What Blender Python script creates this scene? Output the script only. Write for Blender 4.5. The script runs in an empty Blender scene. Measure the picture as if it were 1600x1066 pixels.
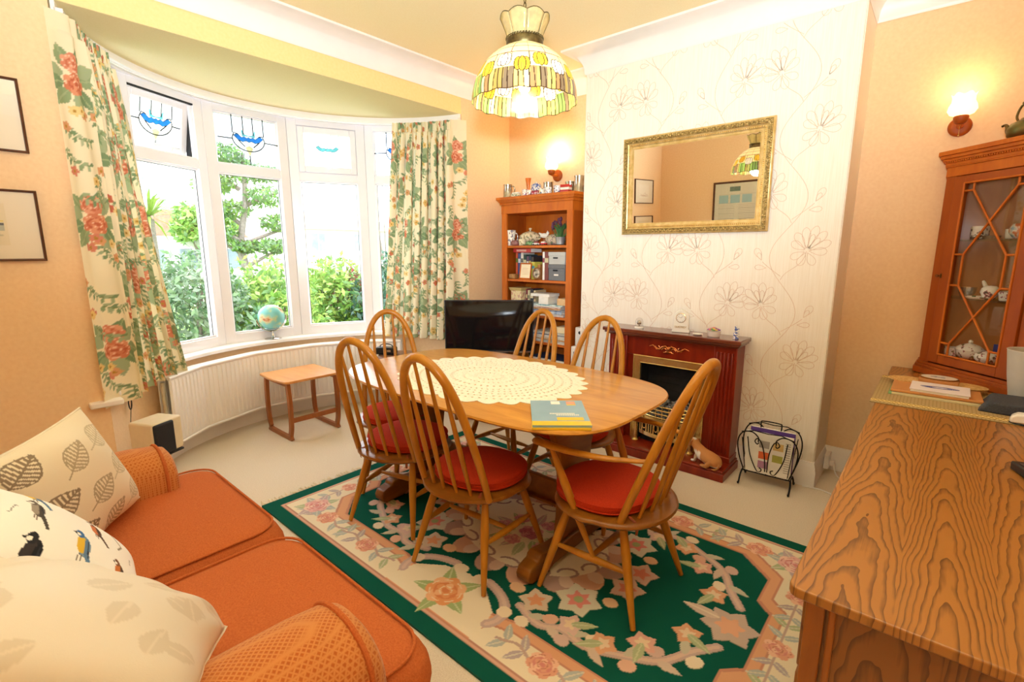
import bpy, math, random
import numpy as np
from mathutils import Vector, Matrix

S = bpy.context.scene
COL = S.collection
R = math.radians
PI = math.pi
random.seed(7)
RNG = np.random.default_rng(7)


def lin(h):
    """'#rrggbb' -> linear rgb"""
    h = h.lstrip('#')
    o = []
    for i in (0, 2, 4):
        c = int(h[i:i + 2], 16) / 255
        o.append(c / 12.92 if c <= .04045 else ((c + .055) / 1.055) ** 2.4)
    return tuple(o)


SKY_STRENGTH = 4.2      # overcast daylight through the bay
EXPOSURE = 0.55
FLASH_W = 285
LAMP_SHADE = 1.6          # glow of the opal glass shades
LAMP_W = 3
PENDANT_W = 4.5

# ------------------------------------------------------------------ camera
cam_d = bpy.data.cameras.new('camera')
cam = bpy.data.objects.new('camera', cam_d)
COL.objects.link(cam)
cam_d.sensor_width = 36.0
cam_d.lens = 36.0 * 766.3 / 1600
cam_d.clip_start = .02
cam_d.clip_end = 200
cam.location = (0, 0, 1.32)
cam.rotation_euler = (R(90 - 10.39), 0, R(41.047))
S.camera = cam

# ------------------------------------------------------------------ sky and exposure
W = bpy.data.worlds.new('overcast_sky')
S.world = W
W.use_nodes = True
wn = W.node_tree
wn.nodes.clear()
wo = wn.nodes.new('ShaderNodeOutputWorld')
wb = wn.nodes.new('ShaderNodeBackground')
wr = wn.nodes.new('ShaderNodeValToRGB')
ws = wn.nodes.new('ShaderNodeSeparateXYZ')
wt = wn.nodes.new('ShaderNodeTexCoord')
wn.links.new(wt.outputs['Generated'], ws.inputs[0])
wn.links.new(ws.outputs['Z'], wr.inputs[0])
wr.color_ramp.elements[0].position = 0.0
wr.color_ramp.elements[0].color = (.86, .93, 1, 1)
wr.color_ramp.elements[1].position = .5
wr.color_ramp.elements[1].color = (.98, .99, 1, 1)
wn.links.new(wr.outputs[0], wb.inputs['Color'])
wb.inputs['Strength'].default_value = SKY_STRENGTH
wn.links.new(wb.outputs[0], wo.inputs[0])

vs = S.view_settings
S.display_settings.display_device = 'sRGB'
vs.view_transform = 'Standard'
vs.look = 'None'
vs.exposure = EXPOSURE
vs.gamma = 1
vs.use_curve_mapping = False
S.cycles.max_bounces = 10
S.cycles.diffuse_bounces = 7
S.cycles.glossy_bounces = 4
S.cycles.transmission_bounces = 8
S.cycles.transparent_max_bounces = 16
S.cycles.sample_clamp_indirect = 6
S.cycles.caustics_reflective = False
S.cycles.caustics_refractive = False
S.cycles.use_denoising = True


# the photographer's flash, tipped up so that it bounces off the ceiling
fl_d = bpy.data.lights.new('bounce_flash', 'SPOT')
fl_d.energy = FLASH_W
fl_d.color = (.79, .91, 1)
fl_d.spot_size = R(120)
fl_d.spot_blend = .8
fl_d.shadow_soft_size = .06
fl_o = bpy.data.objects.new('bounce_flash', fl_d)
COL.objects.link(fl_o)
fl_o.location = (.02, -.03, 1.50)
fl_o.rotation_euler = (R(126), 0, R(44))


# ------------------------------------------------------------------ materials
def new_mat(name):
    m = bpy.data.materials.new(name)
    m.use_nodes = True
    nt = m.node_tree
    b = nt.nodes['Principled BSDF']
    return m, nt, b


def setc(sock, c):
    sock.default_value = (c[0], c[1], c[2], 1)


def coords(nt, scale=(1, 1, 1), rot=(0, 0, 0), kind='Object'):
    tc = nt.nodes.new('ShaderNodeTexCoord')
    mp = nt.nodes.new('ShaderNodeMapping')
    mp.inputs['Scale'].default_value = scale
    mp.inputs['Rotation'].default_value = rot
    nt.links.new(tc.outputs[kind], mp.inputs[0])
    return mp.outputs[0]


def bump(nt, b, height, strength=.3, dist=.002):
    bp = nt.nodes.new('ShaderNodeBump')
    bp.inputs['Strength'].default_value = strength
    bp.inputs['Distance'].default_value = dist
    nt.links.new(height, bp.inputs['Height'])
    nt.links.new(bp.outputs[0], b.inputs['Normal'])


def ramp(nt, fac, stops):
    r = nt.nodes.new('ShaderNodeValToRGB')
    e = r.color_ramp.elements
    while len(e) < len(stops):
        e.new(.5)
    for i, (p, c) in enumerate(stops):
        e[i].position = p
        e[i].color = (c[0], c[1], c[2], 1)
    nt.links.new(fac, r.inputs[0])
    return r.outputs[0]


def plain(name, c, rough=.5, metal=0.0, noise=0.0, nscale=30, bmp=0.0, spec=.5, coat=0, sheen=0):
    m, nt, b = new_mat(name)
    c = lin(c)
    setc(b.inputs['Base Color'], c)
    b.inputs['Roughness'].default_value = rough
    b.inputs['Metallic'].default_value = metal
    b.inputs['Specular IOR Level'].default_value = spec
    b.inputs['Coat Weight'].default_value = coat
    b.inputs['Sheen Weight'].default_value = sheen
    if noise or bmp:
        n = nt.nodes.new('ShaderNodeTexNoise')
        n.inputs['Scale'].default_value = nscale
        n.inputs['Detail'].default_value = 4
        nt.links.new(coords(nt), n.inputs['Vector'])
        if noise:
            o = ramp(nt, n.outputs['Fac'], [(.3, tuple(x * (1 - noise) for x in c)), (.7, tuple(min(1, x * (1 + noise)) for x in c))])
            nt.links.new(o, b.inputs['Base Color'])
        if bmp:
            bump(nt, b, n.outputs['Fac'], bmp)
    return m


def wood(name, c1, c2, grain=(2, 30, 30), rough=.35, rings=0.0, dist=6, coat=.15, contrast=(.3, .75)):
    """grain = texture scale per axis: small along the board, big across it"""
    m, nt, b = new_mat(name)
    v = coords(nt, grain)
    n = nt.nodes.new('ShaderNodeTexNoise')
    n.inputs['Scale'].default_value = 1
    n.inputs['Detail'].default_value = 6
    n.inputs['Roughness'].default_value = .6
    n.inputs['Distortion'].default_value = .6
    nt.links.new(v, n.inputs['Vector'])
    fac = n.outputs['Fac']
    if rings:
        w = nt.nodes.new('ShaderNodeTexWave')
        w.wave_type = 'RINGS'
        w.rings_direction = 'X'
        w.inputs['Scale'].default_value = rings
        w.inputs['Distortion'].default_value = dist
        w.inputs['Detail'].default_value = 2
        w.inputs['Detail Scale'].default_value = .7
        nt.links.new(v, w.inputs['Vector'])
        mx = nt.nodes.new('ShaderNodeMix')
        mx.inputs[0].default_value = .6
        nt.links.new(n.outputs['Fac'], mx.inputs[2])
        nt.links.new(w.outputs['Fac'], mx.inputs[3])
        fac = mx.outputs[0]
    o = ramp(nt, fac, [(contrast[0], lin(c1)), (contrast[1], lin(c2))])
    nt.links.new(o, b.inputs['Base Color'])
    b.inputs['Roughness'].default_value = rough
    b.inputs['Specular IOR Level'].default_value = .35
    b.inputs['Coat Weight'].default_value = coat
    b.inputs['Coat Roughness'].default_value = .15
    bump(nt, b, n.outputs['Fac'], .08, .001)
    return m


def weave(name, c1, c2, scale=150, rough=.95, strength=.5, rot=(0, 0, PI / 4)):
    """woven cloth: two crossed waves give the lattice"""
    m, nt, b = new_mat(name)
    v = coords(nt, (1, 1, 1), rot)
    outs = []
    for d in 'XYZ':
        w = nt.nodes.new('ShaderNodeTexWave')
        w.bands_direction = d
        w.inputs['Scale'].default_value = scale / 6.28
        nt.links.new(v, w.inputs['Vector'])
        outs.append(w.outputs['Fac'])
    a = nt.nodes.new('ShaderNodeMath'); a.operation = 'MAXIMUM'
    nt.links.new(outs[0], a.inputs[0]); nt.links.new(outs[1], a.inputs[1])
    a2 = nt.nodes.new('ShaderNodeMath'); a2.operation = 'MAXIMUM'
    nt.links.new(a.outputs[0], a2.inputs[0]); nt.links.new(outs[2], a2.inputs[1])
    o = ramp(nt, a2.outputs[0], [(.45, lin(c1)), (1, lin(c2))])
    nt.links.new(o, b.inputs['Base Color'])
    b.inputs['Roughness'].default_value = rough
    b.inputs['Sheen Weight'].default_value = .15
    b.inputs['Specular IOR Level'].default_value = .15
    bump(nt, b, a2.outputs[0], strength, .002)
    return m


def painted(name, rough=.9, nscale=300, bmp=.2, trans=0.0, spec=.2):
    """colour pattern carried by the mesh's own colour attribute"""
    m, nt, b = new_mat(name)
    at = nt.nodes.new('ShaderNodeAttribute')
    at.attribute_name = 'pattern'
    n = nt.nodes.new('ShaderNodeTexNoise')
    n.inputs['Scale'].default_value = nscale
    nt.links.new(coords(nt), n.inputs['Vector'])
    nt.links.new(at.outputs['Color'], b.inputs['Base Color'])
    b.inputs['Roughness'].default_value = rough
    b.inputs['Specular IOR Level'].default_value = spec
    bump(nt, b, n.outputs['Fac'], bmp, .001)
    if trans:
        t = nt.nodes.new('ShaderNodeBsdfTranslucent')
        nt.links.new(at.outputs['Color'], t.inputs['Color'])
        mx = nt.nodes.new('ShaderNodeMixShader')
        mx.inputs[0].default_value = trans
        nt.links.new(b.outputs[0], mx.inputs[1])
        nt.links.new(t.outputs[0], mx.inputs[2])
        nt.links.new(mx.outputs[0], nt.nodes['Material Output'].inputs[0])
    return m


def pane_glass(name, tint=(1, 1, 1), gloss=.06, rough=0.0):
    m = bpy.data.materials.new(name)
    m.use_nodes = True
    nt = m.node_tree
    nt.nodes.clear()
    o = nt.nodes.new('ShaderNodeOutputMaterial')
    t = nt.nodes.new('ShaderNodeBsdfTransparent')
    setc(t.inputs[0], tint)
    g = nt.nodes.new('ShaderNodeBsdfGlossy')
    g.inputs['Roughness'].default_value = rough
    mx = nt.nodes.new('ShaderNodeMixShader')
    mx.inputs[0].default_value = gloss
    nt.links.new(t.outputs[0], mx.inputs[1])
    nt.links.new(g.outputs[0], mx.inputs[2])
    nt.links.new(mx.outputs[0], o.inputs[0])
    return m


def stained(name, c, trans=.55, emit=0):
    """art glass: lets light through as tinted scattered and partly straight light"""
    m = bpy.data.materials.new(name)
    m.use_nodes = True
    nt = m.node_tree
    nt.nodes.clear()
    c = lin(c)
    o = nt.nodes.new('ShaderNodeOutputMaterial')
    a = nt.nodes.new('ShaderNodeBsdfTranslucent')
    setc(a.inputs[0], c)
    d = nt.nodes.new('ShaderNodeBsdfPrincipled')
    n = nt.nodes.new('ShaderNodeTexNoise')
    n.inputs['Scale'].default_value = 40
    nt.links.new(coords(nt), n.inputs['Vector'])
    cc = ramp(nt, n.outputs['Fac'], [(.3, tuple(x * .8 for x in c)), (.7, c)])
    nt.links.new(cc, d.inputs['Base Color'])
    nt.links.new(cc, a.inputs[0])
    d.inputs['Roughness'].default_value = .15
    mx = nt.nodes.new('ShaderNodeMixShader')
    mx.inputs[0].default_value = trans
    nt.links.new(d.outputs[0], mx.inputs[1])
    nt.links.new(a.outputs[0], mx.inputs[2])
    nt.links.new(mx.outputs[0], o.inputs[0])
    return m


def glow(name, c, strength):
    m, nt, b = new_mat(name)
    setc(b.inputs['Base Color'], lin(c))
    setc(b.inputs['Emission Color'], lin(c))
    b.inputs['Emission Strength'].default_value = strength
    n = nt.nodes.new('ShaderNodeTexNoise')
    n.inputs['Scale'].default_value = 20
    nt.links.new(coords(nt), n.inputs['Vector'])
    bump(nt, b, n.outputs['Fac'], .05)
    return m


def varied(name, stops, scale=20, rough=.6, detail=3, bmp=0, metal=0, vec=(1, 1, 1), spec=.4):
    m, nt, b = new_mat(name)
    n = nt.nodes.new('ShaderNodeTexNoise')
    n.inputs['Scale'].default_value = scale
    n.inputs['Detail'].default_value = detail
    nt.links.new(coords(nt, vec), n.inputs['Vector'])
    o = ramp(nt, n.outputs['Fac'], [(p, lin(c)) for p, c in stops])
    nt.links.new(o, b.inputs['Base Color'])
    b.inputs['Roughness'].default_value = rough
    b.inputs['Metallic'].default_value = metal
    b.inputs['Specular IOR Level'].default_value = spec
    if bmp:
        bump(nt, b, n.outputs['Fac'], bmp)
    return m


# ------------------------------------------------------------------ mesh building
def cross_mat(o, z, x=None):
    """frame at o with local z along z"""
    z = Vector(z).normalized()
    x = Vector(x) if x is not None else (Vector((1, 0, 0)) if abs(z.x) < .9 else Vector((0, 1, 0)))
    y = z.cross(x).normalized()
    x = y.cross(z).normalized()
    return Matrix(((x.x, y.x, z.x, o[0]), (x.y, y.y, z.y, o[1]), (x.z, y.z, z.z, o[2]), (0, 0, 0, 1)))


def T(x=0, y=0, z=0, rz=0, rx=0, ry=0):
    return Matrix.Translation((x, y, z)) @ Matrix.Rotation(rz, 4, 'Z') @ Matrix.Rotation(ry, 4, 'Y') @ Matrix.Rotation(rx, 4, 'X')


class MB:
    def __init__(s):
        s.v = []; s.f = []; s.m = []

    def add(s, vs, fs, mat=0, M=None):
        o = len(s.v)
        if M is not None:
            vs = [M @ Vector(p) for p in vs]
        s.v += [tuple(p) for p in vs]
        s.f += [tuple(i + o for i in f) for f in fs]
        s.m += [mat] * len(fs)
        return s

    def box(s, c, d, mat=0, M=None):
        x, y, z = (k / 2 for k in d)
        vs = [(c[0] + a * x, c[1] + b * y, c[2] + e * z) for a in (-1, 1) for b in (-1, 1) for e in (-1, 1)]
        return s.add(vs, [(0, 1, 3, 2), (4, 6, 7, 5), (0, 4, 5, 1), (2, 3, 7, 6), (0, 2, 6, 4), (1, 5, 7, 3)], mat, M)

    def span(s, a, b, mat=0, M=None):
        return s.box([(a[i] + b[i]) / 2 for i in range(3)], [abs(b[i] - a[i]) for i in range(3)], mat, M)

    def prism(s, poly, z0, z1, mat=0, M=None):
        n = len(poly)
        ar = sum(poly[i][0] * poly[(i + 1) % n][1] - poly[(i + 1) % n][0] * poly[i][1] for i in range(n))
        if ar < 0:
            poly = poly[::-1]
        vs = [(p[0], p[1], z0) for p in poly] + [(p[0], p[1], z1) for p in poly]
        fs = [tuple(range(n - 1, -1, -1)), tuple(range(n, 2 * n))] + [(i, (i + 1) % n, n + (i + 1) % n, n + i) for i in range(n)]
        return s.add(vs, fs, mat, M)

    def lathe(s, prof, n=24, mat=0, M=None, closed=False):
        vs = []; fs = []
        for r, z in prof:
            for k in range(n):
                a = 2 * PI * k / n
                vs.append((max(r, 1e-5) * math.cos(a), max(r, 1e-5) * math.sin(a), z))
        m = len(prof)
        for i in range(m - 1 if not closed else m):
            j = (i + 1) % m
            for k in range(n):
                fs.append((i * n + k, i * n + (k + 1) % n, j * n + (k + 1) % n, j * n + k))
        if not closed:
            if prof[0][0] > 1e-4:
                fs.append(tuple(range(n - 1, -1, -1)))
            if prof[-1][0] > 1e-4:
                fs.append(tuple((m - 1) * n + k for k in range(n)))
        return s.add(vs, fs, mat, M)

    def tube(s, pts, rad, n=10, mat=0, M=None, closed=False, flat=1.0):
        pts = [Vector(p) for p in pts]
        if not hasattr(rad, '__len__'):
            rad = [rad] * len(pts)
        N = len(pts)
        vs = []; fs = []
        tang = []
        for i in range(N):
            a = pts[(i - 1) % N] if (closed or i > 0) else pts[i]
            b = pts[(i + 1) % N] if (closed or i < N - 1) else pts[i]
            t = (b - a)
            tang.append(t.normalized() if t.length > 1e-9 else Vector((0, 0, 1)))
        t0 = tang[0]
        up = Vector((0, 0, 1)) if abs(t0.z) < .9 else Vector((1, 0, 0))
        nx = t0.cross(up).normalized()
        for i in range(N):
            t = tang[i]
            nx = (nx - t * nx.dot(t))
            nx = nx.normalized() if nx.length > 1e-6 else t.orthogonal().normalized()
            ny = t.cross(nx)
            for k in range(n):
                a = 2 * PI * k / n
                vs.append(pts[i] + nx * (rad[i] * math.cos(a)) + ny * (rad[i] * flat * math.sin(a)))
        for i in range(N - 1 if not closed else N):
            j = (i + 1) % N
            for k in range(n):
                fs.append((i * n + k, i * n + (k + 1) % n, j * n + (k + 1) % n, j * n + k))
        if not closed:
            fs.append(tuple(range(n - 1, -1, -1)))
            fs.append(tuple((N - 1) * n + k for k in range(n)))
        return s.add(vs, fs, mat, M)

    def ball(s, c, r, mat=0, M=None, n=16, k=10, fn=None):
        if not hasattr(r, '__len__'):
            r = (r, r, r)
        vs = [(0, 0, -1)]
        for i in range(1, k):
            p = -PI / 2 + PI * i / k
            for j in range(n):
                a = 2 * PI * j / n
                vs.append((math.cos(p) * math.cos(a), math.cos(p) * math.sin(a), math.sin(p)))
        vs.append((0, 0, 1))
        fs = [(0, 1 + (j + 1) % n, 1 + j) for j in range(n)]
        for i in range(k - 2):
            for j in range(n):
                fs.append((1 + i * n + j, 1 + i * n + (j + 1) % n, 1 + (i + 1) * n + (j + 1) % n, 1 + (i + 1) * n + j))
        L = len(vs) - 1
        fs += [(L, 1 + (k - 2) * n + j, 1 + (k - 2) * n + (j + 1) % n) for j in range(n)]
        if fn:
            vs = [fn(*v) for v in vs]
        vs = [(c[0] + v[0] * r[0], c[1] + v[1] * r[1], c[2] + v[2] * r[2]) for v in vs]
        return s.add(vs, fs, mat, M)

    def ribbon(s, pts, w, nrm, mat=0, M=None, h=.0006):
        """thin raised line along pts, lying on the plane with normal nrm"""
        pts = [Vector(p) for p in pts]
        nrm = Vector(nrm)
        vs = []; fs = []
        for i, p in enumerate(pts):
            a = pts[max(i - 1, 0)]; b = pts[min(i + 1, len(pts) - 1)]
            t = (b - a).normalized()
            side = t.cross(nrm) * (w / 2)
            vs += [p - side, p - side * .6 + nrm * h, p + side * .6 + nrm * h, p + side]
        for i in range(len(pts) - 1):
            for k in range(3):
                q = 4 * i + k
                fs.append((q, q + 1, q + 5, q + 4))
        return s.add(vs, fs, mat, M)

    def build(s, name, mats, parent=None, bevel=0, seg=2, smooth=40, sub=0, loc=None, solid=0):
        me = bpy.data.meshes.new(name)
        me.from_pydata(s.v, [], s.f)
        if not isinstance(mats, (list, tuple)):
            mats = [mats]
        for m in mats:
            me.materials.append(m)
        if len(mats) > 1:
            me.polygons.foreach_set('material_index', s.m)
        if smooth:
            me.polygons.foreach_set('use_smooth', [True] * len(me.polygons))
            if smooth < 180:
                me.set_sharp_from_angle(angle=R(smooth))
        me.validate()
        o = bpy.data.objects.new(name, me)
        COL.objects.link(o)
        if parent:
            o.parent = parent
        if loc is not None:
            o.location = loc
        if solid:
            md = o.modifiers.new('thick', 'SOLIDIFY'); md.thickness = solid; md.offset = 0
        if bevel:
            md = o.modifiers.new('bevel', 'BEVEL')
            md.width = bevel; md.segments = seg; md.limit_method = 'ANGLE'; md.angle_limit = R(35)
            md.harden_normals = False
        if sub:
            md = o.modifiers.new('sub', 'SUBSURF'); md.levels = sub; md.render_levels = sub
        return o


def sheet(name, XYZ, colr, mat, parent=None, smooth=True, flip=False, extra=None):
    """grid mesh from (ny,nx,3) positions, with a colour per vertex"""
    ny, nx = XYZ.shape[:2]
    me = bpy.data.meshes.new(name)
    idx = np.arange(nx * ny).reshape(ny, nx)
    q = np.stack([idx[:-1, :-1], idx[:-1, 1:], idx[1:, 1:], idx[1:, :-1]], -1).reshape(-1, 4)
    if flip:
        q = q[:, ::-1]
    vs = XYZ.reshape(-1, 3)
    n0 = len(vs)
    if extra is not None:
        vs = np.concatenate([vs, np.array(extra[0])])
    me.vertices.add(len(vs))
    me.vertices.foreach_set('co', vs.astype(np.float32).ravel())
    fl = q.ravel()
    starts = np.arange(len(q)) * 4
    me.loops.add(len(fl)); me.loops.foreach_set('vertex_index', fl.astype(np.int32))
    me.polygons.add(len(q)); me.polygons.foreach_set('loop_start', starts.astype(np.int32))
    me.polygons.foreach_set('use_smooth', [smooth] * len(q))
    me.update(calc_edges=True)
    if colr is not None:
        a = me.color_attributes.new('pattern', 'FLOAT_COLOR', 'POINT')
        c = np.ones((len(vs), 4), np.float32)
        c[:n0, :3] = colr.reshape(-1, 3)
        a.data.foreach_set('color', c.ravel())
    me.materials.append(mat)
    me.validate()
    o = bpy.data.objects.new(name, me)
    COL.objects.link(o)
    if parent:
        o.parent = parent
    return o


class Ras:
    """small painter in metres; the result becomes a colour attribute"""
    def __init__(s, w, h, res, bg):
        s.w, s.h, s.res = w, h, res
        s.nx = int(round(w / res)) + 1; s.ny = int(round(h / res)) + 1
        s.x = np.linspace(0, w, s.nx); s.y = np.linspace(0, h, s.ny)
        s.a = np.empty((s.ny, s.nx, 3), np.float32)
        s.a[:] = lin(bg)

    def _win(s, x0, x1, y0, y1):
        i0 = max(0, int(x0 / s.res) - 1); i1 = min(s.nx, int(x1 / s.res) + 3)
        j0 = max(0, int(y0 / s.res) - 1); j1 = min(s.ny, int(y1 / s.res) + 3)
        if i0 >= i1 or j0 >= j1:
            return None
        X, Y = np.meshgrid(s.x[i0:i1], s.y[j0:j1])
        return s.a[j0:j1, i0:i1], X, Y

    def ell(s, cx, cy, rx, ry, c, ang=0, al=1.0):
        r = max(rx, ry)
        w = s._win(cx - r, cx + r, cy - r, cy + r)
        if w is None: return
        A, X, Y = w
        ca, sa = math.cos(ang), math.sin(ang)
        u = ((X - cx) * ca + (Y - cy) * sa) / rx; v = (-(X - cx) * sa + (Y - cy) * ca) / ry
        m = u * u + v * v < 1
        A[m] = A[m] * (1 - al) + np.array(lin(c), np.float32) * al

    def leaf(s, x, y, L, wd, ang, c, vein=None, al=1.0):
        """pointed leaf from (x,y) along ang"""
        w = s._win(min(x, x + L * math.cos(ang)) - wd, max(x, x + L * math.cos(ang)) + wd,
                   min(y, y + L * math.sin(ang)) - wd, max(y, y + L * math.sin(ang)) + wd)
        if w is None: return
        A, X, Y = w
        ca, sa = math.cos(ang), math.sin(ang)
        u = ((X - x) * ca + (Y - y) * sa) / L; v = (-(X - x) * sa + (Y - y) * ca)
        prof = wd * .5 * np.sin(PI * np.clip(u, 0, 1) ** .75)
        m = (u > 0) & (u < 1) & (np.abs(v) < prof)
        A[m] = A[m] * (1 - al) + np.array(lin(c), np.float32) * al
        if vein:
            m2 = m & (np.abs(v) < max(s.res * .6, wd * .05))
            A[m2] = lin(vein)

    def poly(s, pts, c, al=1.0):
        p = np.array(pts, float)
        w = s._win(p[:, 0].min(), p[:, 0].max(), p[:, 1].min(), p[:, 1].max())
        if w is None: return
        A, X, Y = w
        m = np.zeros(X.shape, bool)
        n = len(p)
        for i in range(n):
            x0, y0 = p[i]; x1, y1 = p[(i + 1) % n]
            if y0 == y1: continue
            cnd = ((y0 > Y) != (y1 > Y)) & (X < (x1 - x0) * (Y - y0) / (y1 - y0) + x0)
            m ^= cnd
        A[m] = A[m] * (1 - al) + np.array(lin(c), np.float32) * al

    def line(s, pts, wd, c, al=1.0):
        for (x0, y0), (x1, y1) in zip(pts[:-1], pts[1:]):
            w = s._win(min(x0, x1) - wd, max(x0, x1) + wd, min(y0, y1) - wd, max(y0, y1) + wd)
            if w is None: continue
            A, X, Y = w
            dx, dy = x1 - x0, y1 - y0
            L2 = dx * dx + dy * dy + 1e-12
            t = np.clip(((X - x0) * dx + (Y - y0) * dy) / L2, 0, 1)
            m = (X - x0 - t * dx) ** 2 + (Y - y0 - t * dy) ** 2 < (wd / 2) ** 2
            A[m] = A[m] * (1 - al) + np.array(lin(c), np.float32) * al

    def flower(s, cx, cy, r, n, c, c2, ang=0, wd=None):
        for k in range(n):
            s.leaf(cx, cy, r, wd or r * .8, ang + 2 * PI * k / n, c)
        for k in range(n):
            s.leaf(cx, cy, r * .55, (wd or r * .8) * .4, ang + 2 * PI * k / n, c2)
        s.ell(cx, cy, r * .22, r * .22, c2)

    def rose(s, cx, cy, r, cs):
        """cabbage rose: overlapping petals around a heart"""
        for k in range(7):
            a = 2 * PI * k / 7
            s.ell(cx + r * .52 * math.cos(a), cy + r * .45 * math.sin(a), r * .5, r * .42, cs[k % 2], a)
        s.ell(cx, cy, r * .62, r * .52, cs[2])
        for k in range(5):
            a = 2 * PI * k / 5 + .5
            s.ell(cx + r * .28 * math.cos(a), cy + r * .24 * math.sin(a), r * .27, r * .2, cs[k % 2], a)
            s.line([(cx + r * .3 * math.cos(a + d), cy + r * .27 * math.sin(a + d)) for d in (-.4, -.1, .2, .5)], r * .06, cs[3])
        s.ell(cx, cy, r * .2, r * .15, cs[2])
        for k in range(7):
            a = 2 * PI * k / 7 + .3
            s.line([(cx + r * .8 * math.cos(a + d), cy + r * .7 * math.sin(a + d)) for d in (-.25, 0, .25)], r * .05, cs[3])


# ------------------------------------------------------------------ scene objects
def tag(o, label=None, cat=None, group=None, kind=None):
    if label: o['label'] = label
    if cat: o['category'] = cat
    if group: o['group'] = group
    if kind: o['kind'] = kind
    return o


def thing(name, label, cat, loc=(0, 0, 0), rz=0, group=None):
    o = bpy.data.objects.new(name, None)
    COL.objects.link(o)
    o.empty_display_size = .1
    o.location = loc
    o.rotation_euler = (0, 0, rz)
    return tag(o, label, cat, group)


def struct(name, mb, mats, parent=None, **k):
    o = mb.build(name, mats, parent, **k)
    if parent is None:
        o['kind'] = 'structure'
    return o


def dup(o, loc=None, rz=None, label=None, group=None, parent=None):
    c = o.copy()
    COL.objects.link(c)
    if parent is not None:
        c.parent = parent
    for ch in list(o.children):
        dup(ch, parent=c)
    if loc is not None: c.location = loc
    if rz is not None: c.rotation_euler = (0, 0, rz)
    if label: c['label'] = label
    if group: c['group'] = group
    return c


def arc(cx, cy, r, a0, a1, n):
    return [(cx + r * math.cos(a0 + (a1 - a0) * i / n), cy + r * math.sin(a0 + (a1 - a0) * i / n)) for i in range(n + 1)]


def bez(p0, p1, p2, p3, n=12):
    out = []
    for i in range(n + 1):
        t = i / n; u = 1 - t
        out.append(tuple(u ** 3 * a + 3 * u * u * t * b + 3 * u * t * t * c + t ** 3 * d for a, b, c, d in zip(p0, p1, p2, p3)))
    return out


def spline(pts, n=6):
    """Catmull-Rom through pts"""
    P = [Vector(p) for p in pts]
    P = [P[0] * 2 - P[1]] + P + [P[-1] * 2 - P[-2]]
    out = []
    for i in range(1, len(P) - 2):
        for k in range(n):
            t = k / n
            a, b, c, d = P[i - 1], P[i], P[i + 1], P[i + 2]
            out.append(.5 * ((2 * b) + (c - a) * t + (2 * a - 5 * b + 4 * c - d) * t * t + (3 * b - a - 3 * c + d) * t ** 3))
    out.append(P[-2])
    return out

# ================================================================== palette
M_WALL = varied('peach_wall_paint', [(.3, '#efcca0'), (.7, '#f4d4aa')], 60, .85, bmp=.15)
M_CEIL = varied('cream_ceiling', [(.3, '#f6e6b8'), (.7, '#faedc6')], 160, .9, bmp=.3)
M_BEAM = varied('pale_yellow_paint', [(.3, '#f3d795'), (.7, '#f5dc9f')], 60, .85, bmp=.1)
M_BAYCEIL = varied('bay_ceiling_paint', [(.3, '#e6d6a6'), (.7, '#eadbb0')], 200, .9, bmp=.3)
M_WHITE = plain('white_gloss_paint', '#f3efec', .35, noise=.02, nscale=8)
M_UPVC = plain('white_window_plastic', '#f1eef2', .25, noise=.015, nscale=5)
M_GAP = plain('black_seal_and_gap_shade', '#1c1c20', .6, noise=.1)  # gasket rubber, also the painted dark of the open sash gap
M_CARPET = varied('beige_carpet', [(.25, '#cfbfa8'), (.5, '#dfd1bc'), (.75, '#e9ddcb')], 240, 1, detail=5, bmp=.9, spec=.1)
M_PANE = pane_glass('window_glass', (.97, .985, 1), .05)
M_OBSC = pane_glass('obscured_glass', (.80, .84, .90), .06, .1)
M_LEAD = plain('lead_line', '#23252c', .6, noise=.2)
M_BLUEGL = stained('blue_glass', '#5ab4f2', .7)
M_AQUAGL = stained('aqua_glass', '#9fe0e6', .7)
M_CREAMGL = stained('cream_glass', '#f1ecc8', .7)
M_WAXED = wood('golden_elm', '#b87a28', '#dba048', (3, 16, 16), .28, coat=.15)
M_CHAIR = wood('amber_beech', '#a4660f', '#ca8a2c', (14, 14, 3), .32, coat=.1)
M_CHAIRSEAT = wood('brown_elm_seat', '#7a4612', '#9c6420', (4, 16, 16), .3, coat=.15)
M_TRESTLE = wood('brown_elm_trestle', '#74400f', '#98601c', (12, 3, 12), .35, coat=.1)
M_CUSH = varied('red_cushion_cloth', [(.3, '#b5331a'), (.7, '#cf4526')], 400, .95, bmp=.6, spec=.15)
M_SOFA = weave('terracotta_lattice_cloth', '#b2602a', '#ca8448', 220, strength=.35)
M_SOFA2 = varied('terracotta_plain_cloth', [(.3, '#b25c30'), (.7, '#c56e3c')], 260, .95, bmp=.4, spec=.1)
M_MAHOG = wood('red_mahogany', '#74190a', '#973012', (14, 14, 3), .3, coat=.1)
M_YEW = wood('orange_yew', '#b3560e', '#d2751e', (12, 12, 2), .5, coat=0)
M_YEWD = wood('dark_yew', '#94410a', '#b05812', (12, 12, 2), .5, coat=0)
M_TEAK = wood('teak', '#8a4c22', '#a9642f', (12, 12, 3), .4)
M_TEAKTOP = wood('pale_teak_top', '#c98545', '#dea05e', (3, 14, 14), .3, coat=.3)
M_BRASS = varied('polished_brass', [(.3, '#dbb262'), (.7, '#f2d590')], 12, .22, metal=.75)
M_GOLD = varied('antique_gold', [(.3, '#9a7c40'), (.5, '#c9a866'), (.7, '#e6cf98')], 90, .35, metal=.8, bmp=.3)
M_SILVER = varied('worn_pewter', [(.3, '#a9a49a'), (.7, '#dcd7cc')], 25, .2, metal=1)
M_COPPER = varied('copper', [(.3, '#b5683a'), (.7, '#d98a55')], 15, .25, metal=1)
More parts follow.
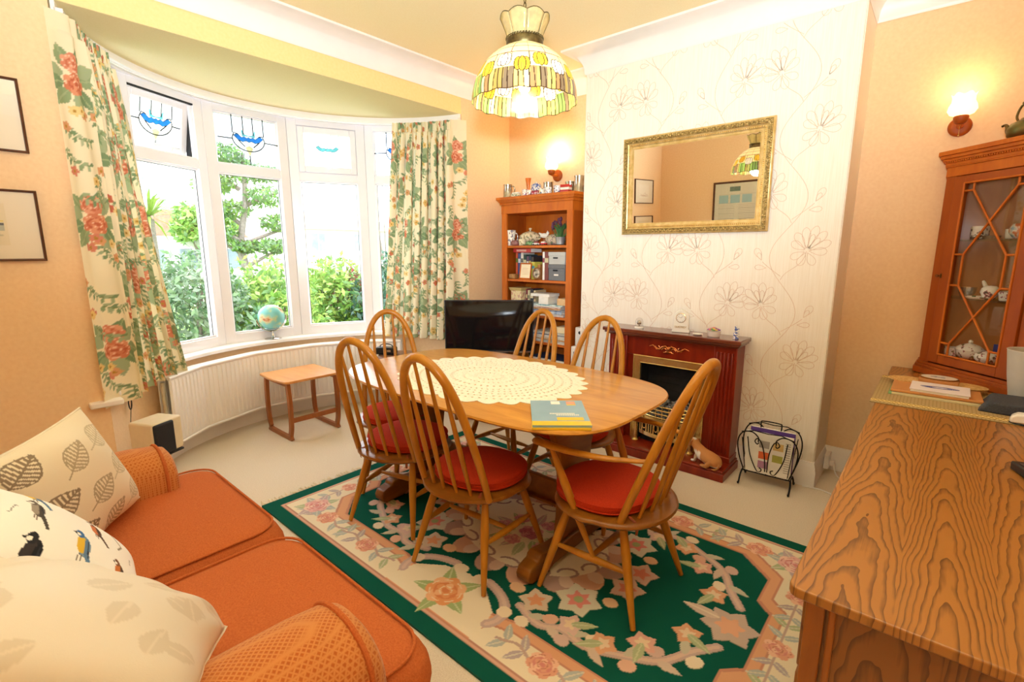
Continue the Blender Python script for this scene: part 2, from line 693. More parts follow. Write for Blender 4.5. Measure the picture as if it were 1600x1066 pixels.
M_BRONZE = varied('dark_bronze', [(.3, '#50442a'), (.7, '#7a6a44')], 40, .4, metal=.9, bmp=.3)
M_BLACK = plain('black_plastic', '#15151a', .35, noise=.1)
M_IRON = plain('black_wrought_iron', '#1a1818', .45, .7, noise=.2, bmp=.3)
M_PORC = varied('white_porcelain', [(.3, '#ece7dc'), (.7, '#f7f3ea')], 6, .15)
M_MIRROR = plain('mirror_silver', '#f4f2ee', .0, 1.0)
M_PAPER = varied('white_paper', [(.3, '#ece8e0'), (.7, '#f7f4ee')], 30, .8)

# ================================================================== room shell
XW = -3.017                    # window wall
YF, YA = 3.078, 3.43           # chimney breast face, alcove wall
XR, YN = .42, -.45             # right wall, wall behind the camera
CX0, CX1 = -2.0, -.424         # chimney breast
ZC = 2.655                     # ceiling
BC = (-2.71, 1.65)             # centre of the bay
AE = R(75.7)
ZB = 2.384                     # underside of the beam


def bp(a, r, z=0):
    return (BC[0] - r * math.cos(a), BC[1] + r * math.sin(a), z)


def ring(mb, r0, r1, z0, z1, a0, a1, n=48, mat=0):
    """solid curved bar between radii"""
    vs = []; fs = []
    for i in range(n + 1):
        a = a0 + (a1 - a0) * i / n
        vs += [bp(a, r0, z0), bp(a, r1, z0), bp(a, r1, z1), bp(a, r0, z1)]
    for i in range(n):
        for k in range(4):
            p, q = 4 * i + k, 4 * i + (k + 1) % 4
            fs.append((p, p + 4, q + 4, q))
    fs += [(0, 1, 2, 3), (4 * n + 3, 4 * n + 2, 4 * n + 1, 4 * n)]
    return mb.add(vs, fs, mat)


def sweep(mb, prof, path, mat=0):
    """profile [(out, z)] along a floor path; out is to the left of travel"""
    n = len(path); k = len(prof)
    vs = []
    for i, p in enumerate(path):
        p = Vector(p)
        d0 = (p - Vector(path[i - 1])).normalized() if i > 0 else None
        d1 = (Vector(path[i + 1]) - p).normalized() if i < n - 1 else None
        if d0 is None: d0 = d1
        if d1 is None: d1 = d0
        n0 = Vector((-d0.y, d0.x)); n1 = Vector((-d1.y, d1.x))
        mm = (n0 + n1).normalized()
        mm = mm / max(.2, mm.dot(n0))
        for o, z in prof:
            vs.append((p.x + mm.x * o, p.y + mm.y * o, z))
    fs = []
    for i in range(n - 1):
        for j in range(k):
            a, b = i * k + j, i * k + (j + 1) % k
            fs.append((a, b, b + k, a + k))
    fs += [tuple(range(k - 1, -1, -1)), tuple((n - 1) * k + j for j in range(k))]
    return mb.add(vs, fs, mat)


# floor: room plus the half round of the bay
m = MB()
poly = [(XR, YN), (XR, YA), (CX1, YA), (CX1, YF), (CX0, YF), (CX0, YA), (XW, YA)]
poly += [bp(AE * (1 - 2 * i / 40), 1.24)[:2] for i in range(41)]
poly += [(XW, YN)]
m.prism(poly, -.06, 0)
struct('floor', m, M_CARPET, smooth=0)

m = MB(); m.span((XW - .3, YN - .2, ZC), (XR + .2, YA + .2, ZC + .1))
struct('ceiling', m, M_CEIL, smooth=0)

# window wall: two piers and the beam over the bay
m = MB()
m.span((XW - .22, YN - .2, -.06), (XW, .447, ZC))
m.span((XW - .22, 2.853, -.06), (XW, YA + .2, ZC))
struct('wall_left', m, M_WALL, smooth=0)
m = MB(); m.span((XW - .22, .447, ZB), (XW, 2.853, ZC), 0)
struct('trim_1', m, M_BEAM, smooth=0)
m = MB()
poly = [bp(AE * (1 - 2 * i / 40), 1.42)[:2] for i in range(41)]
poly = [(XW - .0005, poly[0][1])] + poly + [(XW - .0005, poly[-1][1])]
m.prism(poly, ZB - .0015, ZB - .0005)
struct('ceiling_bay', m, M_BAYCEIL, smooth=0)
m = MB(); ring(m, 1.24, 1.40, -.06, .605, -AE, AE)
struct('wall_bay', m, M_WALL)

# far wall with alcoves and the papered chimney breast
m = MB(); m.span((XW - .2, YA, -.06), (XR + .2, YA + .2, ZC))
struct('wall_far', m, M_WALL, smooth=0)
m = MB(); m.span((XR, YN - .2, -.06), (XR + .2, YA, ZC))
struct('wall_right', m, M_WALL, smooth=0)
m = MB(); m.span((XW, YN - .2, -.06), (XR, YN, ZC))
struct('wall_near', m, M_WALL, smooth=0)

M_PAPERW = None


def wallpaper_mat():
    mt, nt, b = new_mat('cream_ribbed_wallpaper')
    w = nt.nodes.new('ShaderNodeTexNoise')
    w.inputs['Scale'].default_value = 1
    w.inputs['Detail'].default_value = 3
    nt.links.new(coords(nt, (260, 260, 6)), w.inputs['Vector'])
    o = ramp(nt, w.outputs['Fac'], [(.35, lin('#f1e8d9')), (.6, lin('#f7f0e4'))])
    nt.links.new(o, b.inputs['Base Color'])
    b.inputs['Roughness'].default_value = .6
    bump(nt, b, w.outputs['Fac'], .35, .001)
    return mt


M_PAPERW = wallpaper_mat()
M_PINKLINE = plain('pink_metallic_ink', '#dfc4ae', .5, .05, noise=.1)
m = MB(); m.span((CX0, YF, -.06), (CX1, YA, ZC), 0)
WPN = Vector((0, -1, 0))


def wp(u, v):                   # point on the paper: u along, v up
    return (CX0 + u, YF - .0002, v)


def wline(pts, w=.0026):
    pts = [p for p in pts if .005 < p[0] < CX1 - CX0 - .005 and .13 < p[1] < ZC - .14]
    if len(pts) > 1:
        m.ribbon([wp(*p) for p in pts], w, WPN, 1)


def petal(cx, cy, L, wd, ang, lines=1):
    ca, sa = math.cos(ang), math.sin(ang)
    cx += L * .14 * ca; cy += L * .14 * sa
    for s_ in range(lines):
        k = 1 - s_ * .38
        pts = []
        for i in range(15):
            t = i / 14
            u = L * k * (1 - abs(2 * t - 1) ** 1.6)
            v = wd * k * .5 * math.sin(2 * PI * t) * (1.15 if t < .5 else 1.15)
            pts.append((cx + u * ca - v * sa, cy + u * sa + v * ca))
        wline(pts, .0024)


def wflower(cx, cy, s_, ang):
    for k, (da, L) in enumerate([(-1.25, .8), (-.8, 1), (-.35, 1.1), (.05, 1.15), (.45, 1.05), (.9, .95), (1.35, .75)]):
        petal(cx, cy, s_ * L, s_ * .34, ang + da, 2 if k in (2, 3) else 1)
    for da in (-2.3, 2.4, 3.1):
        petal(cx, cy, s_ * .7, s_ * .32, ang + da, 1)


rw = random.Random(3)
tile_h = .62
for col, u0 in enumerate((.16, .55, .94, 1.33)):
    ph = (col % 2) * .31 + .1
    pts = []
    v = 0.12
    while v < ZC - .13:
        pts.append((u0 + .07 * math.sin(2 * PI * (v + ph) / tile_h) + .012 * math.sin(9 * v), v))
        v += .02
    wline(pts)
    v = -ph + .02
    k = 0
    while v < ZC:
        sd = 1 if k % 2 else -1
        xs = u0 + .07 * math.sin(2 * PI * (v + ph) / tile_h)
        fx, fy = xs + sd * .115, v + .16
        stem = bez((xs, v), (xs + sd * .02, v + .07), (fx - sd * .01, v + .06), (fx, fy), 10)
        wline(stem)
        wflower(fx, fy, .105, PI / 2 - sd * .35)
        lx, ly = xs - sd * .1, v + .1
        wline(bez((xs, v + .02), (xs - sd * .04, v + .05), (lx + sd * .03, ly - .03), (lx, ly), 8))
        petal(lx, ly, .075, .03, PI / 2 + sd * .5, 2)
        petal(lx + sd * .03, ly - .035, .06, .024, PI / 2 + sd * 1.5, 1)
        v += tile_h / 2
        k += 1
struct('wall_chimney', m, [M_PAPERW, M_PINKLINE], smooth=0)
# plain side returns of the breast keep the wall paint
m = MB(); m.span((CX1, YF + .012, -.06), (CX1 + .004, YA, ZC))
m.span((CX0 - .004, YF + .012, -.06), (CX0, YA, ZC))
struct('trim_2', m, M_PAPERW, smooth=0)

# coved cornice right round, white
prof = [(0, 2.515), (.006, 2.505), (.012, 2.515)] + [(.012 + .108 * (1 - math.cos(t * PI / 2 / 8)), 2.52 + .118 * math.sin(t * PI / 2 / 8)) for t in range(9)] + [(.13, 2.642), (.13, ZC), (0, ZC)]
path = [(XR, YN), (XR, YA), (CX1, YA), (CX1, YF), (CX0, YF), (CX0, YA), (XW, YA), (XW, YN), (XR, YN)]
m = MB(); sweep(m, prof, path)
struct('trim_3', m, M_WHITE, smooth=50)

# moulded baseboards
bprof = [(0, 0), (.018, 0), (.018, .095), (.014, .105), (.014, .118), (.008, .13), (.006, .142), (0, .145)]
m = MB(); sweep(m, bprof, [(XR, YA), (CX1, YA), (CX1, YF), (CX0, YF), (CX0, YA), (XW, YA), (XW, 2.853)])
struct('baseboard_far', m, M_WHITE, smooth=40)
m = MB(); sweep(m, bprof, [(XW, .447), (XW, YN), (XR, YN), (XR, YA)])
struct('baseboard_near', m, M_WHITE, smooth=40)
m = MB(); ring(m, 1.224, 1.24, 0, .125, -AE, AE); ring(m, 1.230, 1.24, .125, .14, -AE, AE)
struct('baseboard_bay', m, M_WHITE)

# window board with a rounded nose, horned past the reveals
m = MB(); ring(m, 1.195, 1.36, .603, .63, -R(73.5), R(73.5))
m.span((XW - .02, .37, .575), (XW + .04, .50, .603)); m.span((XW - .02, 2.80, .575), (XW + .04, 2.86, .603))
struct('trim_4', m, M_WHITE, bevel=.006)
# curtain track following the bay
m = MB(); ring(m, 1.22, 1.235, 2.33, 2.384, -R(75.6), R(75.6)); ring(m, 1.195, 1.225, 2.335, 2.352, -R(75.6), R(75.6))
struct('trim_5', m, M_WHITE)

# ------------------------------------------------------------------ windows
VA = [R(a) for a in (-65.3, -39.8, -14.2, 11.5, 37.2, 62.8)]
RW = 1.33
m = MB()     # closing frames at the ends of the bay, behind the curtains
for a0, a1 in ((-R(75.9), VA[0]), (VA[-1], R(75.9))):
    ring(m, 1.32, 1.38, .60, 2.384, a0, a1, 4)
struct('wall_bay_end', m, M_UPVC)
m = MB()     # window head fascia
ring(m, 1.30, 1.40, 2.345, 2.384, -R(75.8), R(75.8))
struct('trim_6', m, M_UPVC)


def tulip(mb, w, h, z0, cx, big=True):
    """leaded motif on a pane of width w, from z0 up h: local x, z"""
    y = -.006
    def ln(pts, ww=.008):
        mb.ribbon([(cx + p[0], y, p[1]) for p in pts], ww, (0, -1, 0), 0, None, .0015)
    zt = z0 + h
    zc = z0 + h * .52
    def shp(pts, mat):
        mb.prism([(cx + p[0], p[1]) for p in pts], 0, .002, mat, Matrix(((1, 0, 0, 0), (0, 0, 1, y - .001), (0, 1, 0, 0), (0, 0, 0, 1))))
    bat = [(-.105, .02), (-.08, .038), (-.05, .012), (-.03, .02), (-.012, .012), (0, .02), (.012, .012), (.03, .02), (.05, .012), (.08, .038), (.105, .02), (.075, -.008), (.045, -.018), (.02, -.008), (0, -.016), (-.02, -.008), (-.045, -.018), (-.075, -.008)]
    bat = [(a, b + zc) for a, b in bat]
    if big:
        for x in (-.11, -.035, .035, .11):
            ln([(x, zt), (x, zc + .035)])
        ln([(-w / 2, z0 + h * .5), (-.11, zc - .004)]); ln([(.11, zc - .004), (w / 2, z0 + h * .5)])
        shp(bat, 1)
        shp([(-.045, zc + .02), (-.05, zc + .075), (-.025, zc + .035), (0, zc + .03), (.025, zc + .035), (.05, zc + .075), (.045, zc + .02), (0, zc + .025)], 2)
        o = [(.115 * math.cos(t), zc + .005 + .085 * math.sin(t)) for t in np.linspace(-PI, 0, 17)]
        ln(o)
        shp([(-.028, zc - .055), (0, zc - .04), (.028, zc - .055), (0, zc - .115)], 3)
        ln([(-.115, zc + .005), (-.10, zc + .04), (-.07, zc + .03)]); ln([(.115, zc + .005), (.10, zc + .04), (.07, zc + .03)])
        ln([(-.075, zc - .008), (-.03, zc - .05)]); ln([(.075, zc - .008), (.03, zc - .05)])
        ln([(0, zc - .11), (0, z0)])
    else:
        for x in (-.09, -.03, .03, .09):
            ln([(x, zt), (x, zc + .03)], .003)
        shp([(a * .85, (b - zc) * .8 + zc) for a, b in bat], 2)
        ln([(-w / 2, z0 + h * .5), (-.09, zc)], .002); ln([(.09, zc), (w / 2, z0 + h * .5)], .002)
    bb = [(a, b) for a, b in (bat if big else [(a * .85, (b - zc) * .8 + zc) for a, b in bat])]
    ln(bb + [bb[0]], .004)


hw = RW * math.sin((VA[2] - VA[1]) / 2)
RC = RW * math.cos((VA[2] - VA[1]) / 2)
for i in range(5):
    a = (VA[i] + VA[i + 1]) / 2
    # local frame: x along the pane (towards larger angle), y outwards, z up
    ex = Vector((math.sin(a), math.cos(a), 0)); ey = Vector((-math.cos(a), math.sin(a), 0))
    o = Vector(bp(a, RC))
    MW = Matrix(((ex.x, ey.x, 0, o.x), (ex.y, ey.y, 0, o.y), (0, 0, 1, 0), (0, 0, 0, 1)))
    win = bpy.data.objects.new('window_%d' % (i + 1), None); COL.objects.link(win)
    win['kind'] = 'structure'
    win.matrix_world = MW
    pw = .070                      # post half width
    f = MB()
    # angled posts meeting at the corners
    t = math.tan((VA[2] - VA[1]) / 2) * .065
    for sg in (-1, 1):
        f.prism([(sg * hw, 0), (sg * (hw - pw), 0), (sg * (hw - pw), .07), (sg * (hw + t), .065)], .625, 2.35)
    f.span((-hw, .002, .625), (hw, .066, .70))
    f.span((-hw, .004, 1.88), (hw, .064, 1.942))
    f.span((-hw, .002, 2.30), (hw, .066, 2.352))
    bw = hw - pw
    for z0, z1 in ((.70, 1.88), (1.942, 2.30)):  # glazing beads
        for sg in (-1, 1):
            f.prism([(sg * bw, .012), (sg * (bw - .012), .024), (sg * (bw - .012), .04), (sg * bw, .04)], z0, z1)
        f.span((-bw, .016, z0), (bw, .04, z0 + .012)); f.span((-bw, .016, z1 - .012), (bw, .04, z1))
    f.build('window_frame', M_UPVC, win, bevel=.003)
    g = MB(); g.span((-bw + .01, .030, .708), (bw - .01, .034, 1.872))
    g.build('lower_pane', M_PANE, win, smooth=0)
    g = MB()                        # black gasket lines round the lower pane
    for sg in (-1, 1):
        g.span((sg * (bw - .012), .026, .712), (sg * (bw - .015), .030, 1.868))
    g.span((-bw + .012, .026, 1.865), (bw - .012, .030, 1.868))
    g.build('gasket', M_GAP, win, smooth=0)
    opener = i in (1, 3)
    if not opener:
        g = MB(); g.span((-bw + .01, .030, 1.95), (bw - .01, .034, 2.292))
        g.build('top_pane', M_OBSC, win, smooth=0)
        g = MB(); tulip(g, 2 * bw - .02, .335, 1.955, 0)
        g.build('leaded_motif', [M_LEAD, M_BLUEGL, M_AQUAGL, M_CREAMGL], win, smooth=0)
    else:
        # top-hung sash, open outwards at the bottom on the second window
        sash = bpy.data.objects.new('top_sash', None); COL.objects.link(sash); sash.parent = win
        sash.location = (0, 0.0, 2.297)
        sash.rotation_euler = (R(11) if i == 1 else 0, 0, 0)
        yo = .03 if i == 1 else -.006
        f = MB()
        H_ = .35; q = .05
        for sg in (-1, 1):
            f.span((sg * (bw - .004), yo, -H_), (sg * (bw - q), yo + .04, -.004))
        f.span((-bw + q, yo, -H_), (bw - q, yo + .04, -H_ + q)); f.span((-bw + q, yo, -q), (bw - q, yo + .04, -.004))
        f.build('sash_frame', M_UPVC, sash, bevel=.005)
        g = MB(); g.span((-bw + q - .003, yo + .02, -H_ + q), (bw - q + .003, yo + .024, -q))
        g.build('top_pane', M_PANE, sash, smooth=0)
        g = MB(); tulip(g, 2 * (bw - q), H_ - 2 * q, -H_ + q, 0, i == 1)
        mo = g.build('leaded_motif', [M_LEAD, M_BLUEGL, M_AQUAGL, M_CREAMGL], sash, smooth=0)
        mo.location = (0, yo + .018, 0)
        g = MB(); g.box((0, yo - .012, -H_ + .022), (.035, .016, .012)); g.tube([(0, yo - .016, -H_ + .022), (.02, yo - .03, -H_ + .03), (.075, yo - .034, -H_ + .03)], [.006, .006, .004], 8)
        g.build('handle', M_WHITE, sash)
        if i == 1:
            g = MB(); g.span((-bw, .0, 2.292), (bw, .03, 2.302)); g.span((bw - .006, .02, 1.95), (bw, .09, 2.29))
            g.build('sash_gap_shade', M_GAP, win, smooth=0)  # solid black strips stand in for the shade in the open gap
            g = MB(); g.tube(bez((.03, .01, 1.96), (.05, .0, 2.0), (.05, .03, 2.03), (.02, .06, 2.05), 8), .003, 6)
            g.build('stay', M_WHITE, win)

# ================================================================== rug
RX, RY = -1.32, 1.655
HW, HH = 1.22, .73


def make_rug():
    G, CRM, PNK, LIL, PEA, SAGE, BLU, ROS = '#14584a', '#ecdfc4', '#d6a892', '#c8aea6', '#e3ac88', '#b3bd94', '#b4bab4', '#dd9c92'
    r = Ras(2 * HW, 2 * HH, .004, G)
    X = lambda x: x + HW
    Y = lambda y: y + HH
    def rect(a, b, c):
        r.poly([(X(-a), Y(-b)), (X(a), Y(-b)), (X(a), Y(b)), (X(-a), Y(b))], c)
    rect(1.145, .665, PNK)
    rect(1.132, .652, '#b98a78')
    rect(1.125, .645, CRM)
    # stepped inner outline of the cream border
    q = [(.20, .60), (.17, .57), (.21, .50), (.30, .475), (.80, .475), (.93, .36), (.93, .20), (.985, .15), (.985, 0)]
    full = q + [(a, -b) for a, b in q[::-1][1:]]
    full = full + [(-a, b) for a, b in full[::-1]]
    def off(k):
        return [(X(a + (k if a > 0 else -k)), Y(b + (k if b > 0 else -k if b < 0 else 0))) for a, b in full]
    r.poly(off(.052), '#c98f76'); r.poly(off(.044), '#e0a883'); r.poly(off(.014), '#c98f76'); r.poly(off(.004), G)
    rg = random.Random(5)
    # sprays in the cream border
    def spray(x, y, ang, s_):
        for k, (dx, c) in enumerate(((-.16, BLU), (-.08, '#b9a8a8'), (.08, BLU), (.16, SAGE))):
            for sg in (-1, 1):
                r.leaf(X(x + dx * s_ * math.cos(ang)), Y(y + dx * s_ * math.sin(ang)), .085 * s_, .035 * s_, ang + sg * 1.0 + (PI if dx < 0 else 0), c, '#d9d2bd')
        r.line([(X(x + t * s_ * math.cos(ang)), Y(y + t * s_ * math.sin(ang) + .012 * math.sin(t * 40))) for t in np.linspace(-.2, .2, 20)], .012 * s_, '#c3a79b')
        r.rose(X(x), Y(y), .058 * s_, ('#e3a68b', '#efc3a6', '#d98f84', '#c07a68'))
    for x in (-.85, -.5, .5, .85):
        for y in (-.565, .565):
            spray(x, y, 0, .95)
    for y in (-.32, 0, .32):
        for x in (-1.055, 1.055):
            spray(x, y, PI / 2, .8)
    for sx in (-1, 1):
        for sy in (-1, 1):
            for k in range(7):
                r.leaf(X(sx * 1.0), Y(sy * .54), .12, .05, k * 2 * PI / 7 + .4, (BLU, SAGE, '#c6aeb0')[k % 3], '#dcd4bf')
            r.rose(X(sx * 1.0), Y(sy * .54), .07, ('#e8b6b0', '#f0cdbd', '#d98f8c', '#c07a78'))
    # middle flowers in the notches of the long sides
    for sy in (-1, 1):
        r.poly([(X(a), Y(sy * b)) for a, b in ((-.26, .64), (-.22, .5), (-.12, .43), (0, .40), (.12, .43), (.22, .5), (.26, .64))], CRM)
        for sx in (-1, 1):
            r.line([(X(sx * (.05 + .21 * math.sin(t))), Y(sy * (.385 + .22 * (1 - math.cos(t)) * .55))) for t in np.linspace(.2, 2.0, 18)], .04, LIL)
            r.line([(X(sx * (.05 + .21 * math.sin(t))), Y(sy * (.385 + .22 * (1 - math.cos(t)) * .55))) for t in np.linspace(.2, 2.0, 18)], .016, '#d9bdb0')
            r.ell(X(sx * .055), Y(sy * .40), .034, .03, '#eddcc0'); r.ell(X(sx * .25), Y(sy * .47), .03, .028, '#eddcc0')
        for k in range(5):
            r.leaf(X(0), Y(sy * .535), .15, .062, k * 2 * PI / 5 + (PI / 2 if sy > 0 else -PI / 2), '#a3b47c', '#c9d0a3')
        r.rose(X(0), Y(sy * .535), .085, ('#e6a06c', '#eeb88a', '#dd8a5c', '#efd9b4'))
    # scrolling sprays along the inside of the field
    def scroll(pts, s_=1.0, c=LIL, c2='#dcc0b0'):
        sp = [(p.x, p.y) for p in spline([(a, b, 0) for a, b in pts], 8)]
        P2 = [(X(a), Y(b)) for a, b in sp]
        r.line(P2, .034 * s_, c); r.line(P2, .014 * s_, c2)
        for i in range(5, len(sp) - 4, 7):
            (a, b), (a2, b2) = sp[i - 1], sp[i + 1]
            an = math.atan2(b2 - b, a2 - a)
            sg = 1 if (i // 7) % 2 else -1
            cx, cy = a + .04 * s_ * math.cos(an + sg * 1.3), b + .04 * s_ * math.sin(an + sg * 1.3)
            r.ell(X(cx), Y(cy), .03 * s_, .024 * s_, ('#ecdcc2', '#e2b7a0', '#d6b9ae')[(i // 7) % 3], an)
            r.leaf(X(a), Y(b), .085 * s_, .034 * s_, an - sg * .8, ('#c9c3ae', '#d6c2b2')[(i // 7) % 2])
    for sx in (-1, 1):
        for sy in (-1, 1):
            scroll([(sx * .27, sy * .405), (sx * .38, sy * .435), (sx * .46, sy * .40), (sx * .56, sy * .41), (sx * .68, sy * .36), (sx * .78, sy * .30), (sx * .84, sy * .2), (sx * .90, sy * .12)])
            for k, (a, b, c) in enumerate(((.60, .36, PEA), (.70, .27, '#e2b0a0'), (.80, .13, PEA), (.47, .36, '#dfc0b6'))):
                r.flower(X(sx * a), Y(sy * b), .055, 5, c, '#ecd6b8', k)
                r.leaf(X(sx * a), Y(sy * b), .10, .036, sy * 2.4 + sx * k, SAGE, '#cdd2ad')
        r.flower(X(sx * .90), Y(0), .10, 6, '#c9b3a6', '#e7b090', .3)
        r.leaf(X(sx * .86), Y(.02), .14, .05, PI if sx > 0 else 0, '#d9c4b4', '#e9dac6')
    # medallion
    for k in range(16):
        a = 2 * PI * k / 16
        r.ell(X(.40 * math.cos(a)), Y(.27 * math.sin(a)), .085, .065, ('#b99b90', '#d3a68e')[k % 2], a)
        r.ell(X(.42 * math.cos(a + .1)), Y(.285 * math.sin(a + .1)), .04, .03, '#dcc2b0', a)
    r.ell(X(0), Y(0), .385, .26, CRM)
    for k in range(16):
        a = 2 * PI * k / 16 + .2
        r.line([(X((.36 + .03 * math.cos(t)) * math.cos(a + .14 * math.sin(t))), Y((.24 + .025 * math.cos(t)) * math.sin(a + .14 * math.sin(t)))) for t in np.linspace(0, 4.5, 9)], .012, '#a88c84')
    for k in range(14):
        a = 2 * PI * k / 14
        rr = .13 + .04 * (k % 2)
        r.leaf(X(rr * .6 * math.cos(a)), Y(rr * .5 * math.sin(a)), .12, .045, a, ('#a5b27e', '#c8a9a4', '#b9bf94')[k % 3], '#d6d5b2')
    for k in range(6):
        a = 2 * PI * k / 6 + .3
        r.rose(X(.15 * math.cos(a)), Y(.10 * math.sin(a)), .042, ('#d99aa0', '#e7b7b0', '#c98a90', '#b87880'))
    r.rose(X(0), Y(0), .06, ('#c98294', '#dda3a8', '#b96f84', '#a45f70'))
    # white star flowers round the medallion
    for sx, sy in ((-1, -1), (1, -1), (-1, 1), (1, 1)):
        cx, cy = sx * .42, sy * .235
        r.flower(X(cx), Y(cy), .095, 6, '#d8d3bf', '#e08f86', .2 * sx)
        r.ell(X(cx), Y(cy), .018, .018, '#a9b482')
        r.flower(X(sx * .30), Y(sy * .345), .07, 5, '#dcc9b2', '#e2a27c', 1)
        r.ell(X(sx * .20), Y(sy * .335), .035, .026, '#e4bd97'); r.ell(X(sx * .52), Y(sy * .17), .03, .026, '#e4bd97')
        r.flower(X(sx * .53), Y(sy * .06), .075, 5, '#d8b8a6', '#d98a78', .4)
    XX, YY = np.meshgrid(r.x - HW, r.y - HH)
    lum = r.a.mean(2)
    ZZ = .011 + .0025 * (lum > .12)
    P = np.stack([XX, YY, ZZ], -1)
    m = painted('carved_wool_pattern', 1.0, 700, .9, spec=.05)
    root = thing('patterned_rug', 'green and cream floral carved rug lying under the dining table', 'rug', (RX, RY, 0))
    sheet('pile', P, r.a, m, root)
    b = MB(); b.span((-HW, -HH, .001), (HW, HH, .0105))
    b.build('backing', plain('rug_green_edge', '#14584a', 1, noise=.1, bmp=.4, nscale=300), root, smooth=0)
    rg = random.Random(2)
    FR = plain('cream_fringe_yarn', '#e9dcc2', 1, noise=.1)
    for sx in (-1, 1):
        f = MB()
        f.span((sx * (HW - .001), -HH, .003), (sx * (HW + .004), HH, .009))
        y = -HH + .01
        while y < HH:
            dy = rg.uniform(-.015, .015); L = rg.uniform(.035, .06)
            f.tube([(sx * HW, y, .006), (sx * (HW + L * .5), y + dy * .5, .006), (sx * (HW + L), y + dy, .003)], [.003, .0035, .005], 4)
            y += .019
        f.build('fringe', FR, root)


make_rug()

# ================================================================== dining table
TX, TY, TH = -1.585, 1.69, .715
root = thing('dining_table', 'boat shaped golden elm dining table with a lace doily on it', 'table', (TX, TY, 0))


def table_outline(a, b, n=96, ex=4.2, bulge=.03):
    out = []
    for i in range(n):
        t = 2 * PI * i / n
        c, s_ = math.cos(t), math.sin(t)
        x = a * math.copysign(abs(c) ** (2 / ex), c); y = b * math.copysign(abs(s_) ** (2 / ex), s_)
        y *= 1 + bulge * (1 - (x / a) ** 2)
        x *= 1 + bulge * .6 * (1 - (y / b) ** 2)
        out.append((x, y))
    return out


m = MB()
rings = [(.735, .425, .690), (.765, .452, .697), (.775, .462, .706), (.772, .459, .713), (.762, .45, .715)]
n = 96
for k, (a, b, z) in enumerate(rings):
    m.v += [(x, y, z) for x, y in table_outline(a, b, n)]
for k in range(len(rings) - 1):
    for i in range(n):
        m.f.append((k * n + i, k * n + (i + 1) % n, (k + 1) * n + (i + 1) % n, (k + 1) * n + i)); m.m.append(0)
m.f.append(tuple(range(n - 1, -1, -1))); m.m.append(0)
m.f.append(tuple((len(rings) - 1) * n + i for i in range(n))); m.m.append(0)
m.build('table_top', M_WAXED, root, smooth=50)
for xf in (.47, -.515):
    # slab end with a waisted outline, on a sledge foot
    m = MB()
    w = [(-.13, .07), (-.11, .20), (-.10, .34), (-.12, .48), (-.17, .60), (-.22, .655), (.22, .655), (.17, .60), (.12, .48), (.10, .34), (.11, .20), (.13, .07)]
    m.prism(w, -.016, .016, 0, Matrix(((0, 0, 1, xf), (1, 0, 0, 0), (0, 1, 0, 0), (0, 0, 0, 1))))
    m.build('trestle_end', M_TRESTLE, root, bevel=.004)
    m = MB()
    o = [(-.32, .015), (-.345, .03), (-.35, .055), (-.335, .08), (-.30, .092), (-.285, .095), (-.28, .108), (-.262, .118), (-.235, .115), (-.16, .10), (-.10, .098), (.10, .098), (.16, .10), (.235, .115), (.262, .118), (.28, .108), (.285, .095), (.30, .092), (.335, .08), (.35, .055), (.345, .03), (.32, .015), (.22, .015), (.18, .03), (-.18, .03), (-.22, .015)]
    m.prism(o, -.034, .034, 0, Matrix(((0, 0, 1, xf), (1, 0, 0, 0), (0, 1, 0, 0), (0, 0, 0, 1))))
    m.build('sledge_foot', M_TRESTLE, root, bevel=.008, seg=3)
    m = MB(); m.span((xf - .03, -.33, .655), (xf + .03, .33, .690))
    m.build('bearer', M_TRESTLE, root, bevel=.006)
m = MB(); m.span((-.53, -.012, .20), (.485, .012, .30)); m.span((-.53, -.035, .19), (.485, .035, .205))
m.build('stretcher', M_TRESTLE, root, bevel=.004)
for xf in (.47, -.515):
    m = MB()
    s_ = 1 if xf > 0 else -1
    m.box((xf + s_ * .035, 0, .25), (.03, .02, .07))
    m.build('wedge', M_TRESTLE, root, bevel=.003)

# ------------------------------------------------------------------ crochet doily
LX, LY = -1.615, 1.685
m = MB()
A_, B_ = .49, .385


def dpt(t, k, z=0.0):
    return (A_ * k * math.cos(t), B_ * k * math.sin(t), z)


def mesh_ring(k0, k1, n, zig=0.0):
    """openwork: solid rim lines with bars between, leaving holes"""
    for i in range(n):
        a0 = 2 * PI * i / n; a1 = 2 * PI * (i + .66) / n
        vs = [dpt(a0, k0), dpt(a1, k0), dpt(a1, k1), dpt(a0, k1)]
        vs = vs + [(x, y, .0022) for x, y, z in vs]
        m.add(vs, [(3, 2, 1, 0), (4, 5, 6, 7), (0, 1, 5, 4), (1, 2, 6, 5), (2, 3, 7, 6), (3, 0, 4, 7)])


def solid_ring(k0, k1, n=96, z=.0024, wob=0.0, wn_=24):
    vs = []; fs = []
    for i in range(n):
        t = 2 * PI * i / n
        kk = 1 + wob * abs(math.sin(wn_ * t / 2))
        vs += [dpt(t, k0), dpt(t, k1 * kk), dpt(t, k1 * kk, z), dpt(t, k0, z)]
    for i in range(n):
        j = (i + 1) % n
        for q in range(4):
            a, b = 4 * i + q, 4 * i + (q + 1) % 4
            fs.append((a, 4 * j + q, 4 * j + (q + 1) % 4, b))
    m.add(vs, fs)


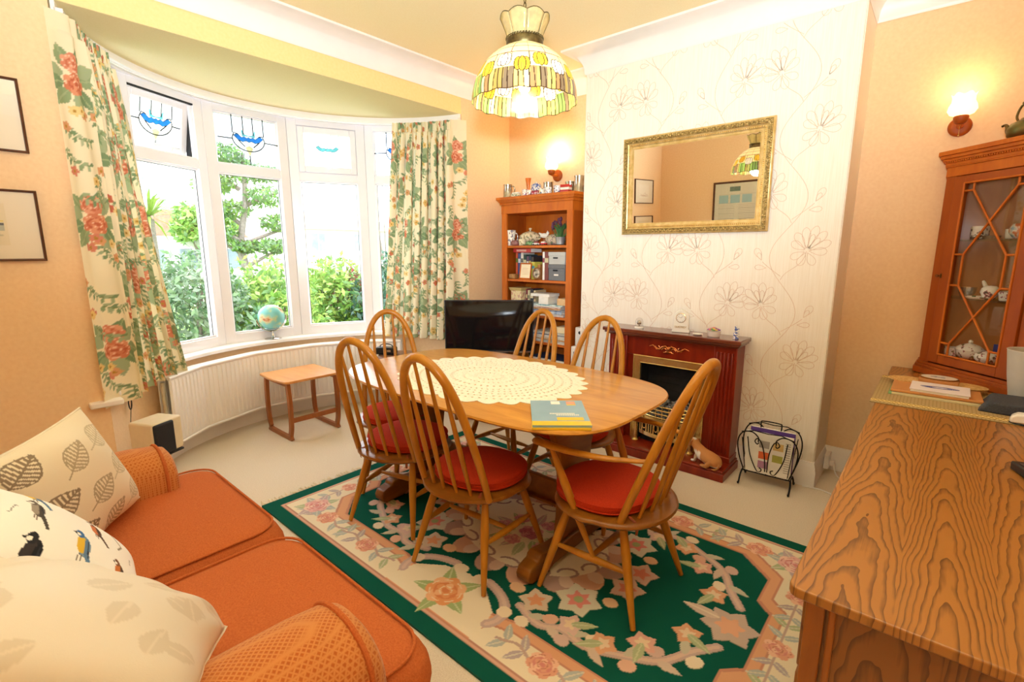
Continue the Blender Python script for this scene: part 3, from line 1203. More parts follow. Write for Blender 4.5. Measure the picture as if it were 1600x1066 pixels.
solid_ring(.001, .13); mesh_ring(.13, .17, 20); solid_ring(.17, .27); mesh_ring(.27, .30, 34); solid_ring(.30, .40)
mesh_ring(.40, .44, 40); solid_ring(.44, .53); mesh_ring(.53, .555, 60); solid_ring(.555, .61); mesh_ring(.61, .635, 66); solid_ring(.635, .69)
mesh_ring(.69, .715, 72); solid_ring(.715, .77); mesh_ring(.77, .795, 80); solid_ring(.795, .86); mesh_ring(.86, .885, 80); solid_ring(.885, .96, 240, .0026, .085, 30)
rk = random.Random(4)
for i in range(420):                 # stitches
    t = rk.uniform(0, 2 * PI); k = rk.uniform(.05, .95)
    x, y, z = dpt(t, k); m.ball((x, y, .0026), (.006, .004, .0016), n=5, k=3, M=None)
o = m.build('lace_doily', varied('ecru_crochet_cotton', [(.3, '#f1ead6'), (.7, '#fdf8ea')], 200, 1, bmp=.8, spec=.1), None, loc=(LX, LY, TH + .0004))
tag(o, 'oval cream crochet doily spread over the middle of the dining table', 'doily')

# ------------------------------------------------------------------ catalogues on the table
M_TEALC = varied('pale_blue_cover', [(.3, '#86adc6'), (.7, '#92b8d0')], 8, .35)
M_YELC = plain('yellow_cover', '#f2c72a', .35, noise=.04)


def magazine(name, label, cat, loc, rz, w, h, t, cover, group=None, extra=None):
    root = thing(name, label, cat, loc, rz, group)
    m = MB(); m.span((-w / 2 + .002, -h / 2 + .002, .0006), (w / 2 - .002, h / 2 - .002, t - .0006))
    m.build('pages', M_PAPER, root, smooth=0)
    m = MB(); m.span((-w / 2, -h / 2, t - .0006), (w / 2, h / 2, t)); m.span((-w / 2, -h / 2, 0), (w / 2, h / 2, .0006)); m.span((-w / 2, -h / 2, 0), (-w / 2 + .001, h / 2, t))
    mats = [cover]
    if extra: mats += extra(m, w, h, t)
    m.build('cover', mats, root, smooth=0)
    return root


def teal_extra(m, w, h, t):
    Z = Matrix.Translation((0, 0, t)) @ Matrix.Rotation(0, 4, 'Z')
    m.span((-w / 2, -h / 2, t), (-w / 2 + .042, h / 2, t + .0003), 1)       # yellow band at the spine
    m.span((-w / 2 + .05, -h / 2 + .02, t), (-w / 2 + .082, -h / 2 + .115, t + .0004), 1)
    RM = Matrix.Translation((0, 0, t)) @ Matrix.Rotation(-PI / 2, 4, 'Z')
    rt = random.Random(4)              # two lines of white print, too small to read
    for y0_, x0_, n_ in ((-w / 2 + .118, -.035, 15), (-w / 2 + .102, -.012, 12)):
        xx = x0_
        for i in range(n_):
            ww = rt.uniform(.0045, .0075)
            m.span((xx, y0_, 0), (xx + ww * .8, y0_ + .011, .0005), 2, RM)
            xx += ww + .0006
    m.span((w / 2 - .05, -h / 2 + .09, t), (w / 2 - .012, -h / 2 + .125, t + .0004), 2)
    m.span((w / 2 - .05, -h / 2 + .03, t), (w / 2 - .012, -h / 2 + .065, t + .0004), 3)
    m.span((w / 2 - .062, -h / 2 + .03, t), (w / 2 - .052, -h / 2 + .065, t + .0004), 1)
    return [M_YELC, M_PAPER, plain('salmon_print', '#d9a08a', .5, noise=.1)]


# axes: spine edge faces the near long side of the table
bx, by = -1.018, 1.435
magazine('brochure', 'yellow edged brochure lying under the pale blue catalogue', 'brochure', (bx + .006, by - .006, TH + .0005), R(129), .285, .205, .006, M_YELC)
magazine('catalogue', 'pale blue catalogue with a yellow band and white print on the table corner', 'catalogue', (bx, by, TH + .007), R(130.5), .285, .205, .008, M_TEALC, extra=teal_extra)

# ================================================================== chairs
SZ = .372          # top of the seat


def seat_mesh(m, rx=.205, ry=.19, z1=SZ, t=.032):
    prof = [(0, -.7, 0), (.80, -1, 0), (.95, -.75, 0), (1, -.4, 0), (.985, -.08, 0), (.93, 0, 0), (.5, -.10, 0), (0, -.13, 0)]
    n = 48
    base = len(m.v)
    for k, (r_, z, _) in enumerate(prof):
        for i in range(n):
            a = 2 * PI * i / n
            c, s_ = math.cos(a), math.sin(a)
            ex = 2.35 if s_ > 0 else 2.1
            x = rx * math.copysign(abs(c) ** (2 / ex), c) * (1.06 if s_ > 0 else 1.0)
            y = ry * math.copysign(abs(s_) ** (2 / ex), s_)
            rr = max(r_, .002)
            m.v.append((x * rr, y * rr, z1 + z * t))
    for k in range(len(prof) - 1):
        for i in range(n):
            m.f.append((base + k * n + i, base + k * n + (i + 1) % n, base + (k + 1) * n + (i + 1) % n, base + (k + 1) * n + i)); m.m.append(0)
    return m


def taper(p0, p1, r0, rm, r1, n=9):
    P0, P1 = Vector(p0), Vector(p1)
    pts = [P0.lerp(P1, i / n) for i in range(n + 1)]
    rad = []
    for i in range(n + 1):
        t = i / n
        rad.append(r0 + (rm - r0) * math.sin(min(1, t / .38) * PI / 2) if t < .38 else rm + (r1 - rm) * ((t - .38) / .62) ** 1.2)
    return pts, rad


def make_chair(arm=False):
    nm = 'windsor_armchair' if arm else 'windsor_dining_chair'
    root = thing(nm, 'x', 'chair')
    k = 1.06 if arm else 1
    s = MB(); seat_mesh(s, .220 * k, .212 * k)
    s.v = [(x, y - .022, z) for x, y, z in s.v]
    s.build('seat', M_CHAIRSEAT, root, smooth=60)
    wr, yr, wf, yf = .19 * k, -.215, .225 * k, .175
    tops = {}
    for sx in (-1, 1):
        for fr in (0, 1):
            foot = (sx * (wf if fr else wr), yf if fr else yr, .004)
            top = (sx * (.135 if fr else .125), .10 if fr else -.115, SZ - .016)
            pts, rad = taper(top, foot, .011, .0175, .0095)
            l = MB(); l.tube(pts, rad, 12)
            l.build('leg', M_CHAIR, root, smooth=60)
            tops[(sx, fr)] = (Vector(top), Vector(foot))
    st = MB()
    mids = []
    for sx in (-1, 1):
        a, b = tops[(sx, 0)]; c, d = tops[(sx, 1)]
        p, q = a.lerp(b, .50), c.lerp(d, .50)
        pts = [p.lerp(q, i / 8) for i in range(9)]
        st.tube(pts, [.008, .010, .0125, .014, .0145, .014, .0125, .010, .008], 10)
        mids.append(p.lerp(q, .5))
    pts = [mids[0].lerp(mids[1], i / 8) for i in range(9)]
    st.tube(pts, [.007, .009, .011, .013, .0135, .013, .011, .009, .007], 10)
    st.build('stretcher', M_CHAIR, root, smooth=60)
    # bent hoop, leaning back
    ht, yt = (.945, -.335) if arm else (.937, -.32)
    y0 = -.128 if arm else -.145
    wt = .175 * k
    def back(x, z):            # rake of the back, slightly dished
        f = (z - SZ) / (ht - SZ)
        return y0 + (yt - y0) * f - .028 * (1 - (x / .2) ** 2) * (1 - .55 * f)
    hw_ = (.166 if arm else .170) * k
    half = [(1, 0), (.99, .17), (.95, .36), (.88, .55), (.765, .73), (.58, .87), (.32, .965), (0, 1)]
    prof_ = [(-a * hw_, f) for a, f in half] + [(a * hw_, f) for a, f in half[::-1][1:]]
    hoop = []
    for p in spline([(a, f, 0) for a, f in prof_], 6):
        z = SZ - .012 + p.y * (ht - SZ + .012)
        hoop.append((p.x, back(p.x, z), z))
    # even out the spacing
    L = [0]
    for a, b in zip(hoop[:-1], hoop[1:]): L.append(L[-1] + (Vector(a) - Vector(b)).length)
    ev = []
    for i in range(57):
        d = L[-1] * i / 56
        j = max(0, min(len(L) - 2, next((q for q in range(len(L) - 1) if L[q + 1] >= d), len(L) - 2)))
        f = (d - L[j]) / max(1e-6, L[j + 1] - L[j])
        ev.append(Vector(hoop[j]).lerp(Vector(hoop[j + 1]), f))
    h = MB(); h.tube(ev, [.0135 + .0035 * math.sin(PI * i / 56) for i in range(57)], 12)
    h.build('hoop_back', M_CHAIR, root, smooth=60)
    for q in range(4 if not arm else 4):
        fx = (-1.5 + q) / 1.5
        xb, xt = fx * .098 * k, fx * .088 * k
        # find hoop height at xt
        zt = max((p.z for p in ev if abs(p.x - xt) < .012), default=ht) - .006
        b0 = Vector((xb, -.186 + .018 * abs(fx), SZ - .008)); b1 = Vector((xt, back(xt, zt) + .004, zt))
        pts = [b0.lerp(b1, i / 8) for i in range(9)]
        sp = MB(); sp.tube(pts, [.0068, .0080, .0095, .0102, .0097, .0088, .0078, .0068, .006], 8)
        sp.build('spindle', M_CHAIR, root, smooth=60)
    if arm:
        for sx in (-1, 1):
            za = .605
            ja = Vector((sx * .148 * k, back(.148, za) + .003, za + .01))
            pts = spline([ja, (sx * .215, -.10, za + .006), (sx * .235, .02, za), (sx * .235, .12, za - .004), (sx * .225, .19, za - .008), (sx * .205, .225, za - .012)], 6)
            n_ = len(pts)
            rad = [.011 + .010 * math.sin(PI * min(1, (i / (n_ - 1)) * 1.12) * .5) if i < n_ - 3 else (.020, .016, .009)[i - n_ + 3] for i in range(n_)]
            a_ = MB(); a_.tube(pts, rad, 12, flat=.62)
            a_.build('arm', M_CHAIR, root, smooth=60)
            lo = tops[(sx, 0)][0].lerp(tops[(sx, 0)][1], .50).lerp(tops[(sx, 1)][0].lerp(tops[(sx, 1)][1], .50), .45)
            p0 = Vector((sx * .228, .135, za - .012))
            pts, rad = taper(p0, (lo.x + sx * .002, lo.y, lo.z + .01), .008, .0165, .008)
            b_ = MB(); b_.tube(pts, rad, 12)
            b_.build('arm_support', M_CHAIR, root, smooth=60)
    return root


def cushion_mesh(rx, ry, t=.05):
    m = MB()
    prof = [(0, 0), (.55, -.0), (.90, .0), (.975, .10), (1, .22), (.985, .26), (1, .30), (1.0, .62), (.985, .74), (.995, .80), (.965, .88), (.80, 1.02), (.5, 1.12), (0, 1.15)]
    n = 40
    for r_, z in prof:
        for i in range(n):
            a = 2 * PI * i / n
            c, s_ = math.cos(a), math.sin(a)
            ex = 2.3
            x = rx * math.copysign(abs(c) ** (2 / ex), c); y = ry * math.copysign(abs(s_) ** (2 / ex), s_)
            rr = max(r_, .002)
            m.v.append((x * rr, y * rr, z * t))
    for k in range(len(prof) - 1):
        for i in range(n):
            m.f.append((k * n + i, k * n + (i + 1) % n, (k + 1) * n + (i + 1) % n, (k + 1) * n + i)); m.m.append(0)
    return m


def make_cushion():
    root = thing('seat_cushion', 'x', 'cushion')
    cushion_mesh(.192, .178).build('pad', M_CUSH, root, smooth=70)
    p = MB()
    for z in (.0125, .0375):
        p.tube([(.193 * math.copysign(abs(math.cos(t)) ** (2 / 2.3), math.cos(t)), .179 * math.copysign(abs(math.sin(t)) ** (2 / 2.3), math.sin(t)), z) for t in np.linspace(0, 2 * PI, 41)[:-1]], .0028, 6, closed=True)
    p.build('piping', M_CUSH, root)
    TM = plain('rust_ribbon', '#9c5236', .9, noise=.1)
    for sx in (-1, 1):
        tm = MB()
        tm.tube([(sx * .12, -.155, .004), (sx * .137, -.185, .001), (sx * .140, -.196, -.018), (sx * .136, -.192, -.045)], [.005, .006, .006, .005], 6, flat=.3)
        tm.build('tie', TM, root)
    return root


GC = 'six dining chairs around the table'
ch0 = make_chair()
cu0 = make_cushion()
arm0 = make_chair(True)
PL = [   # x, y, rotation, label of chair, of cushion
    (-1.395, 1.385, .11, 'hoop-back dining chair at the near long side, closest to the camera beside the armchair', 'round red seat cushion on the middle chair of the near side'),
    (-1.925, 1.405, .26, 'hoop-back dining chair at the near long side, next to the window end', 'round red seat cushion on the near side chair towards the window'),
    (-2.29, 1.62, -PI / 2 - .50, 'hoop-back dining chair at the left end of the table by the radiator', 'round red seat cushion on the chair at the window end'),
    (-1.865, 2.10, PI - .03, 'hoop-back dining chair at the far side in front of the bookcase', 'round red seat cushion on the far chair before the bookcase'),
    (-1.385, 2.075, PI + .04, 'hoop-back dining chair at the far side in front of the fireplace', 'round red seat cushion on the far chair before the fireplace'),
]
for i, (x, y, a, l1, l2) in enumerate(PL):
    c = ch0 if i == 0 else dup(ch0)
    c.location = (x, y, .0138); c.rotation_euler = (0, 0, a); c['label'] = l1; c['group'] = 'spindle chairs round the dining table'
    k = cu0 if i == 0 else dup(cu0)
    k.location = (x - .018 * math.sin(a), y + .018 * math.cos(a), .0138 + SZ - .001); k.rotation_euler = (0, 0, a); k['label'] = l2; k['group'] = 'red seat cushions on the dining chairs'
arm0.location = (-.880, 1.615, .0138); arm0.rotation_euler = (0, 0, 1.555); arm0['label'] = 'hoop-back armchair with curved arms at the right end of the table'
k = dup(cu0, (-.900, 1.615, .0138 + SZ - .001), 1.555, 'round red seat cushion on the armchair', 'red seat cushions on the dining chairs')
k.scale = (1.05, 1.05, 1)

# ================================================================== sofa
root = thing('two_seat_sofa', 'terracotta two seat sofa with rolled arms below the left wall pictures', 'sofa', (-1.52, 0, 0))
# local x from -.77 (far arm) to .77 (near arm)


def puff(m, x0, x1, y0, y1, z0, z1, r=.05, n=14, dome=.02, mat=0, notch=None):
    """soft seat pad: rounded box with a domed top; notch cuts the rear corner beside an arm"""
    import itertools
    out = []
    def outline(ins):
        a0, a1, b0, b1 = x0 + ins, x1 - ins, y0 + ins, y1 - ins
        rr = max(.004, r - ins)
        pts = []
        if notch and notch[0] == 'L':
            nx = notch[1] + ins; ny = notch[2] + ins
            pts += [(nx, b0), (a1, b0)]
        elif notch and notch[0] == 'R':
            nx = notch[1] - ins; ny = notch[2] + ins
            pts += [(a0, b0), (nx, b0)]
        else:
            pts += [(a0, b0), (a1, b0)]
        if notch and notch[0] == 'R':
            pts += [(nx, ny - .02), (nx + .02, ny), (a1 - .0, ny)]
        k = r * 1.5
        pts += [(a1 - k * (1 - math.cos(t)) * 1, b1 - k * (1 - math.sin(t))) for t in np.linspace(0, PI / 2, 7)]
        pts += [(a0 + k * (1 - math.sin(t)), b1 - k * (1 - math.cos(t))) for t in np.linspace(0, PI / 2, 7)]
        if notch and notch[0] == 'L':
            pts += [(a0, ny), (nx - .02, ny), (nx, ny - .02)]
        return pts
    lv = []
    H_ = z1 - z0
    for t in np.linspace(0, PI, 9):
        lv.append((r * (1 - math.sin(t)) ** 1.0 * .9, z0 + H_ * (1 - math.cos(t)) / 2))
    N = len(outline(0))
    base = len(m.v)
    for ins, z in lv:
        for p in outline(ins):
            m.v.append((p[0], p[1], z))
    for k in range(len(lv) - 1):
        for i in range(N):
            m.f.append((base + k * N + i, base + k * N + (i + 1) % N, base + (k + 1) * N + (i + 1) % N, base + (k + 1) * N + i)); m.m.append(mat)
    cx, cy = (x0 + x1) / 2, (y0 + y1) / 2
    top = outline(lv[-1][0])
    prev = base + (len(lv) - 1) * N
    for sh in (.93, .8, .6, .35, .12):
        b2 = len(m.v)
        for p in top:
            m.v.append((cx + (p[0] - cx) * sh, cy + (p[1] - cy) * sh, z1 + dome * (1 - sh ** 3)))
        for i in range(N):
            m.f.append((prev + i, prev + (i + 1) % N, b2 + (i + 1) % N, b2 + i)); m.m.append(mat)
        prev = b2
    m.f.append(tuple(prev + i for i in range(N))); m.m.append(mat)
    m.f.append(tuple(base + i for i in range(N - 1, -1, -1))); m.m.append(mat)
    return outline(r * .45)


# base and apron
m = MB(); m.span((-.755, -.24, .05), (.745, .57, .27))
m.build('base', M_SOFA, root, bevel=.02, seg=3)
m = MB()
for sx in (-1, 1):
    m = MB(); m.tube([(sx * .68, .52, .0), (sx * .68, .52, .05)], [.02, .026], 12); m.build('foot', M_TRESTLE, root)
    m = MB(); m.tube([(sx * .68, -.20, .0), (sx * .68, -.20, .05)], [.02, .026], 12); m.build('foot', M_TRESTLE, root)
# back: padded slab rolling over at the top
m = MB()
o = [(-.30, .10), (-.31, .55), (-.30, .72), (-.26, .79), (-.19, .81), (-.12, .79), (-.085, .73), (-.05, .55), (-.01, .42), (-.01, .10)]
m.prism(o, -.745, .735, 0, Matrix(((0, 0, 1, 0), (1, 0, 0, 0), (0, 1, 0, 0), (0, 0, 0, 1))))
m.build('back', M_SOFA, root, bevel=.03, seg=4)
# arms: rolled top, domed front edge with piping
for sx, xa, xb in ((-1, -.765, -.535), (1, .545, .785)):
    xm = (xa + xb) / 2; hw_ = (xb - xa) / 2
    sec = [(xa + .015, .10)] + [(xm - hw_ * math.cos(t) * (1.0), .50 + .105 * math.sin(t) ** .85) for t in np.linspace(0, PI, 15)] + [(xb - .015, .10)]
    m = MB()
    N = len(sec)
    ys = [-.29, -.2, 0, .2, .36, .43, .462, .475]
    scl = [1, 1, 1, 1, 1, .985, .95, .88]
    for yy, k in zip(ys, scl):
        for x, z in sec:
            m.v.append((xm + (x - xm) * k, yy - (.05 * max(0, (z - .5)) / .1 if yy > .4 else 0) * 0, .30 + (z - .30) * k + (.0 if yy < .1 else -.012 * ((yy - .1) / .37) ** 2)))
    for k in range(len(ys) - 1):
        for i in range(N - 1):
            m.f.append((k * N + i, k * N + i + 1, (k + 1) * N + i + 1, (k + 1) * N + i)); m.m.append(0)
    m.f.append(tuple((len(ys) - 1) * N + i for i in range(N))); m.m.append(0)
    m.f.append(tuple(range(N - 1, -1, -1))); m.m.append(0)
    m.build('arm', M_SOFA, root, smooth=60)
    m = MB()
    k = .985
    m.tube([(xm + (x - xm) * k * 1.005, .437, .30 + (z - .30) * k * 1.004 - .0105) for x, z in sec], .006, 8)
    m.build('arm_piping', M_SOFA2, root)
# T-shaped seat pads that wrap round the arm fronts
for side, x0, x1, nt in (('L', -.745, -.005, ('L', -.53, .47)), ('R', .005, .755, ('R', .54, .47))):
    m = MB()
    puff(m, x0, x1, -.06, .645, .27, .432, .055, dome=.016)
    c_ = m.build('seat_pad', M_SOFA2, root, smooth=60)
    m = MB()
    k = .085
    z = .430
    pts = [(x1 - .026, .0 if side == 'L' else .50, z)] if side == 'L' else [(x1 - .026, .50, z)]
    pts += [(x1 - .026 - k * (1 - math.cos(t)), .619 - k * (1 - math.sin(t)), z) for t in np.linspace(0, PI / 2, 7)]
    pts += [(x0 + .026 + k * (1 - math.sin(t)), .619 - k * (1 - math.cos(t)), z) for t in np.linspace(0, PI / 2, 7)]
    pts += [(x0 + .026, .50 if side == 'L' else .0, z)]
    m.tube(pts, .004, 8)
    m.build('seat_piping', M_SOFA2, c_)

# ------------------------------------------------------------------ scatter cushions


M_SEAM = plain('cream_seam', '#e6dcc6', .9, noise=.05)


def pillow(name, label, ras, mat, corners, thick, piping=M_SEAM, crease=0):
    """square cushion through four corner points (bl, br, tr, tl), pattern on both faces"""
    bl, br, tr, tl = (Vector(c) for c in corners)
    cen = (bl + br + tr + tl) / 4
    nrm = ((br - bl).cross(tl - bl)).normalized()
    n = ras.nx
    U, V = np.meshgrid(np.linspace(0, 1, ras.nx), np.linspace(0, 1, ras.ny))
    a = np.abs(2 * U - 1); b = np.abs(2 * V - 1)
    pin = .055
    U2 = .5 + (U - .5) * (1 - pin * (1 - b ** 2) * a ** 3)      # pinched sides
    V2 = .5 + (V - .5) * (1 - pin * (1 - a ** 2) * b ** 3)
    hgt = np.clip((1 - a ** 2.6), 0, 1) ** .55 * np.clip((1 - b ** 2.6), 0, 1) ** .55
    cr = crease * np.sin(26 * (V + .35 * U ** 2) + 3 * U) * np.clip(U * 1.5 - .55, 0, 1) * hgt * (1 - hgt) * 4
    wr_ = cr + .008 * np.sin(9 * U + 4 * V) * hgt * (1 - hgt) * 3
    def P(u, v):
        return (np.outer((1 - u) * (1 - v), np.ones(1)).reshape(u.shape + (1,)) * np.array(bl) + ((u * (1 - v))[..., None]) * np.array(br)
                + ((u * v)[..., None]) * np.array(tr) + (((1 - u) * v)[..., None]) * np.array(tl))
    def P2(u, v):
        return ((1 - u) * (1 - v))[..., None] * np.array(bl) + (u * (1 - v))[..., None] * np.array(br) + (u * v)[..., None] * np.array(tr) + ((1 - u) * v)[..., None] * np.array(tl)
    base = P2(U2, V2) - np.array(cen)
    N = np.array(nrm)
    root = thing(name, label, 'cushion', cen)
    sheet('cover_front', base + (hgt * thick / 2 + wr_)[..., None] * N, ras.a, mat, root)
    sheet('cover_back', base - (hgt * thick / 2)[..., None] * N, ras.a, mat, root, flip=True)
    pp = []
    for k in range(4):
        for t in np.linspace(0, 1, 12, endpoint=False):
            u, v = [(t, 0), (1, t), (1 - t, 1), (0, 1 - t)][k]
            aa, bb_ = abs(2 * u - 1), abs(2 * v - 1)
            u2 = .5 + (u - .5) * (1 - pin * (1 - bb_ ** 2) * aa ** 3); v2 = .5 + (v - .5) * (1 - pin * (1 - aa ** 2) * bb_ ** 3)
            pp.append(bl * (1 - u2) * (1 - v2) + br * u2 * (1 - v2) + tr * u2 * v2 + tl * (1 - u2) * v2 - cen)
    m = MB(); m.tube(pp, .0035, 6, closed=True)
    m.build('seam', piping, root)
    return root


M_LINEN = painted('printed_linen', .95, 500, .5)
# leaf cushion
r = Ras(.43, .43, .0028, '#e9ddc4')


def skel_leaf(r, x, y, L, W_, ang, c):
    ca, sa = math.cos(ang), math.sin(ang)
    def q(u, v): return (x + u * ca - v * sa, y + u * sa + v * ca)
    ns = 9
    up = [q(L * t, W_ / 2 * math.sin(PI * t ** .8)) for t in np.linspace(0, 1, 14)]
    dn = [q(L * t, -W_ / 2 * math.sin(PI * t ** .8)) for t in np.linspace(0, 1, 14)]
    r.line(up, .0045, c); r.line(dn, .0045, c)
    r.line([q(-L * .25, 0), q(L, 0)], .005, c)
    for i in range(1, ns):
        t = i / ns
        w_ = W_ / 2 * math.sin(PI * min(1, t + .08) ** .8) * .92
        r.line([q(L * t, 0), q(L * min(1, t + .10), w_)], .0075, c)
        r.line([q(L * t, 0), q(L * min(1, t + .10), -w_)], .0075, c)


rl = random.Random(1)
for i, (x, y) in enumerate([(.02, .07), (.17, .03), (.31, .07), (.02, .20), (.16, .16), (.30, .20), (.02, .34), (.16, .30), (.30, .33)]):
    skel_leaf(r, x, y, .125, .078, .45 + rl.uniform(-.25, .25), ('#8f7f6a', '#b3a488', '#cabd9f')[i % 3])
pillow('leaf_cushion', 'square cream cushion printed with brown skeleton leaves against the far sofa arm', r, M_LINEN,
       ((-1.71, .10, .46), (-2.045, .345, .465), (-1.935, .215, .85), (-1.60, -.03, .83)), .15)
# bird cushion
r = Ras(.43, .43, .0025, '#f4f1ea')


def bird(x, y, s_, ang, body, breast, head, wing):
    """perched bird, head towards +u, beak towards +v"""
    def q(u, v): return (x + v * s_ * 1.75, y + u * s_ * .8)
    def el(u, v, ru, rv, c): r.ell(*q(u, v), rv * s_ * 1.75, ru * s_ * .8, c)
    r.poly([q(-.6, -.5), q(-1.3, -1.9), q(-1.0, -2.0), q(-.2, -.7)], wing)
    el(-.15, -.15, .62, .85, body)
    el(.12, -.1, .48, .7, breast)
    el(.25, .72, .42, .36, head)
    el(.42, .66, .22, .14, '#f2efe6')
    r.poly([q(.62, .8), q(1.0, .68), q(.62, .58)], '#2a2a2a')
    el(-.42, -.25, .30, .8, wing)
    r.line([q(-.5, .3), q(-.6, -.9)], .10 * s_, '#30343a')
    el(.38, .82, .07, .06, '#101010')
    r.line([q(.0, -.9), q(.05, -1.4)], .08 * s_, '#5b4a3a'); r.line([q(.25, -.85), q(.3, -1.35)], .08 * s_, '#5b4a3a')


bird(.135, .245, .030, 0, '#7f96a8', '#e2b83c', '#3f6ea6', '#5f7fa0')
bird(.045, .335, .032, 0, '#26262a', '#3a3434', '#26262a', '#1c1c22')
bird(.215, .345, .026, 0, '#6b5f55', '#9c8f80', '#6b5f55', '#4c463f')
bird(.105, .150, .024, 0, '#8a5a3c', '#c9763c', '#7a5138', '#5d4636')
bird(.27, .20, .026, 0, '#8a5a3c', '#c9764a', '#7a4b38', '#5d4636')
bird(.33, .34, .028, 0, '#7f96a8', '#e2b83c', '#3f6ea6', '#5f7fa0')
for k, (x, y) in enumerate([(.22, .09), (.38, .22), (.2, .38), (.05, .22), (.38, .28)]):
    r.line([(x + .012 * i * math.cos(i), y + .004 * i) for i in range(5)], .0025, '#8a8a86')
r.line([(.22, .14), (.26, .12), (.35, .15)], .005, '#8d8272')
pillow('bird_cushion', 'white cushion printed with garden birds in the middle of the sofa', r, M_LINEN,
       ((-1.20, .19, .475), (-1.60, .215, .475), (-1.55, -.03, .83), (-1.15, -.05, .84)), .14)
# big cream cushion on the near arm side
r = Ras(.48, .44, .004, '#dfd4c2')
rl = random.Random(8)
for i in range(16):
    r.leaf(rl.uniform(.03, .42), rl.uniform(.03, .4), .09, .05, rl.uniform(0, 6.28), '#d2c5b0', '#dccfbb')
pillow('cream_cushion', 'large plain cream satin cushion on the near end of the sofa', r, painted('cream_satin', .5, 500, .2, spec=.4),
       ((-.72, .13, .66), (-1.09, .30, .51), (-1.10, -.01, .835), (-.75, -.16, .95)), .15, crease=.006)

# ================================================================== curtains


def curtain_cloth(seed, w, h):
    r = Ras(w, h, .006, '#f5e9c8')
    rg = random.Random(seed)
    GRN = ('#93a67c', '#a5b38c', '#7f976f', '#b6be98')
    def sprig(x, y, s_, ang):
        pts = [(x + s_ * .03 * i * math.cos(ang + .12 * i), y + s_ * .03 * i * math.sin(ang + .12 * i)) for i in range(6)]
        r.line(pts, .005, '#7c8a5a')
        for i, p in enumerate(pts):
            for sg in (-1, 1):
                r.leaf(p[0], p[1], .042 * s_, .02 * s_, ang + sg * 1.0 + .1 * i, GRN[(i + (sg > 0)) % 4])
    def small(x, y, c):
        for k in range(5):
            a = k * 1.256
            r.ell(x + .013 * math.cos(a), y + .013 * math.sin(a), .012, .010, c, a)
        r.ell(x, y, .007, .007, '#b98a3c')
    rep = .64
    v = -.3
    row = 0
    while v < h + .4:
        u = .10 + (row % 2) * .27
        while u < w + .3:
            for k in range(9):
                a = 2 * PI * k / 9
                r.leaf(u + .045 * math.cos(a), v - .04 + .05 * math.sin(a), .11, .065, a + rg.uniform(-.3, .3), GRN[k % 3], '#a5b48a')
            r.rose(u, v + .035, .050, ('#d98a6c', '#e3a283', '#c97052', '#f3cdb2'))
            r.rose(u + .01, v - .055, .056, ('#d48260', '#e09a76', '#c2664a', '#f3cdb2'))
            for k in range(5):
                sprig(u + rg.uniform(-.1, .1), v - .16 - .10 * k, .8, rg.uniform(-2.4, -.6))
                sprig(u + .27 + rg.uniform(-.08, .08), v - .05 - .13 * k, .75, rg.uniform(0, 6.28))
            for k in range(9):
                small(u + rg.uniform(-.12, .14), v + rg.uniform(-.5, -.12), rg.choice(['#e9c983', '#ecd08f', '#dba173', '#d98a70']))
                small(u + .27 + rg.uniform(-.1, .1), v + rg.uniform(-.3, .3), rg.choice(['#e9c983', '#e4b56a', '#cc7058']))
            u += .54
        v += rep / 2
        row += 1
    return r


M_CURT = painted('floral_chintz', .9, 600, .3, trans=.15)


def curtain(name, label, seed, t0, t1, b0, b1, zt0, zb, amp, npl, ztop=2.335, cw=1.25):
    """t0,t1 / b0,b1: bay angles at top and hem, t0 = wall edge"""
    r = curtain_cloth(seed, cw, 1.86)
    V = (r.y / r.h)[:, None]; U = (r.x / r.w)[None, :]
    V = V + 0 * U; U = U + 0 * V
    ang = (t0 + (t1 - t0) * U) * V ** 1.0 + (b0 + (b1 - b0) * U) * (1 - V)
    f = V
    # opening edge keeps near the top position and only flares low down
    fl = (1 - V) ** 1.25
    ang = (t0 + (t1 - t0) * U) * (1 - fl) + (b0 + (b1 - b0) * U) * fl
    A = amp * (.35 + .65 * np.minimum(1, (1 - V) * 5)) * (1.15 - .25 * V)
    ph = 2 * PI * npl * (U + .012 * np.sin(7 * U * 3 + 2 * V))
    rad = 1.165 + A * np.sin(ph) + .008 * np.sin(3.1 * ph + 5 * V)
    ang = ang + .35 * A / 1.2 * np.sin(2 * ph)
    top = (V > .955)
    rad = np.where(top, 1.175 + .010 * np.sin(ph * 3) * 1.0, rad)
    we = np.exp(-(U / .035) ** 2)
    rad = rad * (1 - we) + 1.254 * we
    ang = ang * (1 - we) + math.copysign(R(77.5), t0) * we
    zz = zb + (ztop - zb) * V + 0 * U
    zz = zz + (1 - V) * (zt0[0] + (zt0[1] - zt0[0]) * U)
    # keep the wall edge inside the room
    X = BC[0] - rad * np.cos(ang); Y = BC[1] + rad * np.sin(ang)
    root = thing(name, label, 'curtain', (0, 0, 0))
    sheet('cloth', np.stack([X, Y, zz], -1), r.a, M_CURT, root)
    # gathered heading tape hooks
    m = MB()
    for k in range(14):
        a = t0 + (t1 - t0) * (k + .5) / 14
        m.tube([bp(a, 1.20, 2.30), bp(a, 1.205, 2.345)], .003, 6)
    m.build('heading_hooks', M_WHITE, root)['kind'] = 'stuff'
    return root


curtain('floral_curtain', 'rose patterned cream curtain hanging at the left side of the bay', 3, -R(75.0), -R(53), -R(74.5), -R(38), (0, 0), .565, .042, 6, cw=1.9)
curtain('floral_curtain', 'rose patterned cream curtain hanging at the right side of the bay behind the television', 9, R(75.0), R(49), R(74.5), R(42), (0, .03), .575, .045, 8, cw=2.3)

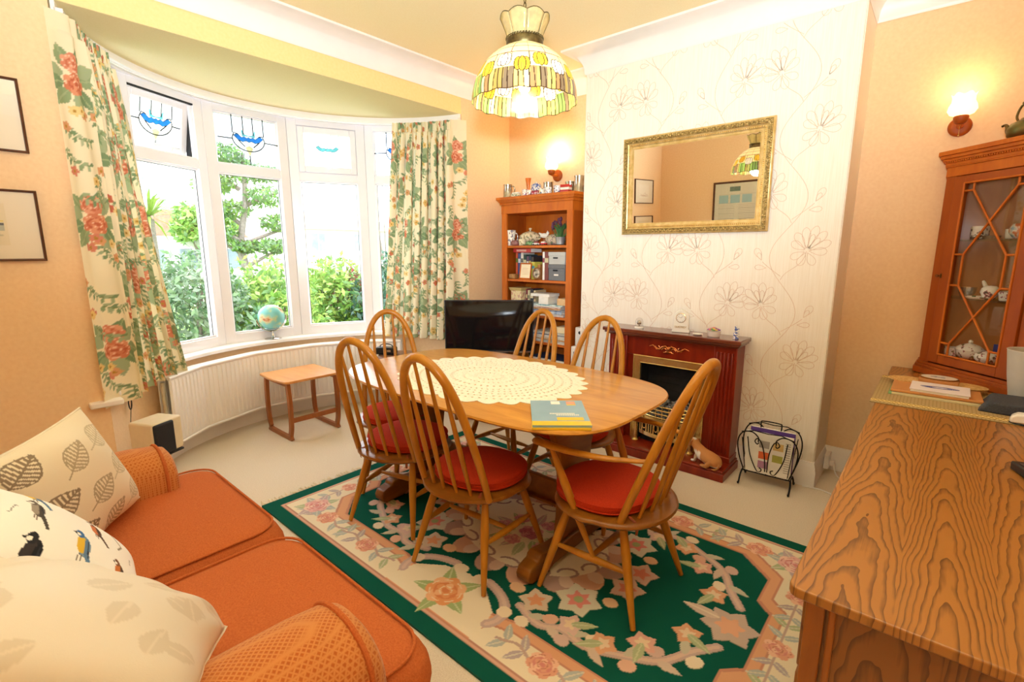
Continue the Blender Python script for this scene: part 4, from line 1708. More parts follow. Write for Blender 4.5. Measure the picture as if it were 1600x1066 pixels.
# ================================================================== radiator
root = thing('curved_radiator', 'long white ribbed radiator following the bay wall', 'radiator', bp(0, 1.16))
def rpt(a, r, z):
    p = bp(R(a), r, z); q = bp(0, 1.16)
    return (p[0] - q[0], p[1] - q[1], z)


RA = [-49, -33, -10, 13, 33, 49]
for nm, r0 in (('front_panel', 1.125), ('rear_panel', 1.185)):
    m = MB()
    P = []
    for i in range(len(RA) - 1):
        a, b = Vector(rpt(RA[i], r0, 0)), Vector(rpt(RA[i + 1], r0, 0))
        L = (b - a).length
        n = int(L / .0334)
        out = (a + b) / 2 - Vector(rpt(0, 0, 0)); 
        nn = Vector((-(b - a).y, (b - a).x, 0)).normalized()
        if nn.dot(Vector(rpt((RA[i] + RA[i + 1]) / 2, 0, 0)) - a) < 0: nn = -nn
        for k in range(n):
            for t_, o_ in ((0, 0), (.30, 0), (.42, .007), (.88, .007)):
                P.append(a + (b - a) * ((k + t_) / n) + nn * o_)
    P.append(Vector(rpt(RA[-1], r0, 0)))
    zl = [(.16, 0), (.19, 1), (.525, 1), (.55, 0)]
    # straight skin plus the pressed flutes
    base = [p for p in P]
    for z, k in [(.135, 0), (.165, 0), (.18, 1), (.53, 1), (.545, 0), (.56, 0)]:
        for j, p in enumerate(base):
            flat_ = base[j]
            if k == 0 and j % 4 in (2, 3) and j < len(base) - 1:
                i0 = (j // 4) * 4
                aa, bb = base[i0], base[min(i0 + 4, len(base) - 1)]
                tt = .42 if j % 4 == 2 else .88
                flat_ = aa.lerp(bb, tt)
            m.v.append((flat_.x, flat_.y, z))
    n = len(base)
    for k in range(5):
        for j in range(n - 1):
            m.f.append((k * n + j, k * n + j + 1, (k + 1) * n + j + 1, (k + 1) * n + j)); m.m.append(0)
    m.build(nm, M_WHITE, root, smooth=30, solid=.006)
m = MB()
for z, rr_ in ((.56, .012), (.14, .010)):
    for r0 in (1.125, 1.185):
        m.tube([rpt(a, r0, z) for a in RA], rr_, 10)
m.build('rolled_rails', M_WHITE, root)
m = MB()
for i in range(len(RA) - 1):
    a, b, c, d = (Vector(rpt(RA[i], 1.135, .566)), Vector(rpt(RA[i + 1], 1.135, .566)), Vector(rpt(RA[i + 1], 1.178, .566)), Vector(rpt(RA[i], 1.178, .566)))
    m.add([a, b, c, d, a + Vector((0, 0, .004)), b + Vector((0, 0, .004)), c + Vector((0, 0, .004)), d + Vector((0, 0, .004))], [(0, 1, 2, 3), (4, 7, 6, 5), (0, 4, 5, 1), (1, 5, 6, 2), (2, 6, 7, 3), (3, 7, 4, 0)])
m.build('top_grille', M_WHITE, root)
m = MB(); m.tube([rpt(-49.5, 1.155, .13), rpt(-49.5, 1.155, .54)], .011, 10)
m.build('side_pipe', varied('silvery_paint', [(.3, '#b9b49a'), (.7, '#d6d0b8')], 20, .4, metal=.5), root)
m = MB(); m.tube([rpt(-50.5, 1.155, 0), rpt(-50.5, 1.155, .10)], .008, 8); m.tube([rpt(-50.5, 1.155, .09), rpt(-50.5, 1.155, .15)], [.014, .017], 12); m.tube([rpt(-50.5, 1.15, .12), rpt(-47.5, 1.15, .135)], .009, 8)
m.build('valve', M_SILVER, root)

# ================================================================== teak side table by the radiator
root = thing('nesting_table', 'small teak side table with looped legs standing before the radiator', 'table', (-3.50, 1.635, 0), R(0))
TZ = .437
m = MB()
o = [(-.195, -.215), (-.06, -.225), (.06, -.225), (.19, -.205), (.21, -.185), (.21, .185), (.19, .205), (-.19, .205), (-.205, .19), (-.205, -.205)]
m.prism(o, TZ - .018, TZ)
m.build('top', M_TEAKTOP, root, bevel=.005)
for sy in (-1, 1):
    y = sy * .178
    def loop(k):
        pts = []
        w0, w1 = .185 - k, .20 - k
        seq = [(-w0, TZ - .02 - k * .0), (-w1 * .99, .30), (-w1, .20), (-w1 * .97, .10), (-w1 * .86, .03 + k), (-w1 * .80, .0 + k)]
        seqr = [(-a, b) for a, b in seq[::-1]]
        return seq + seqr
    outer = [(p.x, p.y) for p in spline([(a, b, 0) for a, b in loop(0)], 4)]
    inner = [(p.x, p.y) for p in spline([(a, b, 0) for a, b in [(-.155, TZ - .02), (-.166, .30), (-.168, .20), (-.162, .10), (-.145, .045), (-.13, .03), (.13, .03), (.145, .045), (.162, .10), (.168, .20), (.166, .30), (.155, TZ - .02)]], 4)]
    m = MB()
    N = len(outer); assert len(inner) == N
    for yy in (y - .012, y + .012):
        m.v += [(a, yy, b) for a, b in outer] + [(a, yy, b) for a, b in inner]
    for i in range(N - 1):
        m.f += [(i, i + 1, N + i + 1, N + i), (2 * N + i, 3 * N + i, 3 * N + i + 1, 2 * N + i + 1), (i, 2 * N + i, 2 * N + i + 1, i + 1), (N + i, N + i + 1, 3 * N + i + 1, 3 * N + i)]; m.m += [0] * 4
    m.f += [(0, N, 3 * N, 2 * N), (N - 1, 3 * N - 1, 4 * N - 1, 2 * N - 1)]; m.m += [0, 0]
    m.build('loop_leg', M_TEAK, root, bevel=.003)
    m = MB(); m.span((-.17, y - .010, TZ - .045), (.17, y + .010, TZ - .018)); m.build('top_rail', M_TEAK, root, bevel=.003)
m = MB(); m.span((.16, -.168, .125), (.175, .168, .16)); m.build('stretcher', M_TEAK, root, bevel=.002)

# ================================================================== globe on the window board
root = thing('desk_globe', 'turquoise desk globe on a silver stand standing on the window board', 'globe', bp(R(0.5), 1.272, .6305))
SR = .098
m = MB(); m.ball((0, 0, 0), SR, n=40, k=24)
g = m.build('globe_ball', varied('globe_print', [(.0, '#4fa3a6'), (.5, '#7fc4bf'), (.56, '#a9c9a2'), (.6, '#d9c79a'), (.66, '#b9683c'), (.8, '#efe6cf')], 9, .2, detail=5), root, smooth=180)
g.location = (0, 0, .175); g.rotation_euler = (R(23), R(10), 0)
m = MB()
cr = [(0, (SR + .012) * math.cos(t), .175 + (SR + .012) * math.sin(t)) for t in np.linspace(-R(175), R(5), 30)]
m.tube(cr, .005, 8); m.tube([(0, (SR + .018) * math.cos(t), .175 + (SR + .018) * math.sin(t)) for t in np.linspace(-R(170), R(0), 30)], .003, 8)
o = m.build('meridian_arc', M_SILVER, root); o.rotation_euler = (0, 0, R(-5))
m = MB(); m.lathe([(.062, 0), (.062, .004), (.045, .010), (.016, .014), (.009, .022), (.013, .032), (.008, .042), (.006, .062)], 28)
m.build('base', M_SILVER, root)
m = MB(); m.ball((0, .0, 0), (.006, .006, .006)); m.tube([(0, 0, -SR - .012), (0, 0, SR + .012)], .003, 6)
o = m.build('axis_pin', M_SILVER, root); o.location = (0, 0, .175); o.rotation_euler = (R(23), R(10), 0)

# small black gadget at the left end of the window board
m = MB(); m.box((0, 0, .016), (.07, .045, .032)); m.tube([(.034, 0, .018), (.044, 0, .018)], .012, 12)
o = m.build('camera_gadget', M_BLACK, None, bevel=.005, loc=bp(-R(36.5), 1.235, .6305)); tag(o, 'small black gadget on the window board just beyond the left curtain', 'gadget')
# loose cable against the wall below the left curtain
m = MB()
c0 = Vector(bp(-R(62), 1.218, .50))
ex = Vector((math.sin(R(62)) * -1, math.cos(R(62)), 0)); ex = Vector((-math.sin(R(62)), math.cos(R(62)), 0)).normalized()
ex = (Vector(bp(-R(60), 1.218)) - Vector(bp(-R(64), 1.218))).normalized()
pts = []
for i in range(70):
    t = i / 69 * 2 * PI * 3
    pts.append(c0 + ex * (.022 * math.cos(t) + .004 * math.sin(2.3 * t)) + Vector((0, 0, .036 * math.sin(t) + .006 * math.cos(1.7 * t))))
pts = [c0 + ex * .03 + Vector((0, 0, .12))] + pts + [c0 + ex * -.03 + Vector((0, 0, -.10)), c0 + ex * -.01 + Vector((0, 0, -.22))]
m.tube(pts, .0018, 5)
o = m.build('coiled_cable', M_BLACK, None); tag(o, 'thin black cable coiled against the wall under the left curtain', 'cable')

# ================================================================== loudspeaker on its stand by the radiator end
root = thing('cream_loudspeaker', 'cream cabinet loudspeaker with a black front behind the far sofa arm', 'speaker', (-2.99, .615, .29), R(20))
m = MB(); m.box((0, 0, .088), (.17, .15, .175)); m.build('cabinet', plain('cream_lacquer', '#eadcc0', .4, noise=.03), root, bevel=.01, seg=3)
m = MB(); m.box((.03, .083, .088), (.11, .02, .165)); m.build('grille', plain('black_speaker_cloth', '#22242c', .8, noise=.2, nscale=400), root, bevel=.012, seg=3)
m = MB(); m.ball((.05, .0945, .03), (.003, .002, .003)); m.build('badge', M_SILVER, root)
root.rotation_euler = (0, 0, R(-62))
m = MB(); m.box((0, 0, .282), (.16, .15, .012)); m.box((0, 0, .006), (.18, .17, .012)); m.tube([(0, 0, .012), (0, 0, .278)], .014, 10)
o = m.build('speaker_stand', M_BLACK, None, bevel=.003, loc=(-2.99, .615, 0)); o.rotation_euler = (0, 0, R(-62)); tag(o, 'low black stand under the cream loudspeaker', 'stand')

# ================================================================== television
root = thing('television', 'flat black television standing in the corner before the bookcase', 'television', (-2.66, 2.78, .50), R(41))
m = MB(); m.box((0, 0, .235), (.70, .03, .415)); m.box((0, .03, .20), (.45, .04, .26)); m.build('casing', M_BLACK, root, bevel=.004)
mt, nt, b_ = new_mat('dark_glossy_screen'); setc(b_.inputs['Base Color'], (.006, .007, .008)); b_.inputs['Roughness'].default_value = .06
nn_ = nt.nodes.new('ShaderNodeTexNoise'); nt.links.new(coords(nt), nn_.inputs['Vector']); bump(nt, b_, nn_.outputs['Fac'], .01)
m = MB(); m.box((0, -.0158, .240), (.682, .002, .392)); m.build('screen', mt, root, smooth=0)
m = MB(); m.box((0, -.0165, .031), (.70, .004, .008)); m.build('chin_strip', M_SILVER, root, smooth=0)
m = MB(); m.box((0, 0, .006), (.30, .16, .010)); m.tube([(0, .01, .008), (0, .01, .06)], .02, 10); m.build('stand_foot', M_BLACK, root, bevel=.003)
root = thing('television_cabinet', 'low dark wood cabinet carrying the television', 'cabinet', (-2.66, 2.78, 0), R(41))
m = MB(); m.box((0, 0, .475), (.64, .30, .03)); m.build('top', M_TRESTLE, root, bevel=.004)
m = MB(); m.box((0, 0, .26), (.60, .28, .40)); m.build('carcass', M_TRESTLE, root, bevel=.004)
for sx in (-1, 1):
    m = MB(); m.box((sx * .148, -.143, .26), (.288, .016, .37)); d_ = m.build('door', M_TRESTLE, root, bevel=.003)
    m = MB(); m.ball((sx * .02, -.158, .28), .010); m.build('knob', M_BRASS, d_)
    for sy in (-1, 1):
        m = MB(); m.tube([(sx * .26, sy * .11, 0), (sx * .26, sy * .11, .07)], [.014, .02], 10); m.build('foot', M_TRESTLE, root)

# bag and hat box seen through the chair by the radiator end
root = thing('round_stool', 'round brown topped stool at the right end of the radiator', 'stool', (-3.02, 2.17, 0))
m = MB(); m.lathe([(.001, .50), (.14, .50), (.165, .512), (.165, .53), (.15, .555), (.001, .56)], 32); m.build('padded_top', varied('brown_leather', [(.3, '#6f4a34'), (.7, '#8f6448')], 30, .5, bmp=.3), root)
for k in range(3):
    a = 2 * PI * k / 3 + .4
    m = MB(); m.tube([(.10 * math.cos(a), .10 * math.sin(a), .50), (.15 * math.cos(a), .15 * math.sin(a), 0)], [.012, .010], 8); m.build('leg', M_TRESTLE, root)
root = thing('black_handbag', 'small shiny black handbag standing on the round stool', 'bag', (-3.075, 2.10, .5605), R(35))
m = MB(); m.box((0, 0, .028), (.15, .07, .056)); m.build('body', plain('black_patent', '#17181c', .2, noise=.1), root, bevel=.012, seg=3)
m = MB(); m.tube(bez((-.05, 0, .054), (-.05, 0, .085), (.05, 0, .085), (.05, 0, .054), 10), .004, 6); m.build('handle', M_BLACK, root)
m = MB(); m.box((.03, -.036, .03), (.03, .003, .016)); m.build('clasp', M_SILVER, root)

# ================================================================== fireplace
root = thing('electric_fireplace', 'red mahogany fireplace surround with brass trimmed fire on the papered wall', 'fireplace', (-1.25, YF, 0))
m = MB()
m.span((-.445, -.198, .795), (.445, -.0005, .820)); m.span((-.435, -.188, .782), (.435, -.0005, .795)); m.span((-.425, -.172, .772), (.425, -.0005, .782))
m.build('mantel_shelf', wood('dark_mahogany_top', '#5a2416', '#7b3a24', (3, 14, 14), .2, coat=.6), root, bevel=.005, seg=3)
m = MB(); m.span((-.30, -.128, .645), (.30, -.0005, .772)); m.build('frieze', M_MAHOG, root, bevel=.003)
for sx in (-1, 1):
    m = MB(); m.span((sx * .285, -.145, .065), (sx * .415, -.0005, .772))
    for k in range(5):
        x = sx * (.305 + .0215 * k)
        m.tube([(x, -.146, .12), (x, -.146, .735)], .0075, 8)
    m.span((sx * .28, -.15, .065), (sx * .42, -.0005, .10))
    m.build('pilaster', M_MAHOG, root, bevel=.003)
    m = MB(); m.span((sx * .236, -.118, .065), (sx * .287, -.0005, .650)); m.build('side_panel', M_MAHOG, root, bevel=.002)
m = MB(); m.span((-.435, -.292, .0), (.435, -.0005, .05)); m.span((-.428, -.286, .05), (.428, -.0005, .065))
m.build('hearth', M_MAHOG, root, bevel=.004)
m = MB()
yo = -.132
for sx in (-1, 1):
    c = [(0, 0), (.02, .018), (.045, .010), (.06, -.008), (.085, .002), (.105, .016), (.13, .006)]
    m.tube([(sx * a, yo, .708 + b) for a, b in c], [.009, .008, .006, .007, .006, .005, .002], 8)
    m.tube([(sx * (.03 + .016 * math.cos(t)), yo, .698 + .014 * math.sin(t)) for t in np.linspace(0, 5, 14)], .004, 6)
    m.tube([(sx * (.075 + .014 * math.cos(t)), yo, .712 + .012 * math.sin(t)) for t in np.linspace(2, 7, 14)], .0035, 6)
m.ball((0, yo, .708), (.016, .008, .02)); m.ball((0, yo, .688), (.022, .006, .008))
m.build('carved_ornament', M_COPPER, root)
# brass trim: front border of the fire
m = MB()
for sx in (-1, 1):
    m.span((sx * .19, -.128, .065), (sx * .24, -.118, .5955)); m.tube([(sx * .238, -.13, .065), (sx * .238, -.13, .645)], .004, 6); m.tube([(sx * .192, -.13, .065), (sx * .192, -.13, .60)], .003, 6)
m.span((-.24, -.128, .595), (.24, -.118, .645)); m.tube([(-.24, -.13, .643), (.24, -.13, .643)], .004, 6); m.tube([(-.19, -.13, .598), (.19, -.13, .598)], .003, 6)
m.build('brass_trim', M_BRASS, root, smooth=30)
m = MB()
M_SOOT = varied('soot_black', [(.3, '#0c0c0c'), (.7, '#1d1c1b')], 30, .8)
m.span((-.19, -.012, .066), (.19, -.002, .60)); m.span((-.192, -.118, .066), (-.186, -.002, .60)); m.span((.186, -.118, .066), (.192, -.002, .60)); m.span((-.19, -.118, .590), (.19, -.002, .60))
for k in range(6):
    m.span((-.186, -.014, .32 + k * .045), (.186, -.011, .322 + k * .045))
m.build('firebox', M_SOOT, root, smooth=0)
rc = random.Random(6)
m = MB()
for i in range(90):
    x = rc.uniform(-.165, .165); y = rc.uniform(-.105, -.025); z = .285 + .055 * (1 - (x / .2) ** 2) * ((y + .13) / .1) + rc.uniform(-.012, .02)
    s_ = rc.uniform(.012, .021)
    ph = rc.uniform(0, 6)
    m.ball((x, y, z), (s_, s_ * .9, s_ * .75), n=7, k=5, M=None, fn=lambda a, b, c, p=ph: (a * (1 + .2 * math.sin(3 * b + p)), b * (1 + .2 * math.cos(4 * a + p)), c))
m.span((-.17, -.11, .24), (.17, -.02, .285))
m.build('coal_bed', varied('imitation_coal', [(.3, '#242424'), (.5, '#6c6a68'), (.7, '#b4b0aa')], 60, .55), root, smooth=20)['kind'] = 'stuff'
# bowed brass fret and grate bars
m = MB()
def bow(x, k=0): return -.128 - .05 * (1 - (x / .18) ** 2) + k
for z in (.335, .31, .285, .26):
    m.tube([(x, bow(x), z) for x in np.linspace(-.175, .175, 15)], .0038, 6)
for x in np.linspace(-.175, .175, 9):
    m.tube([(x, bow(x), .25), (x, bow(x), .34)], .003, 6)
m.build('grate', M_BRASS, root)
m = MB()
xs = np.linspace(-.175, .175, 29)
for z0, z1 in ((.115, .142), (.228, .252)):
    for a, b in zip(xs[:-1], xs[1:]):
        m.add([(a, bow(a), z0), (b, bow(b), z0), (b, bow(b), z1), (a, bow(a), z1), (a, bow(a) + .004, z0), (b, bow(b) + .004, z0), (b, bow(b) + .004, z1), (a, bow(a) + .004, z1)], [(0, 1, 2, 3), (5, 4, 7, 6), (0, 4, 5, 1), (3, 2, 6, 7)])
for i, x in enumerate(np.linspace(-.17, .17, 19)):
    if i % 5 != 2:
        m.span((x - .004, bow(x), .14), (x + .004, bow(x) + .004, .23))
    else:
        m.tube([(x + .013 * math.cos(t), bow(x), .185 + .026 * math.sin(t)) for t in np.linspace(0, 2 * PI, 17)[:-1]], .004, 6, closed=True)
m.build('fret', M_BRASS, root)
m = MB(); m.span((-.17, -.115, .066), (.17, -.10, .24)); m.build('ash_panel', M_SOOT, root)
for sx in (-1, 1):
    m = MB(); m.lathe([(.022, .066), (.022, .075), (.010, .085), (.008, .20), (.012, .21), (.008, .225), (.016, .245), (.016, .255), (.001, .27)], 16, 0, Matrix.Translation((sx * .185, -.165, 0)))
    m.build('fire_dog', M_BRASS, root)

# things on the mantel, from the left
MZ = .8205
root = thing('dome_clock', 'small glass dome ornament with a silver ball, leftmost on the mantel', 'ornament', (-1.47, 2.965, MZ))
m = MB(); m.lathe([(.030, 0), (.030, .008), (.026, .012), (.001, .012)], 24); m.build('base', M_PORC, root)
m = MB(); m.lathe([(.004, .012), (.004, .022), (.001, .022)], 10); m.ball((0, 0, .036), .015); m.build('silver_ball', M_SILVER, root)
m = MB(); m.lathe([(.027, .012), (.027, .045), (.021, .060), (.010, .068), (.001, .070)], 24); m.build('dome', pane_glass('clear_dome', (.97, .97, .97), .12), root)
root = thing('mantel_clock', 'white porcelain mantel clock with a round dial', 'clock', (-1.195, 2.985, MZ), R(12))
m = MB()
o = [(-.052, 0), (.052, 0), (.052, .012), (.046, .02), (.046, .10), (.040, .118), (.028, .128), (.015, .138), (0, .142), (-.015, .138), (-.028, .128), (-.040, .118), (-.046, .10), (-.046, .02), (-.052, .012)]
m.prism(o, -.022, .022, 0, Matrix(((1, 0, 0, 0), (0, 0, 1, 0), (0, 1, 0, 0), (0, 0, 0, 1)))); m.build('case', M_PORC, root, bevel=.003)
RF = Matrix(((1, 0, 0, 0), (0, 0, -1, -.022), (0, 1, 0, .092), (0, 0, 0, 1)))
m = MB(); m.lathe([(.030, 0), (.030, .003), (.027, .004)], 32, 0, RF); m.build('bezel', M_BRASS, root)
m = MB(); m.lathe([(.0265, .0045), (.001, .0048)], 32, 0, RF)
for k in range(12):
    a = 2 * PI * k / 12; m.box((.022 * math.cos(a), .022 * math.sin(a), .0052), (.0025, .0025, .0008), 1, RF)
m.build('dial', [M_PAPER, M_BLACK], root)
m = MB(); m.tube([(0, 0, .006), (.010, .010, .006)], .0009, 5, 0, RF); m.tube([(0, 0, .006), (-.015, .007, .006)], .0007, 5, 0, RF); m.build('hands', M_BLACK, root)
m = MB()
for k in range(9):
    m.tube([(-.03 + .0075 * k + .004 * math.cos(t), -.0235, .035 + .006 * math.sin(t + k)) for t in np.linspace(0, 5, 8)], .0012, 5)
m.build('gilt_scroll', M_GOLD, root)
root = thing('trinket_dish', 'tiny oval white dish lying between the clock and the flower basket', 'dish', (-1.075, 2.945, MZ))
m = MB(); m.lathe([(.018, 0), (.024, .004), (.026, .008), (.022, .007), (.001, .005)], 20, 0, Matrix.Scale(1.2, 4, (1, 0, 0))); m.build('bowl', M_PORC, root)
root = thing('flower_basket', 'white china basket of pink and purple flowers on the mantel', 'ornament', (-.985, 2.96, MZ))
m = MB(); m.lathe([(.026, 0), (.028, .002), (.031, .026), (.034, .032), (.030, .030), (.001, .028)], 20, 0, Matrix.Scale(1.25, 4, (1, 0, 0))); m.build('basket', M_PORC, root)
m = MB()
for k in range(26):
    a = k * 2.4; q = .026 * math.sqrt(k / 26)
    x, y, z = q * math.cos(a) * 1.2, q * math.sin(a), .052 - q * .5
    for j in range(4):
        m.ball((x + .004 * math.cos(j * 1.57), y + .004 * math.sin(j * 1.57), z), (.0058, .0058, .0045), k % 4, n=6, k=4)
m.build('china_flowers', [plain('china_pink', '#d9718c', .3, noise=.1), plain('china_violet', '#8a5aa3', .3, noise=.1), plain('china_yellow', '#e5c25a', .3, noise=.1), plain('china_green', '#6f9a5c', .3, noise=.1)], root)
M_DELFT = varied('blue_white_china', [(.42, '#f0eee8'), (.50, '#efece6'), (.53, '#3c54a0'), (.62, '#6477b5')], 90, .2, detail=2)
root = thing('china_figurine', 'small blue and white china figurine at the right end of the mantel', 'figurine', (-.858, 2.955, MZ))
m = MB(); m.lathe([(.015, 0), (.017, .004), (.013, .012), (.016, .024), (.014, .034), (.007, .040), (.006, .046)], 16); m.ball((0, 0, .054), (.010, .009, .010)); m.tube([(0, 0, .06), (-.006, 0, .070), (.003, 0, .078)], [.006, .005, .002], 8); m.tube([(.008, 0, .04), (.018, -.004, .05), (.012, -.004, .062)], .003, 6)
m.build('figure', M_DELFT, root)

# ------------------------------------------------------------------ puppy ornament on the hearth
root = thing('puppy_ornament', 'tan and white crouching puppy ornament on the right of the fireplace hearth', 'dog figurine', (-.945, 2.842, .0655), R(160))
mt = painted('puppy_coat', .8, 400, .5)


root.scale = (1.25, 1.25, 1.25)
# body as one lofted skin along the spine: x forward
def loft(root, name, stations, mat, colfn, n=28):
    XYZ = np.zeros((len(stations), n + 1, 3)); C_ = np.zeros((len(stations), n + 1, 3), np.float32)
    for i, (x, z, ry, rz, y) in enumerate(stations):
        for j in range(n + 1):
            a = 2 * PI * j / n
            p = (x, y + ry * math.cos(a), z + rz * math.sin(a))
            XYZ[i, j] = p; C_[i, j] = lin(colfn(*p))
    return sheet(name, XYZ, C_, mat, root)


def fine(st, n=6):
    sp = spline([s_[:3] for s_ in st], n); sq = spline([(s_[3], s_[4], 0) for s_ in st], n)
    return [(a.x, a.y, max(a.z, .0005), max(b.x, .0005), b.y) for a, b in zip(sp, sq)]


TAN, WHT = '#c98a52', '#f0e6d8'
st = fine([(-.085, .022, .001, .001, 0), (-.082, .026, .022, .018, 0), (-.065, .032, .034, .028, 0), (-.035, .036, .036, .033, 0), (0, .042, .031, .033, 0), (.028, .052, .028, .033, 0), (.045, .066, .024, .028, 0), (.055, .080, .024, .022, 0), (.068, .086, .025, .022, .0), (.082, .084, .020, .018, 0), (.094, .078, .012, .011, 0), (.100, .076, .001, .001, 0)])
loft(root, 'body', st, mt, lambda x, y, z: WHT if (.0 < x < .045 and z < .062) or (x > .055 and abs(y) < .006 and z > .075) or z < .018 else TAN)
for sx in (-1, 1):
    st = fine([(.030, .050, .010, .010, sx * .018), (.034, .030, .012, .012, sx * .022), (.036, .012, .010, .010, sx * .023), (.044, .006, .010, .006, sx * .023), (.056, .005, .006, .004, sx * .023), (.058, .005, .001, .001, sx * .023)])
    loft(root, 'front_leg', st, mt, lambda x, y, z: WHT, 14)
    st = fine([(-.06, .03, .006, .012, sx * .03), (-.045, .018, .014, .016, sx * .034), (-.03, .008, .012, .008, sx * .036), (-.012, .006, .008, .006, sx * .036), (-.006, .006, .001, .001, sx * .036)])
    loft(root, 'hind_leg', st, mt, lambda x, y, z: TAN, 14)
    st = fine([(.062, .100, .003, .003, sx * .018), (.058, .096, .008, .005, sx * .026), (.062, .082, .008, .004, sx * .030), (.066, .072, .003, .003, sx * .028), (.067, .070, .0005, .0005, sx * .027)])
    loft(root, 'ear', st, mt, lambda x, y, z: '#b87440', 12)
    m = MB(); m.ball((.087, sx * .010, .092), .003, n=8, k=6); m.build('eye', M_BLACK, root)
m = MB(); m.ball((.099, 0, .080), (.004, .005, .004), n=8, k=6); m.build('nose', M_BLACK, root)
st = fine([(-.075, .030, .008, .008, .0), (-.09, .018, .008, .006, .012), (-.085, .008, .006, .005, .028), (-.070, .006, .001, .001, .036)])
loft(root, 'tail', st, mt, lambda x, y, z: TAN, 12)
# little brass animal at the other end of the hearth
m = MB(); m.ball((0, 0, .022), (.026, .014, .016)); m.ball((.026, 0, .034), (.011, .009, .010)); m.tube([(-.02, 0, .028), (-.034, 0, .036), (-.03, 0, .048)], .003, 6)
for x, y in ((-.014, .008), (-.014, -.008), (.014, .008), (.014, -.008)): m.tube([(x, y, .018), (x, y, 0)], .004, 6)
o = m.build('brass_ornament', M_BRASS, None, loc=(-1.60, 2.86, .0655)); tag(o, 'little brass animal ornament on the left of the fireplace hearth', 'ornament')

# ================================================================== gilt mirror
root = thing('gilt_mirror', 'large gilt framed rectangular mirror over the fireplace', 'mirror', (-1.222, YF - .003, 1.43))
MWd, MHt = .905, .607
m = MB()
def rect_frame(m, w, h, prof, mat=0):
    """mitred moulding: prof = [(inset, depth)] around a w x h rectangle standing in xz"""
    k = len(prof)
    vs = []
    for sx, sz in ((-1, 0), (1, 0), (1, 1), (-1, 1)):
        for ins, d in prof:
            vs.append((sx * (w / 2 - ins), -d, ins if sz == 0 else h - ins))
    fs = []
    for c in range(4):
        e = (c + 1) % 4
        for i in range(k - 1):
            fs.append((c * k + i, e * k + i, e * k + i + 1, c * k + i + 1))
    m.add(vs, fs, mat)
rect_frame(m, MWd, MHt, [(0, 0), (0, .018), (.006, .024), (.012, .026), (.020, .028), (.030, .028), (.036, .024), (.042, .020), (.050, .020), (.056, .014), (.066, .012), (.073, .010), (.073, 0)])
fr = m.build('frame', varied('frame_gilt', [(.3, '#d3b26c'), (.7, '#ecd398')], 30, .4, metal=.6), root, smooth=30)
m = MB(); rect_frame(m, MWd, MHt, [(.009, .024), (.011, .0285), (.033, .0290), (.035, .024)]); m.build('carved_band', varied('dark_gilt', [(.35, '#6f5c34'), (.55, '#a58c54'), (.75, '#d8c08c')], 130, .4, metal=.7, bmp=.6), root, smooth=30)  # carved outer band in a darker gilt
m = MB()      # running leaf ornament and beads
def run(w, h, ins, step):
    out = []
    for x in np.arange(-w / 2 + ins, w / 2 - ins, step): out += [((x, ins), 0), ((x, h - ins), 0)]
    for z in np.arange(ins, h - ins, step): out += [((-w / 2 + ins, z), 1), ((w / 2 - ins, z), 1)]
    return out
for i, ((x, z), d) in enumerate(run(MWd, MHt, .019, .013)):
    a = (.7 if i % 4 < 2 else -.7) + (PI / 2 if d else 0)
    m.ball((0, 0, 0), (.0085, .004, .0042), 0, Matrix.Translation((x + (.004 if d and i % 2 else -.003 if d else 0), -.029, z + (0 if d else .004 if i % 4 < 2 else -.003))) @ Matrix.Rotation(a, 4, 'Y'), n=6, k=4)
m.build('leaf_moulding', varied('deep_gilt', [(.3, '#8d733c'), (.7, '#cdb070')], 60, .35, metal=.8), root)['kind'] = 'stuff'  # leaves are a deeper gilt than the frame
m = MB()
for (x, z), d in run(MWd, MHt, .046, .011):
    m.ball((x, -.021, z), (.0038, .003, .0038), n=6, k=4)
for (x, z), d in run(MWd, MHt, .068, .007):
    m.ball((x, -.0125, z), (.0022, .002, .0022), n=5, k=4)
m.build('bead_moulding', varied('bright_gilt', [(.3, '#c99a48'), (.7, '#f2d78c')], 40, .25, metal=.9), root)['kind'] = 'stuff'
m = MB(); m.span((-MWd / 2 + .072, -.0105, .072), (MWd / 2 - .072, -.006, MHt - .072)); m.build('mirror_glass', M_MIRROR, root, smooth=0)
m = MB(); m.span((-MWd / 2 + .01, -.006, .01), (MWd / 2 - .01, 0, MHt - .01)); m.build('backboard', M_TRESTLE, root, smooth=0)
root.rotation_euler = (R(1.85), 0, 0)

# ================================================================== framed pictures
M_FRAMED = wood('dark_walnut_frame', '#4a2a18', '#66402a', (12, 12, 12), .4)


def picture(name, label, loc, rz, w, h, fw, paint, mount='#efe6d2', framem=M_FRAMED, group=None):
    """hangs with its back on the wall: local x right, -y out of the wall"""
    root = thing(name, label, 'picture', loc, rz, group)
    m = MB(); rect_frame(m, w, h, [(0, 0), (0, .016), (fw * .3, .019), (fw * .8, .015), (fw, .008), (fw, 0)]); m.build('frame', framem, root, smooth=30)
    r = Ras(w - 2 * fw, h - 2 * fw, .0025, mount)
    paint(r)
    U, V = np.meshgrid(r.x - r.w / 2, r.y + fw)
    sheet('print', np.stack([U, 0 * U - .007, V], -1), r.a, painted(name + '_ink', .6, 100, .02), root)
    m = MB(); m.span((-w / 2 + fw, -.0095, fw), (w / 2 - fw, -.0085, h - fw)); m.build('glazing', M_PICGL, root, smooth=0)
    return root


M_PICGL = pane_glass('picture_glass', (1, 1, 1), .035)


